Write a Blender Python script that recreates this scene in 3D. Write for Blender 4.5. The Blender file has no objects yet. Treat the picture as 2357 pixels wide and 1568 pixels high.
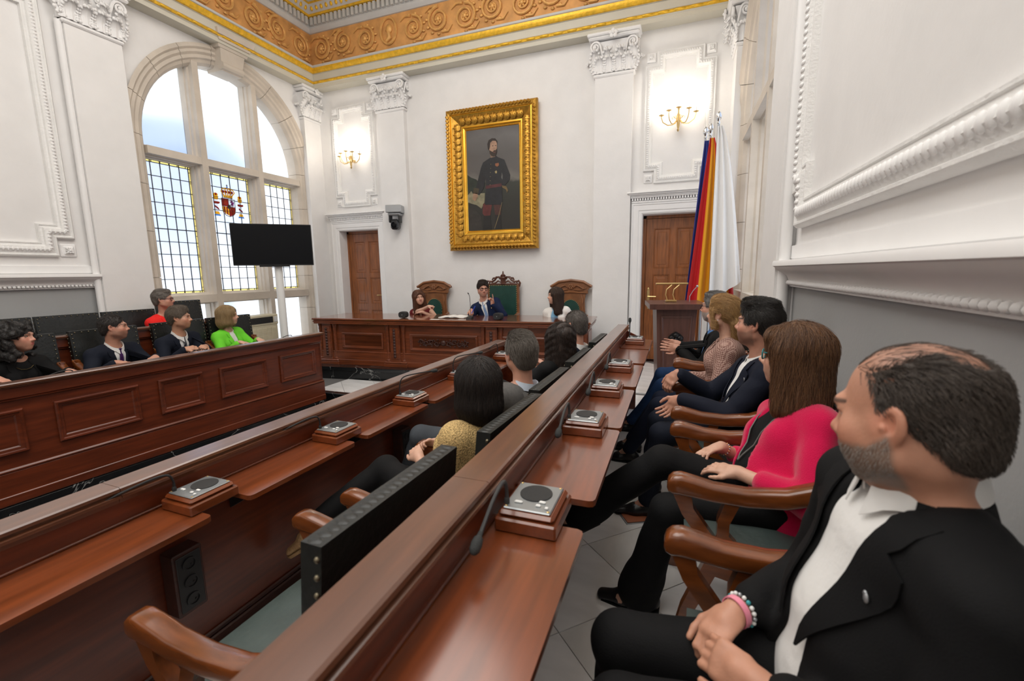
import bpy, bmesh, math, random
import numpy as np
from mathutils import Vector, Matrix
sc = bpy.context.scene
COL = sc.collection
PI = math.pi
random.seed(7)
# ---------------------------------------------------------------- camera, world, lights
CZ = 1.79
F_PX, YAW, PITCH, ROLL = 1025.0, 0.3545, -0.1525, -0.0142
def _cam():
    cd = bpy.data.cameras.new('camera'); co = bpy.data.objects.new('camera', cd); COL.objects.link(co)
    cy, sy, cp, sp = math.cos(YAW), math.sin(YAW), math.cos(PITCH), math.sin(PITCH)
    f = Vector((-sy*cp, cy*cp, sp)); r = Vector((cy, sy, 0)); u = r.cross(f)
    r2 = r*math.cos(ROLL) + u*math.sin(ROLL); u2 = -r*math.sin(ROLL) + u*math.cos(ROLL)
    m = Matrix.Identity(4)
    for i in range(3):
        m[i][0] = r2[i]; m[i][1] = u2[i]; m[i][2] = -f[i]
    m[2][3] = CZ
    co.matrix_world = m
    cd.sensor_fit = 'HORIZONTAL'; cd.sensor_width = 36.0; cd.lens = F_PX/2357*36
    cd.clip_start = 0.05; cd.clip_end = 200
    cd.dof.use_dof = True; cd.dof.focus_distance = 3.6; cd.dof.aperture_fstop = 3.2
    sc.camera = co
_cam()
sc.view_settings.view_transform = 'Standard'; sc.view_settings.look = 'None'
sc.view_settings.gamma = 1.0; sc.view_settings.exposure = 0.0
sc.view_settings.use_curve_mapping = False
w = bpy.data.worlds.new('sky'); sc.world = w; w.use_nodes = True
bg = w.node_tree.nodes['Background']; bg.inputs[0].default_value = (0.90, 0.945, 1.0, 1); bg.inputs[1].default_value = 1.75
def light(name, typ, loc, energy, color=(1, 1, 1), size=.3, rot=None, sizey=None, portal=False):
    ld = bpy.data.lights.new(name, typ); lo = bpy.data.objects.new(name, ld); COL.objects.link(lo)
    lo.location = loc; ld.energy = energy; ld.color = color
    if typ == 'AREA':
        ld.shape = 'RECTANGLE'; ld.size = size; ld.size_y = sizey or size
        if portal: ld.cycles.is_portal = True
    else:
        ld.shadow_soft_size = size
    if rot: lo.rotation_euler = rot
    return lo
# the great windows let the sky in (portals only guide the sampling)
light('window_portal', 'AREA', (-7.05, 5.42, 2.75), 1, (1, 1, 1), 2.6, (PI/2, 0, -PI/2), 4.4, True)
light('window_portal', 'AREA', (1.15, 5.42, 2.75), 1, (1, 1, 1), 2.6, (PI/2, 0, PI/2), 4.4, True)
# fill lamps added above and behind the frame for unseen, presumed chandeliers
light('chandelier_fill', 'POINT', (-2.5, 4.2, 5.7), 85, (1, .975, .94), .8)
light('chandelier_fill', 'POINT', (-2.2, 1.0, 5.6), 45, (1, .975, .94), .8)
light('chandelier_fill', 'POINT', (-1.6, -1.5, 5.2), 50, (1, .975, .94), .8)
light('ceiling_fill', 'AREA', (-2.15, 1.0, 6.5), 265, (1, .985, .965), 5.0, (0, 0, 0), 6.6)  # unseen area light added overhead to brighten aisle floor and table tops
# ---------------------------------------------------------------- helpers
def link(o, parent=None):
    COL.objects.link(o)
    if parent is not None: o.parent = parent
    return o
def tag(o, label=None, cat=None, group=None, kind=None):
    if label: o['label'] = label
    if cat: o['category'] = cat
    if group: o['group'] = group
    if kind: o['kind'] = kind
    return o
def thing(name, label, cat, loc=(0, 0, 0), rz=0, group=None):
    o = bpy.data.objects.new(name, None); COL.objects.link(o)
    o.location = loc; o.rotation_euler = (0, 0, rz); o.empty_display_size = .1
    return tag(o, label, cat, group)
def structure(name):
    o = bpy.data.objects.new(name, None); COL.objects.link(o); o['kind'] = 'structure'
    return o
KID = {}
def dup(o, loc=None, rz=None, parent=None, label=None):
    c = o.copy(); COL.objects.link(c)
    if parent is not None: c.parent = parent
    if loc is not None: c.location = loc
    if rz is not None: c.rotation_euler = (0, 0, rz)
    if label: c['label'] = label
    for k in list(KID.get(o.name, [])):
        reg(dup(k, parent=c), c)
    return c
def reg(o, parent):
    if parent is not None: KID.setdefault(parent.name, []).append(o)
def cross(a, b): return (a[1]*b[2]-a[2]*b[1], a[2]*b[0]-a[0]*b[2], a[0]*b[1]-a[1]*b[0])
class MB:
    def __init__(s, M=None): s.v = []; s.f = []; s.M = M
    def add(s, vs, fs, M=None):
        n = len(s.v); M = M if M is not None else s.M
        if M is not None: vs = [tuple(M @ Vector(p)) for p in vs]
        s.v.extend(vs); s.f.extend([tuple(i+n for i in f) for f in fs]); return s
    def box(s, x0, y0, z0, x1, y1, z1, c=0.0, M=None):
        if x0 > x1: x0, x1 = x1, x0
        if y0 > y1: y0, y1 = y1, y0
        if z0 > z1: z0, z1 = z1, z0
        c = min(c, (x1-x0)*.49, (y1-y0)*.49, (z1-z0)*.49)
        if c <= 0:
            v = [(x, y, z) for x in (x0, x1) for y in (y0, y1) for z in (z0, z1)]
            return s.add(v, [(0, 1, 3, 2), (4, 6, 7, 5), (0, 4, 5, 1), (2, 3, 7, 6), (0, 2, 6, 4), (1, 5, 7, 3)], M)
        lo = (x0, y0, z0); hi = (x1, y1, z1); v = []; idx = {}
        for sx in (0, 1):
            for sy in (0, 1):
                for sz in (0, 1):
                    sg = (sx, sy, sz)
                    for a in range(3):
                        p = [0, 0, 0]
                        for k in range(3):
                            e = hi[k] if sg[k] else lo[k]
                            p[k] = e if k == a else (e-c if sg[k] else e+c)
                        idx[(sg, a)] = len(v); v.append(tuple(p))
        f = []
        for a in range(3):
            b, d = (a+1) % 3, (a+2) % 3
            for t in (0, 1):
                q = []
                for (i, j) in ((0, 0), (1, 0), (1, 1), (0, 1)):
                    sg = [0, 0, 0]; sg[a] = t; sg[b] = i; sg[d] = j
                    q.append(idx[(tuple(sg), a)])
                f.append(tuple(q if t else q[::-1]))
            for i in (0, 1):
                for j in (0, 1):
                    s0 = [0, 0, 0]; s0[b] = i; s0[d] = j; s1 = list(s0); s1[a] = 1
                    q = (idx[(tuple(s0), b)], idx[(tuple(s1), b)], idx[(tuple(s1), d)], idx[(tuple(s0), d)])
                    f.append(q if i != j else q[::-1])
        for sx in (0, 1):
            for sy in (0, 1):
                for sz in (0, 1):
                    q = tuple(idx[((sx, sy, sz), a)] for a in range(3))
                    f.append(q if (sx+sy+sz) % 2 else q[::-1])
        return s.add(v, f, M)
    def tube(s, path, r, n=8, caps=True, flat=None, M=None, closed=False, up=None):
        P = [Vector(p) for p in path]; m = len(P)
        R = r if isinstance(r, (list, tuple)) else [r]*m
        v = []; N = None
        for i in range(m):
            if closed: t = (P[(i+1) % m]-P[i-1])
            else: t = (P[min(i+1, m-1)]-P[max(i-1, 0)])
            if t.length < 1e-9: t = Vector((0, 0, 1))
            t.normalize()
            if N is None:
                a = Vector(up) if up else (Vector((0, 0, 1)) if abs(t.z) < .9 else Vector((1, 0, 0)))
                N = (a - t*a.dot(t)).normalized()
            else:
                N = (N - t*N.dot(t))
                N = N.normalized() if N.length > 1e-6 else t.orthogonal().normalized()
            B = t.cross(N)
            for k in range(n):
                an = 2*PI*k/n
                v.append(tuple(P[i] + (N*math.cos(an)*(flat or 1) + B*math.sin(an))*R[i]))
        f = []
        for i in range(m if closed else m-1):
            j = (i+1) % m
            for k in range(n):
                l = (k+1) % n
                f.append((i*n+k, i*n+l, j*n+l, j*n+k))
        if caps and not closed:
            f.append(tuple(range(n))[::-1]); f.append(tuple((m-1)*n+k for k in range(n)))
        return s.add(v, f, M)
    def lathe(s, prof, c=(0, 0, 0), n=16, M=None, caps=True, sy=1.0):
        v = []; m = len(prof)
        for r, z in prof:
            for k in range(n):
                a = 2*PI*k/n; v.append((c[0]+r*math.cos(a), c[1]+r*sy*math.sin(a), c[2]+z))
        f = []
        for i in range(m-1):
            for k in range(n):
                l = (k+1) % n; f.append((i*n+k, i*n+l, (i+1)*n+l, (i+1)*n+k))
        if caps:
            if prof[0][0] > 1e-6: f.append(tuple(range(n))[::-1])
            if prof[-1][0] > 1e-6: f.append(tuple((m-1)*n+k for k in range(n)))
        return s.add(v, f, M)
    def prism(s, poly, h0, h1, axis=2, M=None):
        n = len(poly)
        def P(a, b, h): return (h, a, b) if axis == 0 else ((a, h, b) if axis == 1 else (a, b, h))
        v = [P(a, b, h0) for a, b in poly] + [P(a, b, h1) for a, b in poly]
        f = [tuple(range(n))[::-1], tuple(range(n, 2*n))] + [(i, (i+1) % n, n+(i+1) % n, n+i) for i in range(n)]
        return s.add(v, f, M)
    def ell(s, c, r, nu=12, nv=8, M=None):
        if not isinstance(r, (tuple, list)): r = (r, r, r)
        v = [(c[0], c[1], c[2]-r[2])]; f = []
        for j in range(1, nv):
            t = -PI/2 + PI*j/nv
            for k in range(nu):
                a = 2*PI*k/nu
                v.append((c[0]+r[0]*math.cos(t)*math.cos(a), c[1]+r[1]*math.cos(t)*math.sin(a), c[2]+r[2]*math.sin(t)))
        v.append((c[0], c[1], c[2]+r[2])); L = len(v)-1
        for k in range(nu):
            l = (k+1) % nu
            f.append((0, 1+l, 1+k)); f.append((L, L-nu+k, L-nu+l))
            for j in range(nv-2): f.append((1+j*nu+k, 1+j*nu+l, 1+(j+1)*nu+l, 1+(j+1)*nu+k))
        return s.add(v, f, M)
    def loft(s, rings, caps=True, M=None, closed=True):
        n = len(rings[0]); v = [tuple(p) for r in rings for p in r]; f = []
        for i in range(len(rings)-1):
            for k in range(n if closed else n-1):
                l = (k+1) % n; f.append((i*n+k, i*n+l, (i+1)*n+l, (i+1)*n+k))
        if caps and closed:
            f.append(tuple(range(n))[::-1]); f.append(tuple((len(rings)-1)*n+k for k in range(n)))
        return s.add(v, f, M)
    def slab(s, grid, t, M=None):
        """a curved sheet (rows x cols of points) given thickness t along its normals"""
        G = np.array(grid, float); du = np.gradient(G, axis=1); dv = np.gradient(G, axis=0)
        N = np.cross(du, dv); N /= np.maximum(np.linalg.norm(N, axis=2, keepdims=True), 1e-9)
        A = G+N*t/2; B = G-N*t/2; R, C = G.shape[:2]
        v = [tuple(p) for p in A.reshape(-1, 3)] + [tuple(p) for p in B.reshape(-1, 3)]; o = R*C; f = []
        for i in range(R-1):
            for j in range(C-1):
                a = i*C+j; f.append((a, a+1, a+C+1, a+C)); f.append((o+a, o+a+C, o+a+C+1, o+a+1))
        for j in range(C-1):
            f.append((j, o+j, o+j+1, j+1)); a = (R-1)*C+j; f.append((a, a+1, o+a+1, o+a))
        for i in range(R-1):
            a = i*C; f.append((a, a+C, o+a+C, o+a)); a = i*C+C-1; f.append((a, o+a, o+a+C, a+C))
        return s.add(v, f, M)
    def mesh(s, name, mat, smooth=35, fix=True):
        me = bpy.data.meshes.new(name); me.from_pydata(s.v, [], s.f)
        if fix:
            bm = bmesh.new(); bm.from_mesh(me); bmesh.ops.recalc_face_normals(bm, faces=bm.faces); bm.to_mesh(me); bm.free()
        if mat: me.materials.append(mat)
        if smooth:
            me.shade_smooth(); me.set_sharp_from_angle(angle=math.radians(smooth))
        return me
    def build(s, name, mat, parent=None, smooth=35, kind=None, fix=True):
        o = bpy.data.objects.new(name, s.mesh(name, mat, smooth, fix)); link(o, parent); reg(o, parent)
        if kind: o['kind'] = kind
        return o
def inst(name, me, parent, loc=(0, 0, 0), rot=(0, 0, 0), sc_=(1, 1, 1), kind=None):
    o = bpy.data.objects.new(name, me); link(o, parent); o.location = loc; o.rotation_euler = rot; o.scale = sc_; reg(o, parent)
    if kind: o['kind'] = kind
    return o
# ---------------------------------------------------------------- materials
MATS = {}
def M(name, col, rough=.5, metal=0., var=0., vs=6., bump=0., bs=60., coat=0., stretch=(1, 1, 1), spec=.5, emit=0., det=4., attr=None, sss=0., bstretch=None, wave=None, sheen=0., coatr=.1):
    if name in MATS: return MATS[name]
    m = bpy.data.materials.new(name); m.use_nodes = True; nt = m.node_tree; N = nt.nodes; L = nt.links
    b = N['Principled BSDF']; c4 = (*col, 1)
    b.inputs['Base Color'].default_value = c4; b.inputs['Roughness'].default_value = rough; b.inputs['Metallic'].default_value = metal
    b.inputs['Specular IOR Level'].default_value = spec
    if coat: b.inputs['Coat Weight'].default_value = coat; b.inputs['Coat Roughness'].default_value = coatr
    if sheen: b.inputs['Sheen Weight'].default_value = sheen; b.inputs['Sheen Roughness'].default_value = .4
    if emit: b.inputs['Emission Color'].default_value = c4; b.inputs['Emission Strength'].default_value = emit
    if sss:
        b.inputs['Subsurface Weight'].default_value = sss; b.inputs['Subsurface Radius'].default_value = (.012, .005, .003); b.inputs['Subsurface Scale'].default_value = 1.0
    def coords(st):
        tc = N.new('ShaderNodeTexCoord'); mp = N.new('ShaderNodeMapping'); mp.inputs['Scale'].default_value = st
        L.new(tc.outputs['Object'], mp.inputs['Vector']); return mp.outputs['Vector']
    src = None
    if attr:
        a = N.new('ShaderNodeAttribute'); a.attribute_name = attr; src = a.outputs['Color']; L.new(src, b.inputs['Base Color'])
    if var:
        nz = N.new('ShaderNodeTexNoise'); nz.inputs['Scale'].default_value = vs; nz.inputs['Detail'].default_value = det
        L.new(coords(stretch), nz.inputs['Vector'])
        mr = N.new('ShaderNodeMapRange'); mr.inputs[1].default_value = .3; mr.inputs[2].default_value = .7
        mr.inputs[3].default_value = 1-var; mr.inputs[4].default_value = 1+var
        L.new(nz.outputs['Fac'], mr.inputs[0])
        mx = N.new('ShaderNodeVectorMath'); mx.operation = 'SCALE'
        if src: L.new(src, mx.inputs[0])
        else: mx.inputs[0].default_value = col
        L.new(mr.outputs[0], mx.inputs['Scale']); L.new(mx.outputs[0], b.inputs['Base Color'])
    if bump:
        if wave:
            tx = N.new('ShaderNodeTexWave'); tx.inputs['Scale'].default_value = bs; tx.inputs['Distortion'].default_value = wave; out = tx.outputs['Fac']
        else:
            tx = N.new('ShaderNodeTexNoise'); tx.inputs['Scale'].default_value = bs; tx.inputs['Detail'].default_value = 3; out = tx.outputs['Fac']
        L.new(coords(bstretch or stretch), tx.inputs['Vector'])
        bp = N.new('ShaderNodeBump'); bp.inputs['Strength'].default_value = bump; bp.inputs['Distance'].default_value = .01
        L.new(out, bp.inputs['Height']); L.new(bp.outputs[0], b.inputs['Normal'])
    MATS[name] = m; return m
def Mglass(name, tint, mixf=.2, var=0.):
    m = bpy.data.materials.new(name); m.use_nodes = True; nt = m.node_tree; N = nt.nodes; L = nt.links
    N.remove(N['Principled BSDF']); out = N['Material Output']
    t = N.new('ShaderNodeBsdfTransparent'); t.inputs[0].default_value = (*tint, 1)
    d = N.new('ShaderNodeBsdfTranslucent'); d.inputs[0].default_value = (*tint, 1)
    g = N.new('ShaderNodeBsdfGlossy'); g.inputs['Roughness'].default_value = .08
    if var:
        tc = N.new('ShaderNodeTexCoord'); nz = N.new('ShaderNodeTexNoise'); nz.inputs['Scale'].default_value = .55; nz.inputs['Detail'].default_value = .5; nz.inputs['Distortion'].default_value = .8
        L.new(tc.outputs['Object'], nz.inputs['Vector'])
        cr = N.new('ShaderNodeValToRGB'); cr.color_ramp.elements[0].position = .30; cr.color_ramp.elements[1].position = .58
        cr.color_ramp.elements[0].color = (tint[0]*(1-var), tint[1]*(1-var*.85), tint[2]*(1-var*.6), 1); cr.color_ramp.elements[1].color = (*tint, 1)
        L.new(nz.outputs['Fac'], cr.inputs[0]); L.new(cr.outputs[0], t.inputs[0])
    a = N.new('ShaderNodeMixShader'); a.inputs[0].default_value = mixf; L.new(t.outputs[0], a.inputs[1]); L.new(d.outputs[0], a.inputs[2])
    c = N.new('ShaderNodeMixShader'); c.inputs[0].default_value = .04; L.new(a.outputs[0], c.inputs[1]); L.new(g.outputs[0], c.inputs[2])
    L.new(c.outputs[0], out.inputs[0]); MATS[name] = m; return m
WALL = M('wall_plaster', (.80, .785, .77), .8, var=.025, vs=4, bump=.12, bs=25)
WALLW = M('plaster_white', (.84, .83, .82), .65, var=.02, vs=4)
GREY = M('grey_dado_paint', (.36, .365, .365), .75, var=.05, vs=1.5, bump=.1, bs=60)
STONE = M('limestone', (.60, .53, .45), .8, var=.10, vs=3, bump=.25, bs=18)
BEIGE = M('architrave_paint', (.60, .57, .48), .7, var=.03, vs=3)
GOLD = M('gilded_plaster', (.80, .47, .03), .38, .35, var=.18, vs=20, bump=.3, bs=70)
FRIEZE = M('frieze_ochre', (.62, .31, .10), .6, .1, var=.22, vs=5, bump=.15, bs=30)
SCROLL = M('frieze_scroll', (.70, .38, .12), .5, .25, var=.2, vs=12)
CORN = M('cornice_grey', (.55, .54, .52), .7, var=.04)
GREEN = M('coffer_green', (.25, .32, .22), .7); CEIL = M('ceiling_paint', (.66, .62, .53), .7)
WOOD = M('mahogany', (.120, .022, .006), .36, var=.35, vs=2.2, coat=.35, stretch=(14, 1.2, 14), coatr=.22, det=6)
WOODX = M('mahogany_cross', (.150, .036, .011), .36, var=.35, vs=2.2, coat=.35, stretch=(1.2, 14, 14), coatr=.22, det=6)
TABLE = M('mahogany_table', (.175, .040, .010), .28, var=.28, vs=2.2, coat=1.0, stretch=(14, 1.2, 14), coatr=.16, det=6)
RAIL = M('mahogany_rail', (.115, .040, .018), .34, var=.25, vs=2.2, coat=.9, stretch=(14, 1.2, 14), coatr=.2, det=6)
OAK = M('polished_arm_wood', (.165, .045, .010), .26, var=.40, vs=3, coat=.8, stretch=(10, 2, 10), coatr=.14, det=6)
DARKW = M('dark_wood', (.045, .013, .008), .4, var=.3, vs=3, stretch=(14, 1.2, 14))
DOORW = M('door_pine', (.25, .078, .018), .42, var=.32, vs=3, stretch=(12, 12, 1.3), coat=.2, det=6)
CARVE = M('carved_walnut', (.22, .085, .030), .42, var=.25, vs=10, coat=.2)
BLEATH = M('black_leather', (.009, .0105, .0095), .42, var=.2, vs=8, bump=.25, bs=45, spec=.5)
GLEATH = M('green_leather', (.012, .055, .042), .40, var=.15, vs=8, bump=.2, bs=50)
SEATL = M('grey_green_leather', (.055, .075, .07), .38, var=.15, vs=8, bump=.15, bs=45)
BRASS = M('brass', (.75, .55, .25), .28, 1.0)
STUD = M('antique_brass_stud', (.22, .19, .13), .4, .9)
METAL = M('satin_metal', (.36, .38, .39), .38, .75, var=.05)
GRILLE = M('speaker_grille', (.045, .045, .045), .6, .3, bump=.6, bs=420)
BLACK = M('black_plastic', (.012, .012, .013), .45)
SCREEN = M('screen_glass', (.005, .0055, .007), .22, spec=.12)
WHITE = M('white_plastic', (.80, .80, .78), .4)
SILVER = M('silver_paint', (.42, .44, .46), .35, .6)
CREAM = M('cream_enamel', (.68, .62, .45), .5)
MARW = M('white_marble', (.86, .85, .84), .10, var=.10, vs=2.5, stretch=(1, 3, 1), det=8, coat=.2)
def _marble_black():
    m = M('black_marble', (.012, .013, .014), .12, coat=.3); nt = m.node_tree; N = nt.nodes; L = nt.links
    tc = N.new('ShaderNodeTexCoord'); nz = N.new('ShaderNodeTexNoise'); nz.inputs['Scale'].default_value = 1.6; nz.inputs['Detail'].default_value = 10; nz.inputs['Distortion'].default_value = .6
    L.new(tc.outputs['Object'], nz.inputs['Vector'])
    cr = N.new('ShaderNodeValToRGB'); e = cr.color_ramp.elements; e[0].position = .497; e[0].color = (.011, .012, .013, 1)
    e[1].position = .503; e[1].color = (.011, .012, .013, 1); x = e.new(.5); x.color = (.30, .30, .29, 1)
    L.new(nz.outputs['Fac'], cr.inputs[0]); L.new(cr.outputs[0], N['Principled BSDF'].inputs['Base Color']); return m
MARB = _marble_black()
MOULD = M('plaster_moulding', (.82, .81, .79), .65, bump=.5, bs=55, var=.03)
# ================================================================ the room
XL, XR, YB, YF, ZC = -6.60, .70, 7.2, -2.8, 6.85
T1, T2 = .18, .36
def tiles(name, parent, x0, y0, x1, y1, z, s, ang, ax, ay, mat, gap=.004, th=.02):
    """diagonal marble tiles cut to a rectangle, each an object of its own"""
    ca, sa = math.cos(ang), math.sin(ang); R = max(x1-x0, y1-y0)*1.5
    full = {}
    ims = range(-int(R/s)-2, int(R/s)+3)
    for i in ims:
        for j in ims:
            h = s/2-gap/2; cx0, cy0 = (i+.5)*s, (j+.5)*s
            cx, cy = ax+cx0*ca-cy0*sa, ay+cx0*sa+cy0*ca
            if cx < x0-s or cx > x1+s or cy < y0-s or cy > y1+s: continue
            q = [(cx+a*ca-b*sa, cy+a*sa+b*ca) for a, b in ((-h, -h), (h, -h), (h, h), (-h, h))]
            for ax_, val, sg in ((0, x0, 1), (0, x1, -1), (1, y0, 1), (1, y1, -1)):
                o = []
                for k in range(len(q)):
                    p, r = q[k], q[(k+1) % len(q)]; dp, dr = (p[ax_]-val)*sg, (r[ax_]-val)*sg
                    if dp >= 0: o.append(p)
                    if dp*dr < 0:
                        t = dp/(dp-dr); o.append((p[0]+(r[0]-p[0])*t, p[1]+(r[1]-p[1])*t))
                q = o
                if len(q) < 3: break
            if len(q) < 3: continue
            ar = abs(sum(q[k][0]*q[(k+1) % len(q)][1]-q[(k+1) % len(q)][0]*q[k][1] for k in range(len(q))))/2
            if ar < .004: continue
            dz = random.uniform(-.0006, .0006)
            b = MB(); b.prism([(p[0]-cx, p[1]-cy) for p in q], -th, 0)
            o = b.build('tile', mat[(i+j) % len(mat)], parent, smooth=0); o.location = (cx, cy, z+dz)
def walls():
    fl = structure('floor')
    g = M('joint_grout', (.13, .125, .12), .8)
    MARW2 = M('white_marble_b', (.80, .785, .76), .12, var=.16, vs=2.0, stretch=(3, 1, 1), det=8, coat=.2)
    mats = [MARW, MARW2]
    MB().box(-6.6, -2.8, -.3, -1.9, 5.4, 0).build('pit_slab', MARB, fl, 0)
    MB().box(-2.02, -2.8, -.2, -.50, 4.9, T1-.012).build('middle_tier', g, fl, 0)
    MB().box(-.50, -2.8, -.2, .74, 5.3, T2-.012).build('right_tier', g, fl, 0)
    tiles('tile', fl, -1.66, .35, -.50, 4.7, T1, .44, PI/4, -.39, 1.56, mats)
    tiles('tile', fl, -.46, .2, .70, 5.2, T2, .44, PI/4, -.39, 1.545, mats)
    # platform below the dais, and the dais itself (its edge runs a little askew)
    def quad(b, x0, x1, f, y1, z0, z1): b.prism([(x0, f(x0)), (x1, f(x1)), (x1, y1), (x0, y1)], z0, z1)
    fe = lambda x: 5.42+(x+5.3)*.105
    b = MB(); b.prism([(-6.6, 4.78), (-.5, 4.86), (-.5, 6.3), (-6.6, 6.3)], -.2, T1-.012); b.build('platform', g, fl, 0)
    tiles('tile', fl, -4.75, 4.80, -.9, 5.46, T1, .44, PI/4, -.39, 1.56, [MARW])
    b = MB(); b.box(-4.9, 4.70, -.05, -2.0, 4.80, T1+.004, .008); b.build('black_marble_edge', MARB, fl)
    b = MB(); quad(b, -6.6, .74, fe, 7.3, -.1, T2-.012); b.build('dais_slab', g, fl, 0)
    b = MB()
    b.prism([(-6.0, fe(-6.0)-.02), (-.6, fe(-.6)-.02), (-.6, fe(-.6)+.22), (-6.0, fe(-6.0)+.22)], T2-.045, T2+.004)
    b.prism([(-6.0, fe(-6.0)), (-.6, fe(-.6)), (-.6, fe(-.6)+.1), (-6.0, fe(-6.0)+.1)], T1-.02, T2-.03); b.build('black_marble_step', MARB, fl)
    tiles('tile', fl, -6.58, 5.66, -5.2, 7.18, T2, .44, PI/4, -.39, 1.56, [MARW])
    tiles('tile', fl, -.9, 5.3, .70, 7.18, T2, .44, PI/4, -.39, 1.56, [MARW])
    # walls
    wb = structure('wall_back'); b = MB()
    for x0, x1, z0, z1 in ((XL, -6.225, -.1, 6.0), (-6.225, -5.295, 2.635, 6.0), (-5.295, -.545, -.1, 6.0), (-.545, .385, 2.635, 6.0), (.385, XR, -.1, 6.0)):
        b.box(x0, YB, z0, x1, YB+.28, z1)
    b.build('plaster', WALL, wb, 0)
    for sgn, X, nm in ((-1, XL, 'wall_left'), (1, XR, 'wall_right')):
        wl = structure(nm); b = MB()
        T = .34*sgn
        b.box(X, YF, 1.68, X+T, 3.99, 6.0); b.box(X, 3.36, -.3, X+T, 3.99, 1.68)
        b.box(X, 6.90, -.3, X+T, 7.5, 6.0); b.box(X, 3.99, -.3, X+T, 6.90, .56)
        n = 28
        for i in range(n):                                            # over the arch
            a0, a1 = PI-PI*i/n, PI-PI*(i+1)/n
            y0, y1 = 5.42+1.50*math.cos(a0), 5.42+1.50*math.cos(a1)
            z0, z1 = 3.62+1.50*math.sin(a0), 3.62+1.50*math.sin(a1)
            b.add([(X, y0, z0), (X, y1, z1), (X, y1, 6.0), (X, y0, 6.0), (X+T, y0, z0), (X+T, y1, z1), (X+T, y1, 6.0), (X+T, y0, 6.0)],
                  [(0, 1, 2, 3), (4, 7, 6, 5), (0, 4, 5, 1)])
        b.build('plaster', WALL, wl, 0)
        MB().box(X+.01*sgn, YF, -.3, X+T, 3.36, 1.70).build('dado', GREY, wl, 0)
    wr = structure('wall_rear'); MB().box(XL-.3, YF-.2, -.3, XR+.3, YF, 6.9).build('plaster', WALL, wr, 0)
    ce = structure('ceiling'); b = MB(); b.box(XL, YF, ZC, XR, YB, ZC+.2); b.build('ceiling_field', CEIL, ce, 0)
walls()
def offs(p):                                                          # the room's outline, p metres inside the walls
    return [(XL+p, YF), (XL+p, YB-p), (XR-p, YB-p), (XR-p, YF)]
def run(b, prof):
    rows = [[(*q, z) for q in offs(p)] for p, z in prof]; n = 4
    b.loft(rows, caps=False, closed=False); return b
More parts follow.
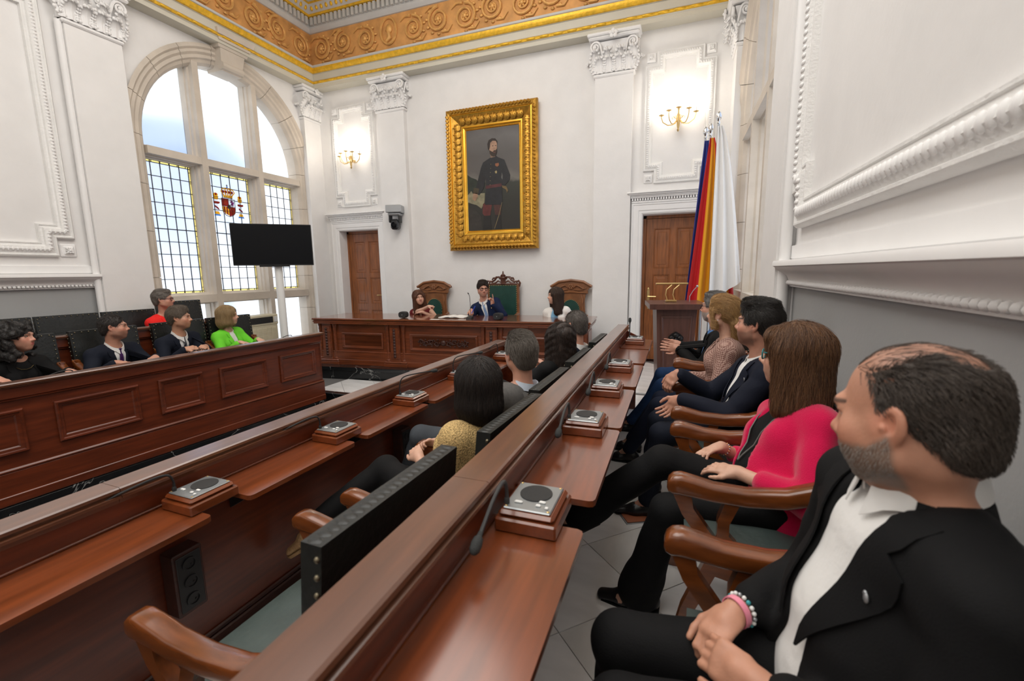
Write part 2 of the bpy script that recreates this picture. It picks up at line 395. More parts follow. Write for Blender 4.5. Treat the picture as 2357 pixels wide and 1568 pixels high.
def entablature():
    t = structure('trim_1')
    P = .25
    run(MB(), [(0, 5.16), (P-.05, 5.16), (P-.05, 5.215), (P-.03, 5.23)]).build('fascia', BEIGE, t, 0, fix=False)
    run(MB(), [(P-.03, 5.27), (P-.02, 5.28), (P-.02, 5.385), (P, 5.39)]).build('fascia', BEIGE, t, 0, fix=False)
    run(MB(), [(P-.03, 5.23), (P-.015, 5.232), (P-.008, 5.25), (P-.015, 5.268), (P-.03, 5.27)]).build('gold_bead', GOLD, t, fix=False)
    run(MB(), [(P, 5.39), (P+.02, 5.395), (P+.035, 5.42), (P+.045, 5.45), (P+.045, 5.465)]).build('gold_moulding', GOLD, t, fix=False)
    run(MB(), [(P+.045, 5.465), (P+.06, 5.47), (P+.06, 5.50), (P+.01, 5.51)]).build('fillet', CORN, t, 0, fix=False)
    run(MB(), [(P+.01, 5.51), (P+.01, 6.03)]).build('frieze', FRIEZE, t, 0, fix=False)
    run(MB(), [(P+.01, 6.03), (P+.03, 6.035), (P+.05, 6.06), (P+.07, 6.09), (P+.07, 6.10), (P+.06, 6.105), (P+.06, 6.25)]).build('bed_moulding', CORN, t, 30, fix=False)
    run(MB(), [(P+.06, 6.25), (P+.13, 6.25), (P+.135, 6.27), (P+.13, 6.285)]).build('gold_fillet', GOLD, t, 0, fix=False)
    run(MB(), [(P+.13, 6.285), (P+.15, 6.30), (P+.19, 6.34), (P+.20, 6.38), (P+.20, 6.40)]).build('ovolo', CORN, t, 40, fix=False)
    run(MB(), [(P+.20, 6.40), (P+.215, 6.405), (P+.215, 6.425), (P+.2, 6.43)]).build('gold_fillet', GOLD, t, 0, fix=False)
    run(MB(), [(P+.2, 6.43), (P+.2, 6.56), (P+.62, 6.56), (P+.62, 6.66), (P+.7, 6.72), (P+.7, 6.86)]).build('corona', CORN, t, 0, fix=False)
    run(MB(), [(P+.28, 6.553), (P+.55, 6.553)]).build('soffit_panel', GREEN, t, 0, fix=False)
    # dentils (too small to pick apart singly)
    b = MB(); p = P+.06
    x = XL+p+.06
    while x < XR-p: b.box(x, YB-p-.05, 6.125, x+.05, YB-p+.01, 6.245); x += .088
    y = 2.8
    while y < YB-p-.08: b.box(XL+p-.01, y, 6.125, XL+p+.05, y+.05, 6.245); y += .088
    b.build('dentils', CORN, t, 0, kind='stuff', fix=False)
    me = MB().ell((0, 0, 0), (.028, .022, .042), 8, 6).mesh('egg', GOLD, 60, False)
    p = P+.185; i = 0
    x = XL+p+.06
    while x < -2.6: inst('egg', me, t, (x, YB-p+.005, 6.335)); x += .105
    y = 4.6
    while y < YB-p-.05: inst('egg', me, t, (XL+p-.005, y, 6.335), (0, 0, PI/2)); y += .105
    # gold bead-and-reel on the lower bead, leaf ribs on the upper moulding
    br = MB().lathe([(.008, -.075), (.019, -.06), (.019, .06), (.008, .075)], n=8).mesh('reel', GOLD, 40, False)
    x = XL+P+.15
    while x < .4: inst('reel', br, t, (x, YB-P+.015, 5.25), (0, PI/2, 0)); x += .21
    y = 3.6
    while y < YB-P-.1: inst('reel', br, t, (XL+P-.015, y, 5.25), (PI/2, 0, 0)); y += .21
    # gold brackets under the corona
    b = MB(); pr = [(0, -.0), (.34, 0), (.36, -.03), (.34, -.07), (.27, -.075), (.2, -.06), (.13, -.07), (.07, -.115), (.02, -.13), (0, -.13)]
    b.prism(pr, -.065, .065, axis=0); b.ell((0, .31, -.055), (.075, .04, .04), 10, 6); b.ell((0, .06, -.09), (.075, .05, .05), 10, 6)
    for k in range(3): b.tube([(-.04+.04*k, .34, -.03), (-.04+.04*k, .25, -.085), (-.04+.04*k, .14, -.075), (-.04+.04*k, .05, -.13)], .014, 6)
    me = b.mesh('bracket', GOLD, 45)
    x = XL+P+.50
    while x < -2.0: inst('bracket', me, t, (x, YB-P-.20, 6.56), (0, 0, PI)); x += .42
    y = YB-P-.50
    while y > 4.2: inst('bracket', me, t, (XL+P+.20, y, 6.56), (0, 0, -PI/2)); y -= .42
    # scroll relief of the frieze
    def spiral(rev=1, turns=2.1, R=.19):
        b = MB(); pts = []; rad = []
        for i in range(34):
            s = i/33; a = rev*(turns*2*PI*s)+PI/2; r = R*(1-s*.86); pts.append((r*math.cos(a), -.016, r*math.sin(a))); rad.append(.024*(1-.55*s))
        b.tube(pts, rad, 6)
        b.ell((0, -.02, 0), (.035, .03, .035), 8, 6)
        for k in range(6):
            a = k*PI/3; b.ell((.045*math.cos(a), -.015, .045*math.sin(a)), (.022, .018, .022), 6, 4)
        for k in range(7):                                            # leaves along the outer turn
            a = rev*(PI*.18*k)+PI*.6; r = R+.022
            b.ell((r*math.cos(a), -.014, r*math.sin(a)), (.03, .02, .022), 6, 4)
        b.tube([(-R*.2, -.012, R), (-R*.8, -.014, R*1.05), (-R*1.25, -.012, R*.7)], [.02, .016, .006], 6)
        b.tube([(R*.3, -.012, -R), (R*.9, -.014, -R*1.05), (R*1.3, -.012, -R*.6)], [.02, .016, .006], 6)
        return b.mesh('scroll', SCROLL, 50, False)
    mA, mB_ = spiral(1), spiral(-1)
    b = MB()                                                          # medallion with a head in profile, plain
    b.tube([(.15*math.cos(a), -.015, .2*math.sin(a)) for a in np.linspace(0, 2*PI, 25)[:-1]], .02, 6, closed=True)
    b.ell((.01, -.01, .03), (.06, .035, .075), 10, 8); b.ell((-.045, -.01, .02), (.02, .02, .014), 6, 4); b.tube([(0, -.01, -.03), (.015, -.005, -.10), (-.06, 0, -.15)], [.035, .045, .03], 8)
    me_med = b.mesh('medallion', SCROLL, 50, False)
    x = XL+P+.26; k = 0
    while x < .2:
        me = me_med if k in (3, 12) else (mA if k % 2 else mB_)
        inst('medallion' if me is me_med else 'scroll', me, t, (x, YB-P-.012, 5.77+(.02 if k % 2 else -.02))); x += .47; k += 1
    y = YB-P-.27; k = 0
    while y > 3.6:
        me = me_med if k in (5,) else (mA if k % 2 else mB_)
        inst('medallion' if me is me_med else 'scroll', me, t, (XL+P+.012, y, 5.77+(.02 if k % 2 else -.02)), (0, 0, PI/2)); y -= .47; k += 1
entablature()
# ---------------------------------------------------------------- pilasters with leafy capitals
def acanthus(hh, ww, out, mat):
    """a leaf that rises and curls outward at the tip; local x width, -y outward, z up"""
    g = []; n = 9
    for i in range(n):
        s = i/(n-1); zz = hh*(s if s < .8 else .8+(s-.8)*.45-(max(0, s-.88))*1.4)
        oo = -.012 - out*max(0, s-.35)**1.6*2.0
        wl = ww*(.62+.38*math.sin(PI*min(1, s*1.15)))*(1 if s < .75 else max(.25, 1-(s-.75)*3))*(1+.10*math.cos(s*22))
        g.append([(wl*t, oo-.018*(1-abs(t)*1.6)*(1 if abs(t) < .5 else .6) + (.010 if abs(t) in (.3, .3) else 0), zz-abs(t)*.03*s) for t in (-.5, -.3, -.1, 0, .1, .3, .5)])
    return g
CAPM = {}
def lobes(b, hh, ww, out):
    g = acanthus(hh, ww, out, None)
    for i in range(1, 8):
        for e in (0, 6):
            p = g[i][e]; sg = -1 if e == 0 else 1
            b.ell((p[0]+sg*.004, p[1]-.008, p[2]-.004), (.019, .012, .021), 6, 4)
    b.tube([g[i][3] for i in range(9)], [.009]*7+[.012, .016], 5)
    for e in (1, 5): b.tube([(g[i][e][0], g[i][e][1]-.004, g[i][e][2]) for i in range(0, 8)], .006, 5)
def capital_meshes():
    l1 = MB(); l1.slab(acanthus(.24, .15, .11, None), .010); lobes(l1, .24, .15, .11); CAPM['low'] = l1.mesh('leaf', WALLW, 50)
    l2 = MB(); l2.slab(acanthus(.36, .14, .13, None), .010); lobes(l2, .36, .14, .13); CAPM['high'] = l2.mesh('leaf', WALLW, 50)
    b = MB(); pts = []; rad = []
    for i in range(26):
        s = i/25; a = PI*.9-2*PI*1.9*s; r = .075*(1-.85*s); pts.append((r*math.cos(a), 0, r*math.sin(a))); rad.append(.018*(1-.5*s))
    b.tube([(-.10, .05, -.20), (-.10, .03, -.10)]+pts, [.012, .015]+rad, 6); b.ell((0, 0, 0), .022, 8, 6); CAPM['volute'] = b.mesh('volute', WALLW, 50)
    b = MB()
    for k in range(5):
        a = 2*PI*k/5+PI/2; b.ell((.038*math.cos(a), -.01, .038*math.sin(a)), (.030, .018, .030), 8, 5)
    b.ell((0, -.025, 0), .02, 8, 5); CAPM['flower'] = b.mesh('flower', WALLW, 50)
capital_meshes()
def pilaster(n, o, rz, wid, dep=.10, base=.36, roll=0):
    """o: foot of the pilaster on the wall, local -y out of the wall"""
    t = structure('trim_%d' % n); t.location = (o[0], o[1], 0); t.rotation_euler = (0, 0, rz)
    h = wid/2; b = MB(); b.box(-h, -dep, base+.3, h, .05, 4.62); b.build('shaft', WALL, t, 0)
    if roll:
        b = MB(); b.tube([(roll*(h+.03), -dep*.55, base+.2), (roll*(h+.03), -dep*.55, 4.62)], .034, 12); b.build('edge_roll', WALLW, t)
    b = MB(); b.box(-h-.05, -dep-.05, base-.05, h+.05, .05, base+.14, .01); b.box(-h-.035, -dep-.035, base+.14, h+.035, .05, base+.2, .02); b.box(-h-.015, -dep-.015, base+.2, h+.015, .05, base+.30, .012)
    b.build('base', M('grey_stone', (.33, .32, .31), .7), t)
    b = MB(); b.box(-h-.025, -dep-.025, 4.60, h+.025, .05, 4.645, .014); b.build('astragal', WALLW, t)
    b = MB()
    b.loft([[(-x, -y, z), (x, -y, z), (x, .04, z), (-x, .04, z)] for x, y, z in ((h-.01, dep-.01, 4.64), (h-.01, dep, 4.9), (h+.03, dep+.05, 5.06))]); b.build('bell', WALLW, t, 0)
    b = MB(); b.box(-h-.10, -dep-.13, 5.12, h+.10, .05, 5.165, .012); b.box(-h-.085, -dep-.115, 5.075, h+.085, .05, 5.12, .02); b.build('abacus', WALLW, t)
    for i, x in enumerate(np.linspace(-h+.07, h-.07, 4 if wid > .4 else 2)): inst('leaf', CAPM['low'], t, (x, -dep, 4.65))
    for x in ((-h+.005, -h*.33, h*.33, h-.005) if wid > .4 else (-h+.01, 0, h-.01)): inst('leaf', CAPM['high'], t, (x, -dep+.005, 4.65), (0, 0, 0))
    inst('leaf', CAPM['low'], t, (h, -dep*.45, 4.65), (0, 0, PI/2)); inst('leaf', CAPM['low'], t, (-h, -dep*.45, 4.65), (0, 0, -PI/2))
    inst('volute', CAPM['volute'], t, (h-.01, -dep-.07, 4.99)); inst('volute', CAPM['volute'], t, (-h+.01, -dep-.07, 4.99), (0, 0, 0), (-1, 1, 1))
    inst('volute', CAPM['volute'], t, (.075, -dep-.03, 4.985), (0, 0, 0), (-.62, .62, .62)); inst('volute', CAPM['volute'], t, (-.075, -dep-.03, 4.985), (0, 0, 0), (.62, .62, .62))
    inst('volute', CAPM['volute'], t, (h+.06, -dep*.3, 4.99), (0, 0, PI/2), (.8, .8, 1))
    inst('flower', CAPM['flower'], t, (0, -dep-.135, 5.11))
    return t
pilaster(2, (-4.855, YB), 0, .55); pilaster(3, (-.985, YB), 0, .55)
pilaster(4, (XL, 7.04), PI/2, .46); pilaster(5, (XR, 7.04), -PI/2, .46)
pilaster(6, (XL, 3.66), PI/2, .56, roll=-1); pilaster(7, (XR, 3.66), -PI/2, .56, roll=1)
# ---------------------------------------------------------------- moulded wall panels
def mould_frame(n, o, rz, poly, prof, corners, cs, leafp=None, sc_=1.):
    """poly in local (x, z); prof = (inset, height); local -y out of the wall"""
    t = structure('trim_%d' % n); t.location = (o[0], o[1], 0); t.rotation_euler = (0, 0, rz)
    m = len(poly); A = sum(poly[k][0]*poly[(k+1) % m][1]-poly[(k+1) % m][0]*poly[k][1] for k in range(m))
    if A < 0: poly = poly[::-1]
    def inset(d):
        r = []
        for k in range(m):
            p, q, s = poly[k-1], poly[k], poly[(k+1) % m]
            e0 = (q[0]-p[0], q[1]-p[1]); e1 = (s[0]-q[0], s[1]-q[1]); l0, l1 = math.hypot(*e0), math.hypot(*e1)
            n0 = (-e0[1]/l0, e0[0]/l0); n1 = (-e1[1]/l1, e1[0]/l1)
            r.append((q[0]+(n0[0]+n1[0])*d, q[1]+(n0[1]+n1[1])*d))
        return r
    b = MB(); rows = []
    for d, hgt in prof:
        r = inset(d); rows.append([(x, -hgt, z) for x, z in r])
    b.loft(rows, caps=False); b.build('moulding', MOULD, t, 40)
    if leafp:                                                         # leaf-and-dart knops along the moulding
        d, sp, rr, hh = leafp; r = inset(d); b = MB()
        for k in range(m):
            p, q = r[k], r[(k+1) % m]; L_ = math.hypot(q[0]-p[0], q[1]-p[1]); c = max(1, int(L_/sp))
            hor = abs(q[0]-p[0]) > abs(q[1]-p[1])
            for i in range(c):
                f = (i+.5)/c; x, z = p[0]+(q[0]-p[0])*f, p[1]+(q[1]-p[1])*f
                b.ell((x, -hh, z), (rr*.62, rr*.5, rr*1.1) if hor else (rr*1.1, rr*.5, rr*.62), 6, 4)
        b.build('leaf_knops', WALLW, t, 50, kind='stuff', fix=False)
    for x, z in corners:
        b = MB(); b.box(x-cs, -.02, z-cs, x+cs, .01, z+cs, .012); b.box(x-cs*.72, -.032, z-cs*.72, x+cs*.72, 0, z+cs*.72, .015); r = b.build('rosette', WALLW, t)
        b = MB()
        for k in range(8):
            a = k*PI/4; rr = cs*(.42 if k % 2 else .3); b.tube([(x, -.045, z), (x+rr*math.cos(a), -.05, z+rr*math.sin(a)), (x+rr*1.5*math.cos(a), -.035, z+rr*1.5*math.sin(a))], [cs*.08, cs*.16, cs*.05], 5)
        b.ell((x, -.055, z), cs*.17, 8, 5); b.build('petal', WALLW, r, 50, fix=False)
    return t
def stepped(x0, x1, z0, z1, sx, sz):
    return [(x0+sx, z0), (x1-sx, z0), (x1-sx, z0+sz), (x1, z0+sz), (x1, z1-sz), (x1-sx, z1-sz), (x1-sx, z1), (x0+sx, z1), (x0+sx, z1-sz), (x0, z1-sz), (x0, z0+sz), (x0+sx, z0+sz)]
PR1 = [(0, 0), (0, .03), (.012, .036), (.025, .03), (.04, .042), (.075, .05), (.09, .03), (.105, .024), (.11, .012), (.118, .012), (.12, 0)]
for n, cx in ((8, -5.745), (9, -.075)):
    mould_frame(n, (cx, YB), 0, stepped(-.47, .47, 3.06, 4.86, .155, .18), PR1, [(sx*.395, z) for sx in (-1, 1) for z in (3.13, 4.79)], .065, (.058, .030, .017, .046))
PR2 = [(0, 0), (0, .03), (.02, .05), (.035, .05), (.045, .035), (.06, .04), (.10, .062), (.14, .052), (.15, .035), (.175, .03), (.18, .038), (.195, .038), (.20, 0)]
PR2 = [(a*.8, b_) for a, b_ in PR2]
for n, X, rz, sg in ((10, XL, PI/2, 1), (11, XR, -PI/2, -1)):
    # local x runs along the wall: +y on the left wall, -y on the right one
    xa, xb = (.15, 3.21) if sg > 0 else (-3.33, -.15)
    ctr = (xa+xb)/2; hw = (xb-xa)/2
    mould_frame(n, (X, ctr), rz, stepped(-hw, hw, 2.03, 5.0, .16, .20), PR2, [(sx*(hw-.07), z) for sx in (-1, 1) for z in (2.105, 4.92)], .075, (.078, .036, .020, .056)) if sg > 0 else \
        mould_frame(n, (X, -ctr), rz, stepped(-hw, hw, 2.03, 5.0, .10, .20), PR2, [], .075, (.085, .040, .026, .056))
# dado cornices of the side walls
def dado(n, X, sg, y1):
    t = structure('trim_%d' % n); b = MB()
    pr = [(.0, 1.935), (.025, 1.93), (.025, 1.85), (.012, 1.845), (.012, 1.838), (.115, 1.838), (.12, 1.825), (.12, 1.805), (.108, 1.80), (.10, 1.785), (.075, 1.765), (.045, 1.745), (.035, 1.725), (.03, 1.712), (0, 1.71)]
    def ring(y): return [(X+sg*p, y, z) for p, z in pr]
    b.loft([ring(YF), ring(y1)], caps=False, closed=False)
    b.add(ring(y1), [tuple(range(len(pr)))]); b.build('dado_cornice', WALLW, t, 30)
    b = MB(); n_ = int((y1-.3)/.035)
    for i in range(n_): b.ell((X+sg*.03, .3+(i+.5)*.035, 1.70), (.02, .0165, .016), 6, 4)
    b.build('rope_bead', WALLW, t, 50, kind='stuff', fix=False)
    b = MB(); b.box(X, YF, 1.675, X+sg*.02, y1, 1.69); b.build('fillet', WALLW, t, 0)
dado(12, XL, 1, 3.37); dado(13, XR, -1, 3.37)
# ---------------------------------------------------------------- doors in the back wall
def door(n, cx, hinge):
    d = structure('door_%d' % n); d.location = (cx, YB, T2)
    h = .45; H = 2.26; b = MB()
    pr = [(0, .0), (0, .02), (.02, .035), (.05, .035), (.06, .045), (.13, .045), (.14, .055), (.16, .055), (.165, 0)]
    rows = [[(-h-p, -hh, 0), (-h-p, -hh, H+p), (h+p, -hh, H+p), (h+p, -hh, 0)] for p, hh in pr]
    b.loft(rows, caps=False, closed=False); b.build('architrave', WALLW, d, 30)
    b = MB(); b.box(-h-.02, 0, 0, -h+.0, .26, H); b.box(h, 0, 0, h+.02, .26, H); b.box(-h-.02, 0, H, h+.02, .26, H+.02); b.build('jamb', WALLW, d, 0)
    b = MB(); b.box(-h-.165, -.05, H+.165, h+.165, 0, H+.20, .006); b.box(-h-.18, -.08, H+.235, h+.18, 0, H+.255, .006)
    for z, e in ((.255, .09), (.275, .115), (.295, .135)): b.box(-h-e-.09, -e, H+z, h+e+.09, 0, H+z+.022, .006)
    b.build('door_cornice', WALLW, d)
    b = MB(); x = -h-.16
    while x < h+.15: b.box(x, -.065, H+.20, x+.024, 0, H+.235); x += .037
    b.build('dentils', WALLW, d, 0, kind='stuff', fix=False)
    y = .19
    b = MB(); b.box(-h-.02, .245, -.4, h+.02, .30, H+.02); b.build('door_back', DARKW, d, 0)  # dark backing added to block sky light leaking around the leaf
    b = MB(); b.box(-h, y, 0, -h+.045, y+.05, H); b.box(h-.045, y, 0, h, y+.05, H); b.box(-h, y, H-.045, h, y+.05, H); b.build('door_frame', DOORW, d)
    lf = MB(); lf.box(-h+.05, y+.012, .01, h-.05, y+.045, H-.05); leaf = lf.build('door_leaf', DOORW, d, 0)
    b = MB()
    xs = [-h+.05, -h+.165, -.045, .045, h-.165, h-.05]
    for a, c in ((0, 1), (2, 3), (4, 5)): b.box(xs[a], y, .01, xs[c], y+.03, H-.05, .004)
    zs = [(.01, .2), (.72, .85), (1.36, 1.46), (H-.2, H-.05)]
    for z0, z1 in zs: b.box(xs[0]+.002, y+.0005, z0, xs[5]-.002, y+.03, z1, .004)
    b.build('rail_and_stile', DOORW, leaf)
    for (x0, x1) in ((xs[1], xs[2]), (xs[3], xs[4])):
        for z0, z1 in ((.2, .72), (.85, 1.36), (1.46, H-.2)):
            b = MB(); rows = []
            for e, dd in ((0, .0), (.008, .0), (.016, .012), (.03, .02), (.036, .02), (.06, .006), (.066, .006)):
                rows.append([(x0+e, y+dd, z0+e), (x1-e, y+dd, z0+e), (x1-e, y+dd, z1-e), (x0+e, y+dd, z1-e)])
            b.loft(rows, caps=False); b.add(rows[-1], [(0, 1, 2, 3)]); b.build('door_panel', DOORW, leaf, 20)
    hx = -h+.105 if hinge > 0 else h-.105; s = 1 if hinge > 0 else -1
    b = MB(); b.box(hx-.022, y-.008, .86, hx+.022, y+.004, 1.12, .006); b.ell((hx, y-.003, 1.13), (.016, .006, .03), 8, 5); b.ell((hx, y-.003, .85), (.016, .006, .03), 8, 5)
    b.tube([(hx, y, 1.02), (hx, y-.045, 1.02), (hx+s*.03, y-.05, 1.02), (hx+s*.12, y-.048, 1.018)], .009, 8); b.build('door_handle', BRASS, leaf)
door(1, -5.76, -1); door(2, -.08, 1)
# ---------------------------------------------------------------- arched stone windows
def window(n, X, sg):
    w_ = structure('window_%d' % n)
    W = lambda u, v, d: (X+sg*d, u, v)                                # d: depth outward of the wall face
    C, ZS, R0, R1, Z0 = 5.42, 3.62, 1.54, 1.27, .56
    pr = [(R0-.04, .02), (R0, -.045), (R0-.05, -.055), (R0-.075, -.03), (R0-.11, -.035), (R0-.14, -.01), (R0-.18, -.012), (R0-.20, .015), (R0-.235, .03), (R1+.01, .06), (R1, .08), (R1, .27)]
    def at(s):                                                        # s 0..1 left jamb, 1..2 arch, 2..3 right jamb
        if s <= 1: return lambda r, d: W(C-r, Z0+(ZS-Z0)*s, d)
        if s >= 2: return lambda r, d: W(C+r, ZS-(ZS-Z0)*(s-2), d)
        a = PI-PI*(s-1); return lambda r, d: W(C+r*math.cos(a), ZS+r*math.sin(a), d)
    cuts = [0, .2, .4, .6, .8, 1.0]+[1+k/9 for k in range(1, 9)]+[2.0, 2.2, 2.4, 2.6, 2.8, 3.0]
    for i in range(len(cuts)-1):
        s0, s1 = cuts[i]+.0008, cuts[i+1]-.0008; m = 5 if 1 <= cuts[i] < 2 else 2
        b = MB(); b.loft([[at(s)(r, d) for r, d in pr] for s in np.linspace(s0, s1, m)], caps=True); b.build('stone', STONE, w_, 25)
    b = MB(); b.loft([[at(q)(r, d) for r, d in ((R1+.006, .265), (R1+.006, .10), (R1+.03, .07), (R0-.12, .03), (R0-.05, .03), (R0-.05, .265))] for q in list(np.linspace(0, 1, 3))+list(np.linspace(1.05, 2, 20))+[2.5, 3.0]]); b.build('mortar', M('stone_mortar', (.36, .32, .27), .9), w_, 25)
    b = MB()                                                          # keystone with scroll, reaching the entablature
    for z0, z1, w0, w1, d0, d1 in ((4.83, 5.12, .16, .20, -.10, -.16), (5.12, 5.2, .235, .25, -.17, -.2), (5.2, 5.26, .25, .27, -.22, -.24), (5.26, 5.33, .29, .31, -.26, -.28)):
        b.add([W(C-w0, z0, d0), W(C+w0, z0, d0), W(C+w1, z1, d1), W(C-w1, z1, d1), W(C-w0, z0, .2), W(C+w0, z0, .2), W(C+w1, z1, .2), W(C-w1, z1, .2)], [(0, 1, 2, 3), (4, 7, 6, 5), (0, 4, 5, 1), (1, 5, 6, 2), (2, 6, 7, 3), (3, 7, 4, 0)])
    b.tube([W(C-.17, 4.9, -.10), W(C+.17, 4.9, -.10)], .06, 10); b.build('keystone', STONE, w_, 25)
    D0, D1 = .01, .27
    def bar(nm, u0, u1, v0, v1, hor):
        b = MB()
        q_ = .002 if hor else 0; st = ((0, D1-q_), (0, .16+q_), (.012, .15+q_), (.012, .10+q_), (.03, .08+q_), (.03, D0+q_))
        if hor: ring = [(v0+e, d) for e, d in st]+[(v1-e, d) for e, d in st[::-1]]; b.loft([[W(u, v, d) for v, d in ring] for u in (u0, u1)])
        else: ring = [(u0+e, d) for e, d in st]+[(u1-e, d) for e, d in st[::-1]]; b.loft([[W(u, v, d) for u, d in ring] for v in (v0, v1)])
        b.build(nm, STONE, w_, 20)
    mul = ((4.845, 4.995), (5.80, 5.945))
    for u0, u1 in mul:
        e = min(abs(u0-C), abs(u1-C)); bar('mullion', u0, u1, Z0, ZS+math.sqrt(R1*R1-e*e)+.02, False)
    bar('transom', C-R1, C+R1, 3.385, 3.545, True); bar('transom', C-R1, C+R1, 1.375, 1.55, True); bar('sill', C-R1-.04, C+R1+.04, Z0-.08, Z0+.07, True)
    CL = Mglass('clear_glass', (.96, .98, 1.0), .06, .42) if 'clear_glass' not in MATS else MATS['clear_glass']
    LD = Mglass('leaded_glass', (.97, .98, 1.0), .25, .30) if 'leaded_glass' not in MATS else MATS['leaded_glass']
    YE = Mglass('yellow_glass', (.95, .86, .50), .3) if 'yellow_glass' not in MATS else MATS['yellow_glass']
    LEAD = M('lead_came', (.05, .05, .055), .5, .6)
    dg = .255
    def pane(nm, poly, mat, par=w_, d=dg, th=.005):
        b = MB(); k = len(poly); b.add([W(u, v, d) for u, v in poly]+[W(u, v, d+th) for u, v in poly], [tuple(range(k)), tuple(range(k, 2*k))[::-1]]+[(i, (i+1) % k, k+(i+1) % k, k+i) for i in range(k)])
        return b.build(nm, mat, par, 0)
    cols = [(C-R1, 4.845), (4.995, 5.80), (5.945, C+R1)]
    for u0, u1 in cols:
        arc = [(u, ZS+math.sqrt(max(0, R1*R1-(u-C)**2))) for u in np.linspace(u1, u0, 10)]
        pane('pane', [(u0, 3.545), (u1, 3.545)]+arc, CL)
        pane('pane', [(u0, Z0+.07), (u1, Z0+.07), (u1, 1.375), (u0, 1.375)], CL)
    for ci, (u0, u1) in enumerate(cols):
        v0, v1 = 1.55, 3.385; bw = .026; nc, nr = 5, 10
        if sg > 0: nc, nr = 1, 3                                       # the right window shows plain lights
        us = np.linspace(u0+bw, u1-bw, nc+1); vs = np.linspace(v0+bw, v1-bw, nr+1)
        for i in range(nc):
            for j in range(nr):
                pane('pane', [(us[i]+.003, vs[j]+.003), (us[i+1]-.003, vs[j]+.003), (us[i+1]-.003, vs[j+1]-.003), (us[i]+.003, vs[j+1]-.003)], LD)
        b = MB()
        for u in us: b.box(*W(u-.0042, v0, dg-.004), *W(u+.0042, v1, dg+.008))
        for j, v in enumerate(vs): b.box(*W(u0, v-(.008 if j == nr//2 else .0042), dg-.0045), *W(u1, v+.0042, dg+.0085))
        for k in range(12):
            v = v0+(v1-v0)*(k+.5)/12
            for ua in (u0, u1-bw): b.box(*W(ua, v-.003, dg-.003), *W(ua+bw, v+.003, dg+.007))
        for k in range(6):
            u = u0+(u1-u0)*(k+.5)/6
            for va in (v0, v1-bw): b.box(*W(u-.003, va, dg-.003), *W(u+.003, va+bw, dg+.007))
        b.build('lead_came', LEAD, w_, 0, fix=False)
        for a in ((u0, v0, u0+bw, v1), (u1-bw, v0, u1, v1), (u0+bw, v0, u1-bw, v0+bw), (u0+bw, v1-bw, u1-bw, v1)):
            pane('border_strip', [(a[0], a[1]), (a[2], a[1]), (a[2], a[3]), (a[0], a[3])], YE)
    if sg < 0: emblem(w_, W, pane, dg-.012)
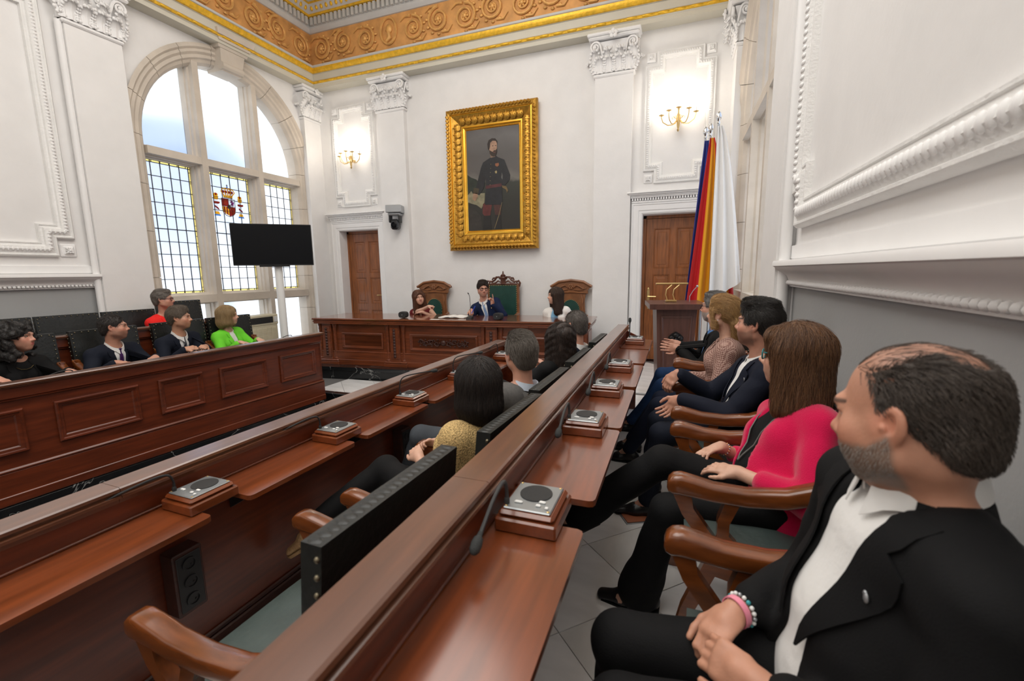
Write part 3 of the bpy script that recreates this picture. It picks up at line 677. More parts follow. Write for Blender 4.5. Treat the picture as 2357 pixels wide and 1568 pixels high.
def emblem(w_, W, pane, d):
    """the coat of arms in coloured glass in the middle light"""
    RED = Mglass('red_glass', (.50, .012, .03), .25); YEL = Mglass('amber_glass', (.95, .62, .08), .25); WHI = Mglass('white_glass', (.93, .9, .88), .25)
    PUR = Mglass('purple_glass', (.42, .04, .32), .25); BLU = Mglass('blue_glass', (.30, .48, .72), .25); BRN = M('vitreous_paint', (.05, .025, .015), .5)
    k = (d+6.6)/6.6; cu, cz = 5.405, 2.9
    h = bpy.data.objects.new('emblem', None); link(h, w_)
    def pc(nm, pts, mat, dd=0): pane(nm, [(cu+x, cz+y) for x, y in pts], mat, h, d+dd, .004)
    def disc(x, y, r, n=12, ry=None): return [(x+r*math.cos(a), y+(ry or r)*math.sin(a)) for a in np.linspace(0, 2*PI, n+1)[:-1]]
    # shield quarters
    b = MB(); b.tube([W(cu+x, cz+y, d) for x, y in [(-.114, .119), (0, .119), (.114, .119), (.114, -.04), (.101, -.10), (.06, -.142), (0, -.161), (-.06, -.142), (-.101, -.10), (-.114, -.04)]], .0045, 5, closed=True); b.build('outline', BRN, h)
    for l_ in ([(0, .119), (0, -.161)], [(-.114, 0), (.114, 0)]):
        b = MB(); b.tube([W(cu+x, cz+y, d-.003) for x, y in l_], .003, 5); b.build('outline', BRN, h)
    pc('quarter', [(-.11, .115), (-.003, .115), (-.003, .0), (-.11, .0)], RED, -.004); pc('quarter', [(.003, .115), (.11, .115), (.11, 0), (.003, 0)], WHI, -.004)
    for i in range(5):
        x0 = -.108+i*.021; pc('pale', [(x0, -.005), (x0+.021, -.005), (x0+.021, -.13-.004*i), (x0, -.075-.014*i)], YEL if i % 2 == 0 else RED, -.004)
    pc('quarter', [(.003, -.005), (.11, -.005), (.108, -.05), (.095, -.1), (.06, -.135), (.003, -.155)], RED, -.004)
    # castle, lion, chains, oval
    pc('castle', [(-.09, .02), (-.025, .02), (-.025, .05), (-.032, .05), (-.032, .085), (-.04, .085), (-.04, .07), (-.05, .07), (-.05, .10), (-.065, .10), (-.065, .07), (-.075, .07), (-.075, .085), (-.083, .085), (-.083, .05), (-.09, .05)], YEL, -.008)
    pc('lion', [(.03, .012), (.045, .02), (.05, .035), (.065, .015), (.08, .012), (.075, .03), (.085, .045), (.095, .075), (.085, .08), (.078, .062), (.07, .085), (.06, .1), (.04, .1), (.03, .088), (.045, .08), (.025, .07), (.03, .06), (.05, .06), (.042, .045), (.03, .03)], PUR, -.008)
    for i in range(8):
        a = i*PI/4+.39; pc('chain', [(.055+.012*math.cos(a-.4), -.065+.014*math.sin(a-.4)), (.055+.045*math.cos(a-.1), -.065+.055*math.sin(a-.1)), (.055+.045*math.cos(a+.1), -.065+.055*math.sin(a+.1)), (.055+.012*math.cos(a+.4), -.065+.014*math.sin(a+.4))], YEL, -.008)
    b = MB(); b.tube([W(cu+.055+.043*math.cos(a), cz-.065+.05*math.sin(a), d-.006) for a in np.linspace(0, 2*PI, 19)[:-1]], .005, 5, closed=True); b.build('chain_ring', YEL, h)
    pc('oval', disc(0, -.005, .03, 12, .036), BRN, -.010); pc('oval', disc(0, -.005, .021, 12, .027), BLU, -.013)
    for x, y in ((-.007, .003), (.007, .003), (0, -.013)): pc('fleur', disc(x, y, .005, 6, .008), YEL, -.016)
    # crown
    pc('crown_band', [(-.075, .135), (.075, .135), (.085, .17), (-.085, .17)], YEL, -.004)
    pc('crown_edge', [(-.08, .128), (.08, .128), (.076, .138), (-.076, .138)], BRN, -.006)
    for x in (-.05, -.02, .02, .05): pc('jewel', disc(x, .153, .008, 8), RED if x > 0 else BLU, -.010)
    pc('crown_cap', [(-.11, .235), (-.085, .17), (.085, .17), (.11, .235), (.075, .26), (0, .272), (-.075, .26)], WHI, 0)
    for x, r in ((-.075, .02), (-.028, .02), (.028, .02), (.075, .02)): pc('velvet', disc(x, .222, r, 10, .022), RED, -.006)
    for x0, x1 in ((-.07, -.115), (-.03, -.052), (0, 0), (.03, .052), (.07, .115)):
        b = MB(); b.tube([W(cu+x0, cz+.17, d-.006), W(cu+x1, cz+.222, d-.010), W(cu+x1*.8, cz+.262, d-.010), W(cu+x1*.25, cz+.282, d-.008)], .008, 6); b.build('crown_arch', YEL, h)
    pc('orb', disc(0, .295, .014, 10), BLU, -.006); pc('cross', [(-.005, .305), (.005, .305), (.005, .318), (.014, .318), (.014, .327), (.005, .327), (.005, .34), (-.005, .34), (-.005, .327), (-.014, .327), (-.014, .318), (-.005, .318)], BRN, -.006)
    # the two pillars with ribbons
    for s in (-1, 1):
        x = s*.205
        pc('pillar_shaft', [(x-.024, -.10), (x+.024, -.10), (x+.024, .085), (x-.024, .085)], WHI, 0)
        pc('pillar_capital', [(x-.028, .085), (x+.028, .085), (x+.038, .125), (x-.038, .125)], YEL, -.004)
        pc('pillar_base', [(x-.04, -.14), (x+.04, -.14), (x+.028, -.10), (x-.028, -.10)], YEL, -.004)
        pc('wave', [(x-.055, -.165), (x+.055, -.165), (x+.042, -.14), (x-.042, -.14)], BLU, -.004)
        pc('pillar_crown', [(x-.03, .13), (x+.03, .13), (x+.036, .17), (x+.015, .185), (x-.015, .185), (x-.036, .17)], YEL, -.004)
        pc('velvet', disc(x, .165, .018, 8), RED, -.008); pc('outline', [(x-.04, .124), (x+.04, .124), (x+.04, .131), (x-.04, .131)], BRN, -.008)
        pc('ribbon', [(x-.05, .03), (x-.03, .02), (x+.03, .02), (x+.055, .035), (x+.05, .055), (x-.045, .055)], RED, -.006)
        pc('ribbon', [(x-.03, -.005), (x+.03, -.045), (x+.034, -.075), (x-.034, -.03)], RED, -.006)
        for i in range(3): pc('letter_mark', [(x-.03+i*.022, .03), (x-.018+i*.022, .03), (x-.018+i*.022, .046), (x-.03+i*.022, .046)], YEL, -.010)
window(1, XL, -1); window(2, XR, 1)
# ================================================================ council desks
def frame_mould(b, y0, y1, z0, z1, x, sx, wd=.05, hh=.022):
    rows = []
    for e, t in ((0, 0), (0, hh*.6), (wd*.15, hh), (wd*.35, hh*.9), (wd*.45, hh*.5), (wd*.75, hh*.35), (wd*.85, hh*.1), (wd, -.004)):
        rows.append([(x+sx*t, y0+e, z0+e), (x+sx*t, y1-e, z0+e), (x+sx*t, y1-e, z1-e), (x+sx*t, y0+e, z1-e)])
    b.loft(rows, caps=False); b.add(rows[-1], [(0, 1, 2, 3)])
CONS = {}
def console_meshes():
    b = MB(); b.box(-.085, -.095, -.036, .085, .095, .004, .005); b.box(-.077, -.087, .004, .077, .087, .022, .008); CONS['box'] = b.mesh('box', TABLE)
    b = MB(); b.box(-.066, -.076, .022, .066, .076, .028, .003); CONS['plate'] = b.mesh('face_plate', METAL)
    b = MB(); b.lathe([(.046, .028), (.046, .0305), (.043, .031)], c=(0, .018, 0), n=24); CONS['grille'] = b.mesh('speaker_grille', GRILLE)
    b = MB(); b.box(-.007, -.006, .028, .007, .006, .033, .002); CONS['button'] = b.mesh('button', WHITE, 0)
    b = MB(); b.lathe([(.004, .028), (.004, .0295), (.001, .0305)], n=8); CONS['screw'] = b.mesh('screw', BRASS)
console_meshes()
def console(loc, rz, label, mic, thick=False):
    """wooden box with a grey plate, loudspeaker and gooseneck microphone. mic = points of the neck in local coords"""
    t = thing('microphone_console', label, 'microphone console', loc, rz)
    for k in ('box', 'plate', 'grille'): inst(CONS[k].name.split('.')[0], CONS[k], t)
    for x, y, sx in ((.025, -.047, 1), (.031, -.027, 1.3), (-.032, -.043, 1.6), (.050, -.053, .7)): inst('button', CONS['button'], t, (x, y, 0), (0, 0, 0), (sx, .8, 1))
    for x, y in ((-.058, -.068), (.058, -.068), (-.058, .068), (.058, .068)): inst('screw', CONS['screw'], t, (x, y, 0))
    b = MB(); b.lathe([(.008, .028), (.008, .04), (.005, .045)], c=mic[0], n=10)
    P = [Vector(p) for p in mic]; pts = []
    for i in range(len(P)-1):
        p0, p1, p2, p3 = P[max(i-1, 0)], P[i], P[i+1], P[min(i+2, len(P)-1)]
        for s in np.linspace(0, 1, 7)[:-1]:
            pts.append(.5*((2*p1)+(p2-p0)*s+(2*p0-5*p1+4*p2-p3)*s*s+(3*p1-p0-3*p2+p3)*s**3))
    pts.append(P[-1]); pts = [Vector((p.x, p.y, max(p.z, .03))) for p in pts]
    pts[0].z += .028
    b.tube(pts, .0052 if thick else .0042, 8); nk = b.build('gooseneck', M('gooseneck_grey', (.035, .036, .037), .5) if thick else BLACK, t)
    d = (pts[-1]-pts[-2]).normalized(); e = pts[-1]
    b = MB(); b.tube([e-d*.012, e, e+d*.004, e+d*.018, e+d*.034, e+d*.042, e+d*.045], [.006, .007, .011, .0135, .0125, .008, .002], 12); b.build('microphone_head', M('mic_foam', (.035, .037, .037), .9, bump=.4, bs=300), nk)
    return t
def desk_row(name, label, loc, rz, sx, y0, y1, tables, joints, panels=None, plinth=True, extra=None):
    """local: front panel at x=0 facing sx*-1 ... people sit on the sx side; z=0 the tier they sit on"""
    t = thing(name, label, 'desk', loc, rz)
    X = lambda a: sx*a
    b = MB(); b.box(X(.0), y0, 0, X(.035), y1, .845, .003); fp = b.build('front_panel', WOOD, t)
    if plinth:
        b = MB(); b.box(X(-.03), y0, .0, X(.0), y1, .235, .004); b.box(X(-.035), y0, .235, X(.0), y1, .262, .010); b.box(X(-.04), y0, 0, X(0), y1, .07, .006); b.build('plinth', WOOD, t)
        b = MB(); b.box(X(-.03), y0, .765, X(.0), y1, .845, .004); b.box(X(-.02), y0, .745, X(0), y1, .765, .008); b.build('frieze_board', WOOD, t)
    if panels:
        for a, c in panels:
            b = MB(); frame_mould(b, a, c, .36, .68, 0, -sx, .055, .026); b.build('raised_panel', WOOD, t, 20)
    # back of the front panel (inner skirting) and end cheeks
    b = MB(); b.box(X(.035), y0, 0, X(.055), y1, .085, .006); b.box(X(.035), y0, .085, X(.047), y1, .11, .006); b.build('skirting', DARKW, t)
    for y in (y0, y1-.03):
        b = MB(); b.prism([(X(0), 0), (X(.14), 0), (X(.14), .5), (X(.22), .70), (X(.22), .73), (X(0), .84)], y, y+.03, axis=1); b.build('end_panel', WOOD, t, 0)
    cuts = [y0-.02]+list(joints)+[y1+.02]
    for a, c in zip(cuts[:-1], cuts[1:]):
        pr = [(-.045, .845), (-.045, .852), (-.06, .858), (-.062, .872), (-.055, .88), (.045, .88), (.052, .876), (.054, .866), (.046, .862), (.046, .856), (.058, .852), (.058, .842), (.04, .838), (.03, .80), (.0, .80), (0, .845)]
        b = MB(); b.loft([[(X(p), y, z) for p, z in pr] for y in (a+.0008, c-.0008)]); b.build('rail', RAIL, t, 25)
    for a, c in tables:                                               # writing boards with rounded corners
        r = .018; x0, x1 = .03, .292
        pl = [(x0, a), (x1-r, a), (x1-r*.3, a+r*.3), (x1, a+r), (x1, c-r), (x1-r*.3, c-r*.3), (x1-r, c), (x0, c)]
        b = MB(); b.prism([(X(p), q) for p, q in pl], .722, .742); wb_ = b.build('writing_board', TABLE, t, 30)
        b = MB(); b.box(X(.03), a+.02, .742, X(.045), c-.02, .752, .003); b.build('batten', WOOD, wb_)
        for y in (a+.1, c-.1):
            b = MB(); b.add([(X(.04), y-.015, .72), (X(.04), y+.015, .72), (X(.24), y+.015, .72), (X(.24), y-.015, .72), (X(.04), y-.015, .60), (X(.04), y+.015, .60)], [(0, 1, 2, 3), (0, 4, 5, 1), (3, 2, 5, 4), (0, 3, 4), (1, 5, 2)])
            b.build('bracket', BLACK, wb_, 0)
    return t
# right row (people at +x), middle row (angled a little), left front and left back rows
desk_row('council_desk', 'long mahogany council desk in the foreground with writing boards, on the right of the aisle', (-.500, 0, T2), 0, 1, -.35, 4.66,
         [(.36, 1.10), (1.256, 1.90), (1.925, 2.60), (2.67, 3.32), (3.385, 3.99), (4.03, 4.60)], [1.02, 2.45, 3.2])
TH_M = -.026
desk_row('council_desk', 'long mahogany council desk of the middle row, its boards under the near black chair backs', (-1.885, 0, T1), TH_M, 1, -.35, 4.45,
         [(.30, 1.05), (1.20, 1.81), (1.905, 2.52), (2.60, 3.26), (3.36, 3.98)], [.9, 2.52])
TH_L = -math.atan(.06)
desk_row('council_desk', 'long mahogany council desk with raised front panels, left of the hall below the seated officials', (-4.56, 0, T1), TH_L, -1, .30, 4.47,
         [(.45, 1.05), (1.15, 1.72), (1.82, 2.40), (2.5, 3.02), (3.12, 3.72), (3.82, 4.38)], [3.07], [(.55, 1.02), (1.18, 1.71), (1.88, 2.435), (2.59, 2.98), (3.15, 3.68), (3.855, 4.365)])
desk_row('council_desk', 'dark council desk of the back left row, partly hidden behind the seated officials', (-5.78, 0, T2), TH_L, -1, .30, 4.05,
         [(.5, 1.4), (1.5, 2.4), (2.5, 3.2), (3.3, 3.95)], [2.4])
b = MB(); b.box(-1.5, .2, 0, .03, 4.47, T1, .01)
o = b.build('platform_left', MARB, None, 25); o.location = (-4.56, 0, 0); o.rotation_euler = (0, 0, TH_L); o.scale = (1.32, 1, 1); o['kind'] = 'structure'; o.name = 'floor.left_tier'
b = MB(); b.box(-6.6, .2, 0, -5.86, 4.35, T2, .01); o = b.build('floor.back_tier', MARB, None, 25); o['kind'] = 'structure'
b = MB(); b.box(0, 0, -.02, .03, 4.85, T1+.004, .006); o = b.build('floor.middle_edge', MARB, None); o.location = (-1.96, -.1, 0); o.rotation_euler = (0, 0, TH_M); o['kind'] = 'structure'
# consoles with microphones
GN = [(-.05, -.06, 0), (-.05, -.06, .07), (-.055, -.10, .105), (-.065, -.17, .08), (-.075, -.24, .03)]
for i, (y, lab) in enumerate(((1.115, 'large wooden microphone console nearest the camera, head drooping over the foreground rail'), (1.87, 'microphone console second from the camera on the foreground desk'), (2.49, 'microphone console third from the camera on the foreground desk'), (3.12, 'microphone console fourth from the camera on the foreground desk'), (4.33, 'microphone console at the far end of the foreground desk, upright stem'))):
    up = [(-.05, -.05, 0), (-.05, -.05, .06), (-.05, -.05, .12), (-.05, -.05, .17)] if i == 4 else [(-.062, -.055, 0), (-.062, -.055, .06), (-.062, -.075, .098), (-.060, -.15, .088), (-.056, -.25, .045)]
    console((-.352, y, T2+.778), 0, lab, up, True)
def mid(x, y): c, s = math.cos(TH_M), math.sin(TH_M); return (-1.885+x*c-y*s, x*s+y*c)
for i, (y, lab) in enumerate(((1.105, 'microphone console nearest the camera on the middle desk, stem lying back over the rail'), (1.83, 'second microphone console on the middle desk, beside the glossy reflecting board'), (2.52, 'third microphone console on the middle desk, thin bent stem'), (3.25, 'fourth microphone console on the middle desk, left of the dark bob of hair'), (4.16, 'last microphone console on the middle desk, near the dais'))):
    px, py = mid(.150, y)
    gn = [(-.055, -.06, 0), (-.055, -.06, .07), (-.062, -.09, .10), (-.09, -.20, .085), (-.13, -.36, .045)] if i < 2 else [(-.05, -.05, 0), (-.05, -.05, .09), (-.03, -.03, .145), (.04, .05, .16), (.10, .11, .165)]
    if i == 4: gn = [(-.05, -.05, 0), (-.05, -.05, .09), (-.06, -.07, .12), (-.10, -.12, .09)]
    console((px, py, T1+.778), TH_M, lab, gn)
def lef(x, y): c, s = math.cos(TH_L), math.sin(TH_L); return (-4.56+x*c-y*s, x*s+y*c)
for i, (y, lab) in enumerate(((1.36, 'microphone stem arching over the left desk before the woman with curly hair'), (2.02, 'microphone stem over the left desk before the man with the purple tie'), (3.06, 'microphone stem over the left desk below the clasped hands of the man with striped tie'), (4.10, 'microphone stem at the far end of the left desk beside the screen pole'), (3.55, 'flat microphone console on the left desk before the woman in green'))):
    px, py = lef(-.150, y)
    gn = [(.05, .05, 0), (.05, .05, .06), (.05, .03, .105), (.045, -.06, .10), (.04, -.20, .05)] if i < 4 else [(.05, .05, 0), (.05, .02, .02), (.05, -.05, .03)]
    console((px, py, T1+.778), TH_L+PI, lab, [(-p[0], -p[1], p[2]) for p in gn])
px, py = lef(-1.47, 2.12); console((px, py, T2+.778), TH_L, 'microphone stem on the back left desk before the empty chair', [(.05, .05, 0), (.05, .05, .06), (.05, .03, .10), (.045, -.06, .09), (.04, -.18, .03)])
# socket boxes
def socket_box(loc, rz, label):
    t = thing('socket_box', label, 'socket', loc, rz); b = MB(); b.box(-.0, -.055, -.13, .075, .055, .13, .004); b.build('housing', DARKW, t)
    b = MB(); b.box(.075, -.045, -.115, .079, .045, .115, .002); b.build('plate', BLACK, t)
    for z in (-.075, 0, .075):
        b = MB(); b.lathe([(.026, 0), (.026, .004), (.021, .004), (.019, -.012), (0, -.012)], n=16, M=Matrix.Translation((.0795, 0, z)) @ Matrix.Rotation(PI/2, 4, 'Y')); b.lathe([(.004, 0), (.004, .003), (0, .003)], n=8, M=Matrix.Translation((.08, .009, z-.006)) @ Matrix.Rotation(PI/2, 4, 'Y')); b.build('outlet', BLACK, t)
px, py = mid(.036, 1.05); socket_box((px, py, T1+.43), TH_M, 'dark socket box with three outlets under the nearest middle writing board')
px, py = mid(.036, 2.50); socket_box((px, py, T1+.43), TH_M, 'dark socket box under the middle desk beyond the seated woman in beige vest')
def floor_flap(loc, rz, label):
    t = thing('floor_outlet', label, 'floor outlet', loc, rz); b = MB(); b.box(-.09, -.07, -.01, .09, .07, .004, .002); b.build('frame', SILVER, t)
    b = MB(); b.box(-.08, -.06, .004, .08, .06, .008, .002, M=Matrix.Translation((0, 0, .001))); b.build('lid', M('terracotta_lid', (.40, .13, .06), .5), t)
floor_flap((-.17, 2.52, T2), .5, 'small floor outlet with brown lid near the trouser legs of the woman in pink')
floor_flap((-.27, 4.05, T2), .3, 'small floor outlet with terracotta lid beside the black shoe at the far end')
# ================================================================ chairs
def arm_side(b, s, mir):
    """one curved wooden side: arm, scrolled front and two crossing struts; x = s"""
    w0, w1 = s-.024, s+.024
    top = [(-.27, .80), (-.20, .755), (-.08, .715), (.05, .70), (.17, .705), (.26, .72), (.305, .725), (.335, .712), (.345, .69), (.335, .665), (.305, .652), (.26, .655), (.15, .648), (.03, .645), (-.08, .655), (-.19, .69), (-.27, .735)]
    mid_ = [(-.275, .772, .034), (-.20, .725, .033), (-.08, .687, .030), (.05, .674, .028), (.17, .677, .029), (.25, .688, .034), (.295, .693, .036), (.325, .690, .033), (.342, .686, .022), (.348, .684, .008)]
    rings = []
    for y, z, hh in mid_:
        ww = .034 if y < .33 else (.031 if y < .345 else .022)
        rings.append([(s+ww*math.copysign(abs(math.cos(a))**.38, math.cos(a)), y, z+hh*math.copysign(abs(math.sin(a))**.5, math.sin(a))) for a in np.linspace(0, 2*PI, 21)[:-1]])
    b.loft(rings)
    def band(c, ws):
        L, R = [], []
        for i, (y, z) in enumerate(c):
            p, q = c[max(i-1, 0)], c[min(i+1, len(c)-1)]; t = (q[0]-p[0], q[1]-p[1]); l = math.hypot(*t); n = (-t[1]/l, t[0]/l); h = ws[i]/2
            L.append((y+n[0]*h, z+n[1]*h)); R.append((y-n[0]*h, z-n[1]*h))
        b.prism(L+R[::-1], w0+.004, w1-.004, axis=0)
    band([(.29, .67), (.265, .60), (.215, .54), (.165, .48), (.16, .42), (.20, .33), (.25, .22), (.28, .10), (.30, .0)], [.07, .05, .05, .055, .06, .055, .05, .05, .07])
    band([(.10, .655), (.13, .58), (.13, .52), (.07, .46), (-.02, .38), (-.12, .26), (-.20, .13), (-.25, .0)], [.05, .045, .05, .055, .06, .055, .05, .065])
    band([(-.26, .80), (-.235, .62), (-.20, .45), (-.12, .40), (.0, .38), (.16, .40)], [.05, .045, .05, .06, .06, .05])
def armchair_proto():
    P = {}
    for s, k in ((-.30, 'l'), (.30, 'r')):
        b = MB(); arm_side(b, s, 0); P['side_'+k] = b.mesh('arm_frame', OAK, 40)
    b = MB(); b.box(-.28, -.03, .05, .28, .03, .11, .01); b.box(-.28, -.24, .36, .28, -.20, .42, .008); b.box(-.28, .15, .36, .28, .19, .42, .008); P['stretcher'] = b.mesh('stretcher', OAK)
    g = []
    for v in np.linspace(-.24, .27, 9):
        g.append([(u, v, .475+.02*(1-(u/.29)**4)*(1-((v-.015)/.27)**4)) for u in np.linspace(-.29, .29, 9)])
    b = MB(); b.slab(g, .05); P['seat'] = b.mesh('seat', SEATL, 60)
    def back(n):
        b = MB(); W_ = .305; z0, z1 = .44, 1.075; rows = []
        c = .012
        for (x, y, m_) in ((0, 0, 0),): pass
        def pt(u, z, d): return (u, -.27-(z-.45)*.10+d, z)
        g = []
        for i in range(9):
            z = z0+(z1-z0)*i/8
            g.append([pt(-W_+2*W_*j/10, z, .025+.012*math.sin(PI*i/8)*math.sin(PI*j/10)) for j in range(11)])
        g2 = [[(p[0], p[1]-.055-.012*math.sin(PI*i/8)*math.sin(PI*j/10), p[2]) for j, p in enumerate(r)] for i, r in enumerate(g)]
        R, C = 9, 11; v = [p for r in g for p in r]+[p for r in g2 for p in r]; o = R*C; f = []
        for i in range(R-1):
            for j in range(C-1):
                a = i*C+j; f.append((a, a+1, a+C+1, a+C)); f.append((o+a, o+a+C, o+a+C+1, o+a+1))
        for j in range(C-1): f.append((j, o+j, o+j+1, j+1)); a = (R-1)*C+j; f.append((a, a+1, o+a+1, o+a))
        for i in range(R-1): a = i*C; f.append((a, a+C, o+a+C, o+a)); a = i*C+C-1; f.append((a, o+a, o+a+C, a+C))
        b.add(v, f); return b.mesh('backrest', BLEATH, 50)
    P['back'] = back(0)
    b = MB()
    for z, dd in ((1.073, 0),):                                       # gathered leather welt along the top
        for i in range(22):
            u = -.29+.58*i/21; b.ell((u, -.27-.061-.003, z+.001), (.015, .022, .0035), 6, 4)
    P['welt'] = b.mesh('welt', BLEATH, 60, False)
    P['stud'] = MB().ell((0, 0, 0), (.0075, .0075, .0075), 8, 5).mesh('stud', STUD, 60, False)
    pos = []
    for s in (-1, 1):
        for i in range(15):
            z = .47+.575*i/14; y = -.27-(z-.45)*.10
            pos.append((s*.306, y-.02, z)); pos.append((s*.285, y+.027, z))
    for i in range(10): pos.append((-.26+.52*i/9, -.27-.061-.002+.03, 1.06))
    P['studpos'] = pos
    b = MB()
    for p in pos: b.ell(p, (.0075, .0075, .0075), 6, 4)
    P['studs'] = b.mesh('stud_row', STUD, 60, False)
    return P
ACH = armchair_proto()
def armchair(loc, rz, label, fine=False, group=None):
    t = thing('leather_armchair', label, 'chair', loc, rz, group)
    inst('seat', ACH['seat'], t); bk = inst('backrest', ACH['back'], t); inst('welt', ACH['welt'], bk); inst('arm_frame', ACH['side_l'], t); inst('arm_frame', ACH['side_r'], t); inst('stretcher', ACH['stretcher'], t)
    if fine:
        for p in ACH['studpos']: inst('stud', ACH['stud'], bk, p)
    else: inst('studs', ACH['studs'], bk, kind='stuff')
    return t
RCH = []                                                              # (x, y, rz) of the right row
for y, lab in ((.93, 'wooden armchair at the right edge under the bald man in black suit'), (1.86, 'wooden armchair under the woman in the pink cardigan'), (2.68, 'wooden armchair under the young man in navy suit'), (3.42, 'wooden armchair under the woman in checked coat'), (4.08, 'wooden armchair at the far end under the grey-haired man with glasses')):
    c_ = armchair((.29, y, T2), PI/2, lab, y < 1); c_.scale = (.95, .85, 1); KID[c_.name][1].scale = (1, 1, .87)
for x, y, a, lab in ((-.995, .915, 2, 'empty black leather armchair in the foreground, its back edged with brass studs'), (-.945, 1.675, 3, 'black leather armchair behind the woman in beige crochet vest'), (-.95, 2.27, 2, 'black leather armchair behind the man in grey jacket'), (-.945, 2.97, 1, 'black leather armchair behind the woman with long curly hair'), (-.945, 3.78, 1, 'black leather armchair behind the man in navy at the dais end')):
    c_ = armchair((x, y, T1), PI/2-math.radians(a), lab, y < 2); c_.scale = (.90, 1, 1.0 if y < 1 else .975)
for i, (y, lab) in enumerate(((2.06, 'black leather armchair behind the woman with black curls'), (2.73, 'black leather armchair behind the man with purple tie'), (3.44, 'black leather armchair behind the man with striped tie'), (4.05, 'black leather armchair behind the woman in green'))):
    px, py = lef(-.82, y+.03); c_ = armchair((px, py, T1), TH_L-PI/2, lab); c_.scale = (.93, 1, 1.02)
for i, (y, lab) in enumerate(((2.16, 'empty black leather armchair of the back left row, leftmost against the grey dado'), (2.735, 'empty black leather armchair of the back left row behind the purple-tie man'), (3.32, 'empty black leather armchair of the back left row next to the stone pilaster'), (3.90, 'black leather armchair holding the woman in red'))):
    px, py = lef(-1.70, y+.10); c_ = armchair((px+.0, py, T2), TH_L-PI/2, lab); c_.scale = (.90, 1, .955 if i < 3 else 1.03)
t = thing('folded_scarf', 'small crumpled cream cloth on the arm of the farthest middle chair', 'scarf', (-1.05, 3.50, T1+.715), .4)
b = MB(); b.slab([[(-.09+.18*i/10, -.06+.12*j/8, .045*math.exp(-((i-5)/3.2)**2-((j-4)/3)**2)+.008*math.sin(i*1.3+j*.9)+.018) for i in range(11)] for j in range(9)], .012); b.build('cloth', M('cream_cloth', (.74, .66, .52), .85, bump=.3, bs=60), t, 60)
# ================================================================ the dais
TH_D = .075
def dais_desk():
    t = thing('presidential_desk', 'long carved presidential desk on the dais before three high-backed chairs', 'desk', (-5.40, 5.58, T2), TH_D)
    L = 4.30; b = MB()
    b.box(-.06, -.05, .722, L+.06, .86, .752, .008); b.build('desk_top', M('dais_top', (.17, .052, .022), .16, var=.28, vs=2, stretch=(1.2, 14, 14), coat=.6, coatr=.08, det=6), t)
    b = MB(); b.box(-.04, -.03, .66, L+.04, .82, .722, .006); b.box(-.05, -.04, .69, L+.05, .83, .705, .005); b.build('frieze_board', WOODX, t)
    for x0, x1 in ((.0, .28), (.36, .95), (1.02, 1.3), (1.36, 2.45), (2.52, 2.8), (2.86, 3.5), (3.56, 3.9), (3.96, 4.28)):
        b = MB(); b.box(x0, -.04, .662, x1, -.03, .684, .003); b.build('frieze_panel', WOODX, t)
    b = MB(); b.box(.02, .06, 0, L-.02, .10, .66); b.box(.0, .06, 0, .05, .6, .66); b.box(L-.05, .06, 0, L, .6, .66); b.build('carcass', WOODX, t, 0)
    b = MB(); b.box(.0, .02, 0, L, .07, .09, .006); b.box(0, .03, .09, L, .07, .21, .003); b.box(0, .025, .205, L, .07, .225, .006); b.build('plinth', WOODX, t)
    for x0, x1 in ((.42, 1.16), (1.62, 2.72), (3.10, 3.9)):
        b = MB(); rows = []
        z0, z1, y = .27, .52, .06
        for e, d in ((0, 0), (0, .018), (.012, .024), (.022, .012), (.03, .014), (.04, .0), (.044, .0)):
            rows.append([(x0+e, y-d, z0+e), (x1-e, y-d, z0+e), (x1-e, y-d, z1-e), (x0+e, y-d, z1-e)])
        b.loft(rows, caps=False); b.add(rows[-1], [(0, 1, 2, 3)]); b.build('desk_panel', WOODX, t, 20)
    for x in (.16, 1.38, 2.94, 4.14):                                 # clustered posts with a carved strip
        p = MB(); p.box(x-.20, -.0, .0, x+.20, .10, .055, .006); p.box(x-.19, .0, .055, x+.19, .10, .085, .012); pb = p.build('post_base', WOODX, t)
        for dx in (-.135, .135):
            b = MB(); b.lathe([(.036, .085), (.038, .11), (.028, .12), (.028, .55), (.034, .58), (.03, .60), (.04, .64), (.04, .66)], c=(x+dx, .05, 0), n=10); b.build('colonnette', WOODX, t)
        b = MB(); b.box(x-.085, .015, .085, x+.085, .10, .66, .004); b.box(x-.07, .005, .12, x+.07, .05, .62, .004); ps = b.build('post', WOODX, t)
        b = MB()
        for i in range(10): b.ell((x, .002, .17+.045*i), (.026, .014, .026), 6, 4)
        b.build('carved_strip', DARKW, ps, 50, fix=False)
    b = MB(); random.seed(3)                                           # scrolling foliage in the centre panel
    cx, cz = 2.17, .395
    for s in (-1, 1):
        for k in range(4):
            c0 = cx+s*(.10+.085*k); r = .040; pts = [(c0+r*(1-i/16*.75)*math.cos(s*(i*.55+k)), .045, cz+(.012 if k % 2 else -.012)+r*(1-i/16*.75)*math.sin(s*(i*.55+k))) for i in range(16)]
            b.tube(pts, [.010*(1-.5*i/15) for i in range(16)], 5)
            for m in range(5):
                a = m*1.25+k; b.ell((c0+.045*math.cos(a), .048, cz+.05*math.sin(a)), (.016, .008, .010), 6, 4)
    b.lathe([(.045, -.012), (.04, .0), (.03, .006), (.012, .012), (0, .012)], n=14, M=Matrix.Translation((cx, .05, cz)) @ Matrix.Rotation(PI/2, 4, 'X')); b.build('carved_foliage', DARKW, t, 50)
    # right end
    b = MB(); b.box(L-.004, .10, .10, L+.012, .55, .60, .004); b.build('end_panel', WOODX, t)
dais_desk()
def dsk(x, y): c, s = math.cos(TH_D), math.sin(TH_D); return (-5.40+x*c-y*s, 5.58+x*s+y*c)
DT = T2+.752
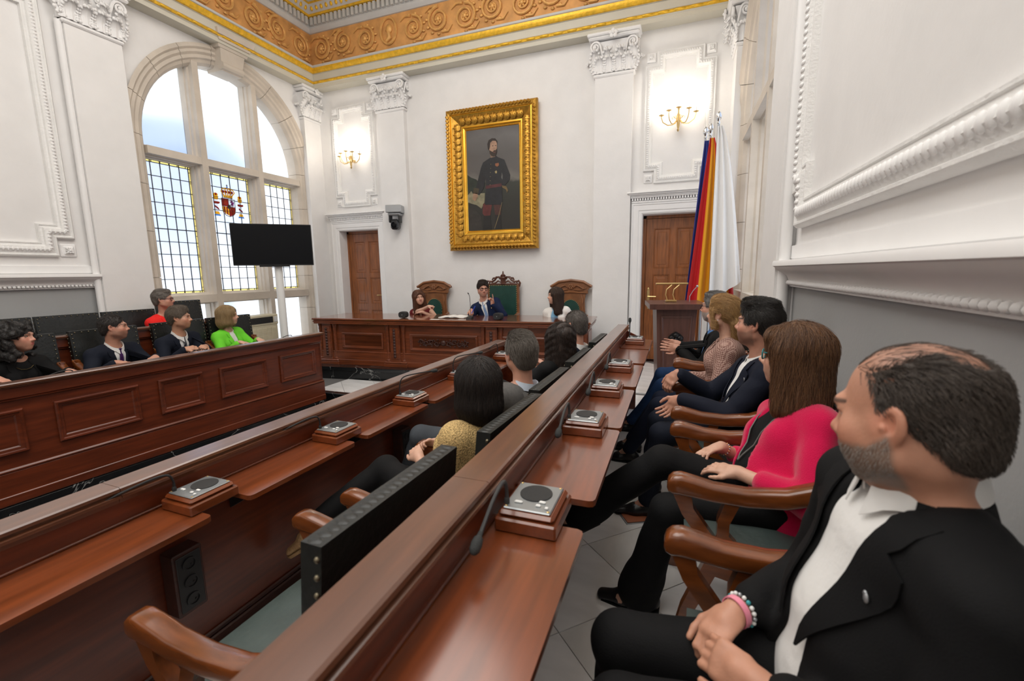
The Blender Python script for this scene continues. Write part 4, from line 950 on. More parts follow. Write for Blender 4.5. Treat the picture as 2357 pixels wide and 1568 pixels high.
def crest_chair(loc, rz, label):
    t = thing('carved_armchair', label, 'chair', loc, rz); b = MB()
    out = [(-.25, .40), (.25, .40), (.235, .72), (.22, .95), (.235, 1.05), (.275, 1.10), (.265, 1.125), (.30, 1.165), (.335, 1.175), (.30, 1.225), (.20, 1.262), (.10, 1.282), (0, 1.288)]
    poly = out+[(-x, z) for x, z in out[::-1] if x not in (0, -.25) and (x, z) != (.25, .40)]
    poly = [(-.25, .40), (.25, .40)]+out[2:]+[(-x, z) for x, z in out[2:-1][::-1]]
    b.prism(poly, -.30, -.255, axis=1); b.build('carved_back', CARVE, t, 30)
    b = MB(); b.tube([(x, -.25, z+.0) for x, z in ((-.335, 1.185), (-.2, 1.262), (0, 1.288), (.2, 1.262), (.335, 1.185))], .022, 8); b.tube([(-.275, -.25, 1.085), (0, -.245, 1.10), (.275, -.25, 1.085)], .014, 6)
    b.build('crest_rail', CARVE, t)
    b = MB()
    for s in (-1, 1):
        b.tube([(s*.03, -.245, 1.16), (s*.09, -.235, 1.21), (s*.15, -.235, 1.19), (s*.20, -.24, 1.15), (s*.25, -.245, 1.16)], [.008, .014, .016, .013, .006], 6)
        b.tube([(s*.05, -.245, 1.14), (s*.12, -.24, 1.13), (s*.2, -.24, 1.135)], [.006, .011, .005], 6)
        for k in range(3): b.ell((s*(.1+.05*k), -.24, 1.205-.02*k), (.025, .012, .012), 6, 4)
        b.tube([(s*.17, -.245, 1.06), (s*.195, -.24, .98), (s*.185, -.24, .9), (s*.2, -.24, .8), (s*.2, -.245, .7)], [.012, .02, .012, .018, .01], 6)
    for k in range(6): b.ell((.028*math.cos(k*PI/3), -.235, 1.185+.028*math.sin(k*PI/3)), (.018, .012, .018), 6, 4)
    b.ell((0, -.23, 1.185), .013, 6, 4); b.build('carving', CARVE, t, 50, fix=False)
    b = MB(); b.prism([(.15*math.cos(a), .80+(.18 if math.sin(a) > 0 else .3)*math.sin(a)) for a in np.linspace(0, 2*PI, 25)[:-1]], -.262, -.235, axis=1); lp = b.build('leather_pad', GLEATH, t)
    b = MB()
    for a in np.linspace(0, 2*PI, 37)[:-1]: b.ell((.148*math.cos(a), -.235, .80+(.18 if math.sin(a) > 0 else .3)*.98*math.sin(a)), .006, 6, 4)
    b.build('stud_row', BRASS, lp, 60, kind='stuff', fix=False)
    b = MB(); b.box(-.26, -.27, .40, .26, .24, .49, .03); b.build('seat', GLEATH, t)
    for s in (-1, 1):
        b = MB(); b.tube([(s*.26, -.26, .72), (s*.27, -.05, .68), (s*.28, .15, .68), (s*.285, .22, .66)], [.022, .026, .028, .03], 8); b.tube([(s*.28, .2, .66), (s*.265, .2, .5), (s*.255, .22, .25), (s*.26, .24, 0)], [.028, .02, .03, .03], 8); b.tube([(s*.24, -.27, .42), (s*.24, -.27, 0)], .028, 8); b.build('arm', CARVE, t)
    return t
def tall_chair(loc, rz, label):
    t = thing('carved_armchair', label, 'chair', loc, rz)
    b = MB(); b.box(-.285, -.32, .38, -.245, -.26, 1.23, .008); b.box(.245, -.32, .38, .285, -.26, 1.23, .008); b.build('upright', CARVE, t)
    b = MB(); b.box(-.25, -.31, .5, .25, -.26, 1.215, .012); p = b.build('leather_back', GLEATH, t)
    b = MB()
    for i in range(22):
        z = .54+.66*i/21
        for s in (-1, 1): b.ell((s*.243, -.258, z), .007, 6, 4)
    for i in range(16): b.ell((-.23+.46*i/15, -.258, 1.207), .007, 6, 4)
    b.build('stud_row', BRASS, p, 60, kind='stuff', fix=False)
    CW = M('dark_carved_crest', (.09, .028, .014), .42, var=.2, vs=10)
    b = MB()
    for s in (-1, 1):
        b.tube([(s*.285, -.28, 1.19), (s*.30, -.28, 1.25), (s*.275, -.28, 1.285), (s*.24, -.28, 1.265), (s*.255, -.28, 1.235)], [.018, .02, .02, .016, .012], 8)
        b.tube([(s*.26, -.28, 1.28), (s*.20, -.28, 1.27), (s*.15, -.28, 1.30), (s*.12, -.28, 1.345), (s*.07, -.28, 1.35), (s*.06, -.28, 1.31)], [.012, .018, .018, .02, .016, .01], 8)
        b.tube([(s*.22, -.28, 1.235), (s*.14, -.28, 1.25), (s*.09, -.28, 1.285), (s*.04, -.28, 1.26)], [.014, .014, .014, .01], 8)
        b.tube([(s*.12, -.28, 1.34), (s*.18, -.28, 1.33), (s*.20, -.28, 1.30)], [.01, .015, .01], 6)
    b.tube([(-.28, -.28, 1.228), (.28, -.28, 1.228)], .016, 8)
    b.lathe([(.05, 1.23), (.045, 1.28), (.05, 1.31), (.062, 1.335), (.05, 1.35), (.038, 1.36), (.05, 1.375), (.02, 1.40), (.01, 1.42), (.016, 1.43), (.008, 1.44), (0, 1.455)], c=(0, -.28, 0), n=12, sy=.6)
    for k in range(5): b.ell((-.05+.025*k, -.295, 1.355), .012, 6, 4)
    b.build('carved_crest', CW, t)
    b = MB(); b.box(-.28, -.29, .38, .28, .25, .48, .03); b.build('seat', GLEATH, t)
    for s in (-1, 1):
        b = MB(); b.tube([(s*.265, -.28, .74), (s*.28, 0, .70), (s*.29, .22, .68)], .026, 8); b.tube([(s*.28, .2, .68), (s*.27, .2, .35), (s*.27, .23, 0)], .026, 8); b.tube([(s*.265, -.29, .42), (s*.265, -.29, 0)], .026, 8); b.build('arm', CARVE, t)
    return t
crest_chair((-4.07, 6.80, T2), PI+.06, 'carved wooden armchair with green pad behind the woman pointing')
tall_chair((-2.76, 6.80, T2), PI+.02, 'tall green leather chair with crowned crest behind the man in glasses')
crest_chair((-1.60, 6.83, T2), PI+.0, 'carved wooden armchair with green pad behind the woman in white blazer')
def small_speaker(x, y, rz, label):
    px, py = dsk(x, y); t = thing('table_speaker', label, 'speaker', (px, py, DT), rz)
    b = MB(); prof = []
    for a in np.linspace(0, 2*PI, 21)[:-1]:
        c, s = math.cos(a), math.sin(a); prof.append((.068*(abs(c)**.6)*(1 if c > 0 else -1), .052+.05*(abs(s)**.75)*(1 if s > 0 else -1)))
    b.loft([[(u*e, y_, .052+(z-.052)*e) for u, z in prof] for y_, e in ((-.058, .86), (-.05, .95), (-.03, 1.0), (.02, 1.0), (.04, .93), (.05, .8))]); b.build('speaker_body', M('speaker_cloth', (.02, .021, .022), .7, bump=.4, bs=250), t)
    b = MB(); b.lathe([(.007, 0), (.007, .003), (0, .003)], n=10, M=Matrix.Translation((0, -.0585, .052)) @ Matrix.Rotation(PI/2, 4, 'X')); b.build('badge', SILVER, t)
small_speaker(1.47, .17, .12, 'black rounded table speaker on the dais before the pointing woman')
small_speaker(3.02, .13, -.1, 'black rounded table speaker on the dais right of the open book')
def dais_mic():
    px, py = dsk(2.56, .17); t = thing('table_microphone', 'black table microphone with tall thin neck beside the open book', 'microphone', (px, py, DT), .1)
    b = MB(); b.loft([[(-.045, -.05, 0), (.045, -.05, 0), (.045, .06, 0), (-.045, .06, 0)], [(-.04, -.045, .025), (.04, -.045, .025), (.038, .055, .045), (-.038, .055, .045)]]); b.build('microphone_base', BLACK, t, 20)
    b = MB(); b.tube([(.0, .03, .035), (.002, .03, .2), (.0, .02, .33), (-.005, -.01, .37)], .004, 6); b.tube([(-.005, -.01, .37), (-.008, -.03, .385)], .008, 8); b.build('microphone_neck', BLACK, t)
dais_mic()
def open_book():
    px, py = dsk(2.24, .34); t = thing('open_book', 'large open guest book with white pages lying on the dais desk', 'book', (px, py, DT), .12)
    PAP = M('paper', (.85, .83, .78), .7)
    for s in (-1, 1):
        g = [[(s*(.005+.20*j/8), -.14+.28*i/2, .012+.016*math.sin(PI*min(1, j/8*1.3+.12))*(1-.6*j/8)) for j in range(9)] for i in range(3)]
        b = MB(); b.slab(g, .012); b.build('page_block', PAP, t, 40)
    b = MB(); b.box(-.215, -.15, .0, .215, .15, .005, .002); b.build('cover', M('book_cover', (.10, .05, .03), .6), t)
open_book()
px, py = dsk(2.06, .02)
t = thing('loose_sheet', 'loose white sheet on the dais desk below the open book', 'paper', (px, py, DT), .1); MB().box(-.07, -.02, 0, .07, .05, .002).build('sheet', MATS['paper'], t, 0)
# ================================================================ lectern, lamp and flags
def lectern():
    t = thing('lectern', 'brown wooden lectern with round carved emblem, in front of the flags', 'lectern', (-.02, 5.42, T2), .16)
    LW = M('lectern_wood', (.115, .050, .036), .42, var=.2, vs=3, stretch=(10, 10, 1.2), coat=.2)
    b = MB(); b.loft([[(-.17, -.15, .0), (.17, -.15, .0), (.17, .16, 0), (-.17, .16, 0)], [(-.215, -.17, 1.0), (.215, -.17, 1.0), (.215, .2, 1.0), (-.215, .2, 1.0)]]); b.box(-.2, -.18, 0, .2, .2, .06, .01); b.build('column', LW, t, 0)
    b = MB(); b.loft([[(-.30, -.27, 1.0), (.30, -.27, 1.0), (.30, .27, 1.02), (-.30, .27, 1.02)], [(-.30, -.28, 1.06), (.30, -.28, 1.06), (.30, .27, 1.07), (-.30, .27, 1.07)]]); b.build('lectern_top', LW, t, 0)
    b = MB(); f = lambda z: -.15-.02*z-.001; rows = []
    for e, d in ((0, 0), (0, .012), (.012, .014), (.024, .003)):
        rows.append([(x, f(z)-d, z) for x, z in ((-.125+e, .1+e), (.125-e, .1+e), (.165-e, .92-e), (-.165+e, .92-e))])
    b.loft(rows, caps=False); b.add(rows[-1], [(0, 1, 2, 3)]); b.build('front_panel', LW, t, 20)
    b = MB(); pts = []
    for k in range(10):
        a = PI/2+k*PI/5; r = .085 if k % 2 == 0 else .076; pts.append((r*math.cos(a), .66+r*1.05*math.sin(a)))
    b.prism(pts, -.185, -.165, axis=1)
    for k in range(5):
        a = PI/2+k*2*PI/5; b.ell((.045*math.cos(a), -.188, .66+.045*math.sin(a)), (.028, .012, .028), 8, 5)
    b.ell((0, -.192, .66), .02, 8, 5); b.build('emblem', M('dark_bronze', (.02, .017, .016), .4, .4), t, 40, fix=False)
lectern()
def lamp():
    t = thing('reading_lamp', 'brass reading lamp with two curved arms on the lectern', 'lamp', (-.07, 5.42, T2+1.068), .16); b = MB()
    b.box(-.05, -.03, 0, .07, .05, .022, .004); b.build('lamp_base', BRASS, t)
    for dx in (-.03, .05):
        b = MB(); b.tube([(dx, .01, .02), (dx-.02, .01, .08), (dx-.01, .01, .14), (dx+.05, .01, .195), (dx+.09, .01, .20)], .006, 8); b.build('lamp_arm', BRASS, t)
    b = MB(); b.tube([(-.16, .01, .205), (.19, .01, .205)], .012, 10); b.build('lamp_tube', BRASS, t)
lamp()
t = thing('lectern_microphone', 'thin gooseneck microphone at the right of the lectern top', 'microphone', (.14, 5.48, T2+1.068), .1)
b = MB(); b.tube([(0, 0, 0), (0, 0, .06), (.03, 0, .12), (.07, 0, .17)], .004, 6); b.build('gooseneck', SILVER, t); b = MB(); b.ell((.075, 0, .175), (.014, .012, .014), 8, 6); b.build('microphone_head', SILVER, t)
def flag(loc, label, bands, top, bot, wt, wb_, lean=(0, 0), folds=3.2, ph=0., hang=.0, amp=.05, shear=0.):
    t = thing('flag', label, 'flag', (loc[0], loc[1], T2)); H = top
    p0 = Vector((0, 0, 0)); p1 = Vector((lean[0], lean[1], H))
    b = MB(); b.tube([p0, p1], .013, 8); b.lathe([(.12, 0), (.12, .02), (.03, .05), (.02, .12)], n=16); b.build('flag_pole', SILVER, t)
    b = MB(); b.lathe([(.008, 0), (.02, .01), (.012, .03), (.028, .06), (.03, .09), (.018, .125), (.004, .14), (0, .142)], c=tuple(p1), n=12); b.build('finial', M('chrome', (.8, .82, .85), .15, 1.0), t)
    nv, nu = 26, 25
    for (u0, u1, m) in bands:
        g = []; k = max(3, int(nu*(u1-u0))+1)
        for i in range(nv):
            s = i/(nv-1); zt = H-.03-s*(H-.03-bot)
            row = []
            for u in np.linspace(u0, u1, k):
                wd = wt+(wb_-wt)*s**.7
                z = zt - (hang*u*s if s > .5 else hang*u*s)
                x = p1.x*(zt/H)+shear*s+wd*(u-.12); y = p1.y*(zt/H)-.03-amp*(.3+s)*math.sin(folds*2*PI*u+ph+1.2*s)
                row.append((x, y, z))
            g.append(row)
        b = MB(); b.slab(g, .004); b.build('cloth', m, t, 60)
FB = M('flag_blue', (.006, .022, .22), .6, sheen=.3); FR = M('flag_red', (.56, .008, .012), .6, sheen=.3); FY = M('flag_yellow', (.78, .36, .008), .6, sheen=.3); FW = M('flag_white', (.82, .81, .80), .6, sheen=.2)
flag((.22, 6.12), 'deep blue flag hanging behind the red and yellow one', [(0, 1, FB)], 2.98, 1.0, .05, .26, (.03, .0), 2.5, .4, 0, .03, -.10)
flag((.28, 6.02), 'red and yellow striped flag hanging between the blue and white flags', [(0, .34, FR), (.34, .82, FY), (.82, 1, FR)], 2.98, 1.02, .05, .34, (.02, .0), 2.2, 1.2, .14, .04, -.13)
flag((.375, 5.94), 'white flag hanging nearest the right window', [(0, 1, FW)], 3.08, 1.02, .05, .34, (.0, .0), 2.4, .2, -.26, .045, .03)
flag((.42, 6.16), 'yellow and red striped flag showing only its lower corner beside the white one', [(0, .3, FY), (.3, .5, FR), (.5, .8, FY), (.8, 1, FR)], 2.6, .9, .05, .30, (.0, .0), 2.2, .9, .1, .03, .0)
# ================================================================ wall things
def portrait():
    t = thing('framed_portrait', 'large gilt-framed portrait of a bearded officer on the back wall', 'painting', (-2.945, YB, 0))
    GF = M('frame_gold', (.50, .265, .04), .40, .75, var=.3, vs=9, bump=.5, bs=45); GB = M('frame_gold_bright', (.85, .50, .07), .25, .85, var=.12, vs=5)
    W_, z0, z1 = .80, 2.17, 4.46; cz = (z0+z1)/2; hh = (z1-z0)/2
    def fr(prof, name, mat):
        b = MB(); b.loft([[(-W_+e, -d, z0+e), (W_-e, -d, z0+e), (W_-e, -d, z1-e), (-W_+e, -d, z1-e)] for e, d in prof], caps=False); return b.build(name, mat, t, 25)
    fr([(.02, 0), (.02, .06), (.0, .065), (0, .12), (.02, .15), (.055, .165), (.085, .155), (.09, .14)], 'outer_moulding', GF)
    fr([(.09, .14), (.105, .145), (.112, .14)], 'bead', GB)
    fr([(.112, .14), (.13, .13), (.18, .10), (.24, .075), (.26, .07)], 'frame_cove', GF)
    fr([(.26, .07), (.265, .085), (.285, .085), (.29, .07), (.31, .06), (.318, .065), (.33, .055), (.335, .045)], 'sight_edge', GB)
    # leaves standing in the cove and a foliate outer roll
    lf = MB(); g = []
    for i in range(6):
        s = i/5; g.append([(ww*.05*(1 if s < .6 else 1.6-s), -.028*math.sin(PI*s)-.004*(1-abs(ww)), -.065+.13*s) for ww in (-1, -.5, 0, .5, 1)])
    lf.slab(g, .006)
    for s in (-1, 1): lf.tube([(s*.045, -.012, .045), (s*.052, -.03, .02), (s*.035, -.035, .0), (s*.02, -.025, .012)], [.006, .011, .010, .005], 5)
    lf.ell((0, -.03, -.02), (.010, .012, .05), 6, 4)
    ml = lf.mesh('leaf', GF, 50, False)
    def ring(e, d, n1, n2, me, nm, tilt, sc_=1.):
        for sx, zc in ((1, z0+e), (-1, z1-e)):
            for i in range(n1):
                x = -W_+e+.05+(2*(W_-e)-.1)*(i+.5)/n1; inst(nm, me, t, (x, -d, zc), (tilt, 0, 0) if sx > 0 else (-tilt, PI, 0) if False else (tilt, 0, 0), (1, 1, sx))
        for s, xc in ((1, -W_+e), (-1, W_-e)):
            for i in range(n2):
                z = z0+e+.05+(2*(hh-e)-.1)*(i+.5)/n2
                o = inst(nm, me, t, (xc, -d, z)); o.rotation_euler = (0, PI/2, 0) if s > 0 else (0, -PI/2, 0)
    ring(.185, .10, 10, 17, ml, 'leaf', .0)
    kn = MB(); kn.tube([(-.03, 0, -.02), (-.01, -.02, .005), (.015, -.018, .012), (.03, 0, -.005)], [.008, .016, .014, .006], 6); kn.ell((.0, -.008, .02), (.02, .014, .012), 6, 4); kn.ell((-.012, -.01, -.022), (.018, .012, .010), 6, 4); mk = kn.mesh('foliage', GF, 50, False)
    ring(.045, .158, 24, 36, mk, 'foliage', 0)
    for i in range(4): pass
    # the canvas: a generic standing officer, flat paint
    cv = MB(); cv.box(-W_+.32, -.048, z0+.32, W_-.32, -.03, z1-.32); can = cv.build('canvas', None, t, 0)
    m = bpy.data.materials.new('painted_sky'); m.use_nodes = True; nt = m.node_tree; N = nt.nodes; L_ = nt.links
    tc = N.new('ShaderNodeTexCoord'); sp = N.new('ShaderNodeSeparateXYZ'); L_.new(tc.outputs['Object'], sp.inputs[0]); nz = N.new('ShaderNodeTexNoise'); nz.inputs['Scale'].default_value = 3; nz.inputs['Detail'].default_value = 5; L_.new(tc.outputs['Object'], nz.inputs['Vector'])
    ad = N.new('ShaderNodeMath'); ad.operation = 'MULTIPLY_ADD'; L_.new(nz.outputs['Fac'], ad.inputs[0]); ad.inputs[1].default_value = .35; L_.new(sp.outputs['Z'], ad.inputs[2])
    mr = N.new('ShaderNodeMapRange'); mr.inputs[1].default_value = 2.6; mr.inputs[2].default_value = 4.4; L_.new(ad.outputs[0], mr.inputs[0])
    cr = N.new('ShaderNodeValToRGB'); e = cr.color_ramp.elements
    e[0].position = 0; e[0].color = (.020, .018, .016, 1); e[1].position = 1; e[1].color = (.075, .070, .070, 1)
    for p, c in ((.30, (.022, .022, .017)), (.46, (.030, .034, .026)), (.50, (.155, .145, .13)), (.57, (.105, .095, .09)), (.72, (.095, .088, .085)), (.88, (.125, .118, .115))):
        x = e.new(p); x.color = (*c, 1)
    L_.new(mr.outputs[0], cr.inputs[0]); L_.new(cr.outputs[0], N['Principled BSDF'].inputs['Base Color']); N['Principled BSDF'].inputs['Roughness'].default_value = .45
    can.data.materials.append(m)
    def fl(nm, pts, col, dd):
        b = MB(); y = -.048-dd*.0012; b.prism([(x, 4.14-v) for x, v in pts], y-.0011, y, axis=1); b.build(nm, M('paint_'+nm, col, .5, var=.25, vs=14), can, 0)
    # v measured down from the top of the canvas (1.65 high), x from its middle
    fl('hill', [(-.48, .70), (-.40, .76), (-.30, .80), (-.25, .86), (-.25, 1.05), (-.48, 1.05)], (.018, .026, .018), 1)
    fl('rock', [(-.48, 1.25), (-.35, 1.28), (-.24, 1.4), (-.2, 1.65), (-.48, 1.65)], (.030, .026, .022), 1)
    fl('paper', [(-.48, 1.06), (-.40, .98), (-.37, 1.03), (-.15, 1.03), (-.16, 1.18), (-.22, 1.28), (-.30, 1.22), (-.48, 1.16)], (.23, .21, .13), 2)
    fl('leg', [(-.19, 1.20), (-.02, 1.20), (-.06, 1.40), (-.15, 1.42), (-.2, 1.36)], (.10, .020, .018), 2); fl('leg_shade', [(.0, 1.2), (.15, 1.2), (.13, 1.4), (.03, 1.4)], (.06, .02, .016), 2)
    fl('boot', [(-.18, 1.40), (-.06, 1.40), (-.04, 1.64), (-.2, 1.64)], (.012, .011, .010), 3); fl('boot', [(.03, 1.40), (.13, 1.40), (.14, 1.64), (.02, 1.64)], (.012, .011, .010), 3)
    fl('coat', [(-.03, .47), (-.17, .54), (-.21, .62), (-.28, .84), (-.32, .96), (-.33, 1.02), (-.25, 1.06), (-.17, .95), (-.13, .80), (-.12, .93), (-.15, 1.22), (.17, 1.24), (.16, .95), (.22, .93), (.30, .85), (.31, .78), (.25, .63), (.21, .53), (.10, .48), (.05, .44)], (.012, .013, .016), 4)
    fl('gap', [(.165, .72), (.18, .78), (.17, .84), (.15, .80)], (.10, .10, .09), 5)
    fl('sash', [(-.13, .915), (.155, .895), (.155, .945), (-.13, .965)], (.075, .018, .02), 5)
    fl('hand', [(-.36, 1.02), (-.29, 1.02), (-.28, 1.08), (-.33, 1.15), (-.38, 1.12)], (.32, .19, .12), 5)
    fl('sleeve', [(-.35, .93), (-.25, .95), (-.27, 1.04), (-.37, 1.02)], (.05, .038, .02), 5)
    fl('neck', [(-.04, .40), (.05, .40), (.05, .47), (-.03, .48)], (.19, .12, .08), 5)
    fl('head', [(-.06, .30), (-.05, .23), (.0, .205), (.06, .215), (.085, .26), (.085, .33), (.07, .40), (.03, .44), (-.02, .42), (-.05, .37)], (.34, .205, .135), 6)
    fl('hair', [(-.075, .34), (-.085, .26), (-.06, .20), (.0, .175), (.06, .185), (.095, .23), (.09, .27), (.07, .225), (.01, .215), (-.03, .24), (-.04, .31), (-.055, .36)], (.022, .014, .010), 7)
    fl('beard', [(-.05, .355), (-.02, .375), (.01, .39), (.035, .365), (.06, .37), (.085, .345), (.085, .40), (.065, .445), (.03, .465), (-.015, .45), (-.045, .41)], (.028, .016, .010), 7)
    for x in (.012, .065): fl('eye', [(x-.014, .292), (x+.012, .29), (x+.012, .30), (x-.012, .302)], (.03, .018, .012), 8)
    fl('nose', [(.045, .30), (.058, .30), (.072, .345), (.045, .35)], (.40, .25, .165), 8); fl('mouth', [(.02, .395), (.06, .392), (.058, .40), (.024, .403)], (.20, .07, .05), 9)
    for i in range(6): fl('button', [(-.03-.004*i+.006*math.cos(a), .58+.065*i+.006*math.sin(a)) for a in np.linspace(0, 2*PI, 7)[:-1]], (.25, .19, .08), 6)
    fl('medal', [(.05, .575), (.11, .57), (.115, .61), (.085, .63), (.05, .61)], (.25, .09, .04), 6); fl('star', [(.04, .70), (.065, .685), (.08, .70), (.075, .73), (.05, .73)], (.33, .26, .12), 6)
    fl('sword_hilt', [(.16, .93), (.24, .95), (.27, 1.02), (.25, 1.06), (.23, 1.0), (.17, .97)], (.14, .09, .035), 6); fl('sword', [(.155, 1.2), (.165, 1.2), (.10, 1.42), (.02, 1.62), (.01, 1.62), (.09, 1.41)], (.16, .12, .06), 6)
portrait()
def sconce(cx, label, on=True):
    t = thing('wall_sconce', label, 'wall light', (cx, YB-.055, 3.88), 0, None)
    b = MB(); b.lathe([(.0, -.16), (.012, -.15), (.018, -.13), (.010, -.12), (.018, -.09), (.022, -.04), (.03, .0), (.022, .04), (.028, .06), (.012, .09), (.012, .13), (.02, .14), (0, .15)], c=(0, -.06, 0), n=12); b.tube([(0, -.06, 0), (0, .05, 0)], .02, 8); b.build('stem', BRASS, t)
    for a, r, h in ((-80, .23, .06), (-40, .20, .09), (0, .17, .11), (42, .20, .09), (80, .23, .06)) :
        sx, sy = math.sin(math.radians(a)), -math.cos(math.radians(a))
        P = lambda q, z: (q*sx, -.06+q*sy*.75, z)
        b = MB(); b.tube([P(.02, 0), P(.07, -.06), P(.14, -.065), P(r-.02, -.02), P(r, .04), P(r, h)], .007, 6); b.tube([P(.03, .01), P(.06, .05), P(.09, .03), P(.075, .01)], .005, 5)
        b.lathe([(.01, 0), (.036, .012), (.038, .016), (.012, .018)], c=P(r, h), n=12); arm = b.build('arm', BRASS, t)
        b = MB(); b.lathe([(.011, .015), (.011, .075), (0, .078)], c=P(r, h), n=8); b.build('candle_tube', WHITE, arm)
        b = MB(); b.lathe([(.006, .078), (.014, .10), (.011, .125), (0, .15)], c=P(r, h), n=8); b.build('bulb', M('lit_bulb', (1, .86, .66), .5, emit=40.), arm)
    lo = light('sconce_glow', 'POINT', (cx, YB-.30, 4.12), 9.5, (1, .93, .84), .07)
sconce(-5.745, 'brass five-armed wall sconce lit above the left door'); sconce(-.075, 'brass five-armed wall sconce lit above the right door beside the flags')
def dome_camera():
    t = thing('conference_camera', 'grey pan-tilt camera mounted on the pilaster left of the portrait', 'camera', (-4.80, 7.09, 2.86), .25)
    b = MB(); b.box(-.14, -.22, .0, .14, .02, .13, .01); b.box(-.115, -.2, -.05, .115, -.02, .0, .02); b.build('mount', SILVER, t)
    b = MB(); b.box(-.10, -.19, -.17, -.075, -.05, -.04, .01); b.box(.075, -.19, -.17, .10, -.05, -.04, .01); b.build('yoke', BLACK, t)
    b = MB(); b.box(-.072, -.20, -.29, .072, -.04, -.11, .03); hd = b.build('camera_head', M('camera_black', (.02, .021, .023), .3), t)
    b = MB(); b.lathe([(.05, 0), (.05, .025), (.04, .03), (.034, .018), (0, .022)], n=20, M=Matrix.Translation((0, -.20, -.215)) @ Matrix.Rotation(PI/2, 4, 'X')); b.build('lens', SCREEN, hd)
dome_camera()
def television():
    t = thing('television', 'black flat television on a white pole before the left window', 'television', (-5.55, 5.02, T2), math.radians(-48)+PI/2+PI/2)
    a = math.atan2(5.55, -5.02)
    t.rotation_euler = (0, 0, math.radians(40))
    b = MB(); b.box(-.525, -.03, 1.575, .525, .005, 2.165, .006); b.box(-.3, .005, 1.62, .3, .05, 2.0, .02); b.build('casing', BLACK, t)
    b = MB(); b.box(-.515, -.032, 1.59, .515, -.029, 2.155); b.build('screen', SCREEN, t, 0)
    b = MB(); b.box(-.20, -.02, 1.555, .20, .02, 1.577, .004); b.build('sensor_bar', BLACK, t)
    b = MB(); b.tube([(.03, .09, 0), (.03, .09, 1.85)], .055, 20); b.lathe([(.3, 0), (.3, .02), (.06, .035)], c=(.03, .09, 0), n=24); b.box(-.06, .04, 1.7, .12, .1, 1.9); b.build('pole', WHITE, t)
television()
def radiator():
    t = thing('air_conditioner', 'cream fan-coil air conditioner below the left window', 'air conditioner', (-6.36, 5.28, T2), PI/2)
    b = MB(); b.box(-.40, -.02, 0, .40, .2, .74, .012); b.box(-.41, -.03, .62, .41, .21, .79, .01); b.build('cabinet', CREAM, t)
    b = MB(); b.box(-.36, -.036, .655, .30, -.028, .755); b.build('air_outlet', BLACK, t, 0)
    for i in range(7):
        b = MB(); b.box(-.35, -.042, .662+.013*i, .29, -.034, .667+.013*i); b.build('slat', M('slat_dark', (.05, .05, .05), .5), t, 0)
    for i in range(8):
        b = MB(); b.box(-.37+.092*i, -.026, .06, -.29+.092*i, -.018, .58, .004)
        for k in range(18): b.box(-.365+.092*i, -.029, .075+.028*k, -.295+.092*i, -.025, .083+.028*k)
        b.build('grille_panel', CREAM, t, kind='stuff')
    b = MB(); b.box(.32, -.038, .66, .39, -.03, .75, .003); b.build('control', WHITE, t)
radiator()
# ================================================================ people: smooth-blended volumes meshed by surface nets
V3 = lambda *a: np.array(a, dtype=np.float64)
def nrm(v): v = np.asarray(v, float); return v/max(np.linalg.norm(v), 1e-9)
class P:                                                              # one blended volume
    __slots__ = ('a', 'b', 'ra', 'rb', 'u', 'k', 'op', 'rt', 't', 'v', 'ctr', 'R')
    def __init__(s, a, b, ra, rb=None, u=None, k=.02, op=1, rt=None):
        s.a = np.asarray(a, float); s.b = np.asarray(b, float)
        s.ra = (ra, ra) if np.isscalar(ra) else ra; rb = s.ra if rb is None else rb; s.rb = (rb, rb) if np.isscalar(rb) else rb
        s.k = k; s.op = op; d = s.b-s.a; L = np.linalg.norm(d)
        s.t = d/L if L > 1e-7 else None
        if u is None: s.u = None
        else:
            u = np.asarray(u, float)
            if s.t is None: s.u = nrm(u)
            else: s.u = nrm(u-s.t*np.dot(u, s.t))
        s.rt = rt; s.ctr = (s.a+s.b)/2; s.R = L/2+max(max(s.ra), max(s.rb), rt or 0)
    def d(s, p):
        f = np.float32; a = s.a.astype(f)
        w = p-a
        if s.t is not None:
            ba = (s.b-s.a).astype(f); h = np.clip((w@ba)/f(ba@ba), 0, 1); w = w-h[:, None]*ba
        else: h = None
        def lerp(x, y): return f(x) if h is None or x == y else f(x)+f(y-x)*h
        if s.u is None: return np.sqrt(np.einsum('ij,ij->i', w, w))-lerp(s.ra[0], s.rb[0])
        if s.t is None: raise ValueError
        v = np.cross(s.t, s.u).astype(f); ru = lerp(s.ra[0], s.rb[0]); rv = lerp(s.ra[1], s.rb[1])
        rt = f(s.rt) if s.rt else np.minimum(ru, rv)
        x, y, z = (w@s.u.astype(f)), (w@v), (w@s.t.astype(f))
        x1, y1, z1 = x/ru, y/rv, z/rt
        k0 = np.sqrt(x1*x1+y1*y1+z1*z1); k1 = np.sqrt((x1/ru)**2+(y1/rv)**2+(z1/rt)**2)+f(1e-6)
        return k0*(k0-1)/k1
def E(c, r, F=None, k=.02, op=1):
    """ellipsoid: centre c, radii along the frame's columns (right, forward, up)"""
    F = np.eye(3) if F is None else F; c = np.asarray(c, float)
    p = P(c-F[:, 2]*1e-4, c+F[:, 2]*1e-4, (r[0], r[1]), None, F[:, 0], k, op, r[2]); return p
def comb(d, e, k, op):
    if op > 0:
        h = np.maximum(k-np.abs(d-e), 0)/max(k, 1e-6); return np.minimum(d, e)-h*h*k*np.float32(.25)
    e = -e; h = np.maximum(k-np.abs(d-e), 0)/max(k, 1e-6); return np.maximum(d, e)+h*h*k*np.float32(.25)
def sdf(ps, p):
    p = np.ascontiguousarray(p, np.float32); d = np.full(len(p), 9., np.float32)
    for q in ps: d = comb(d, q.d(p), np.float32(q.k), q.op)
    return d
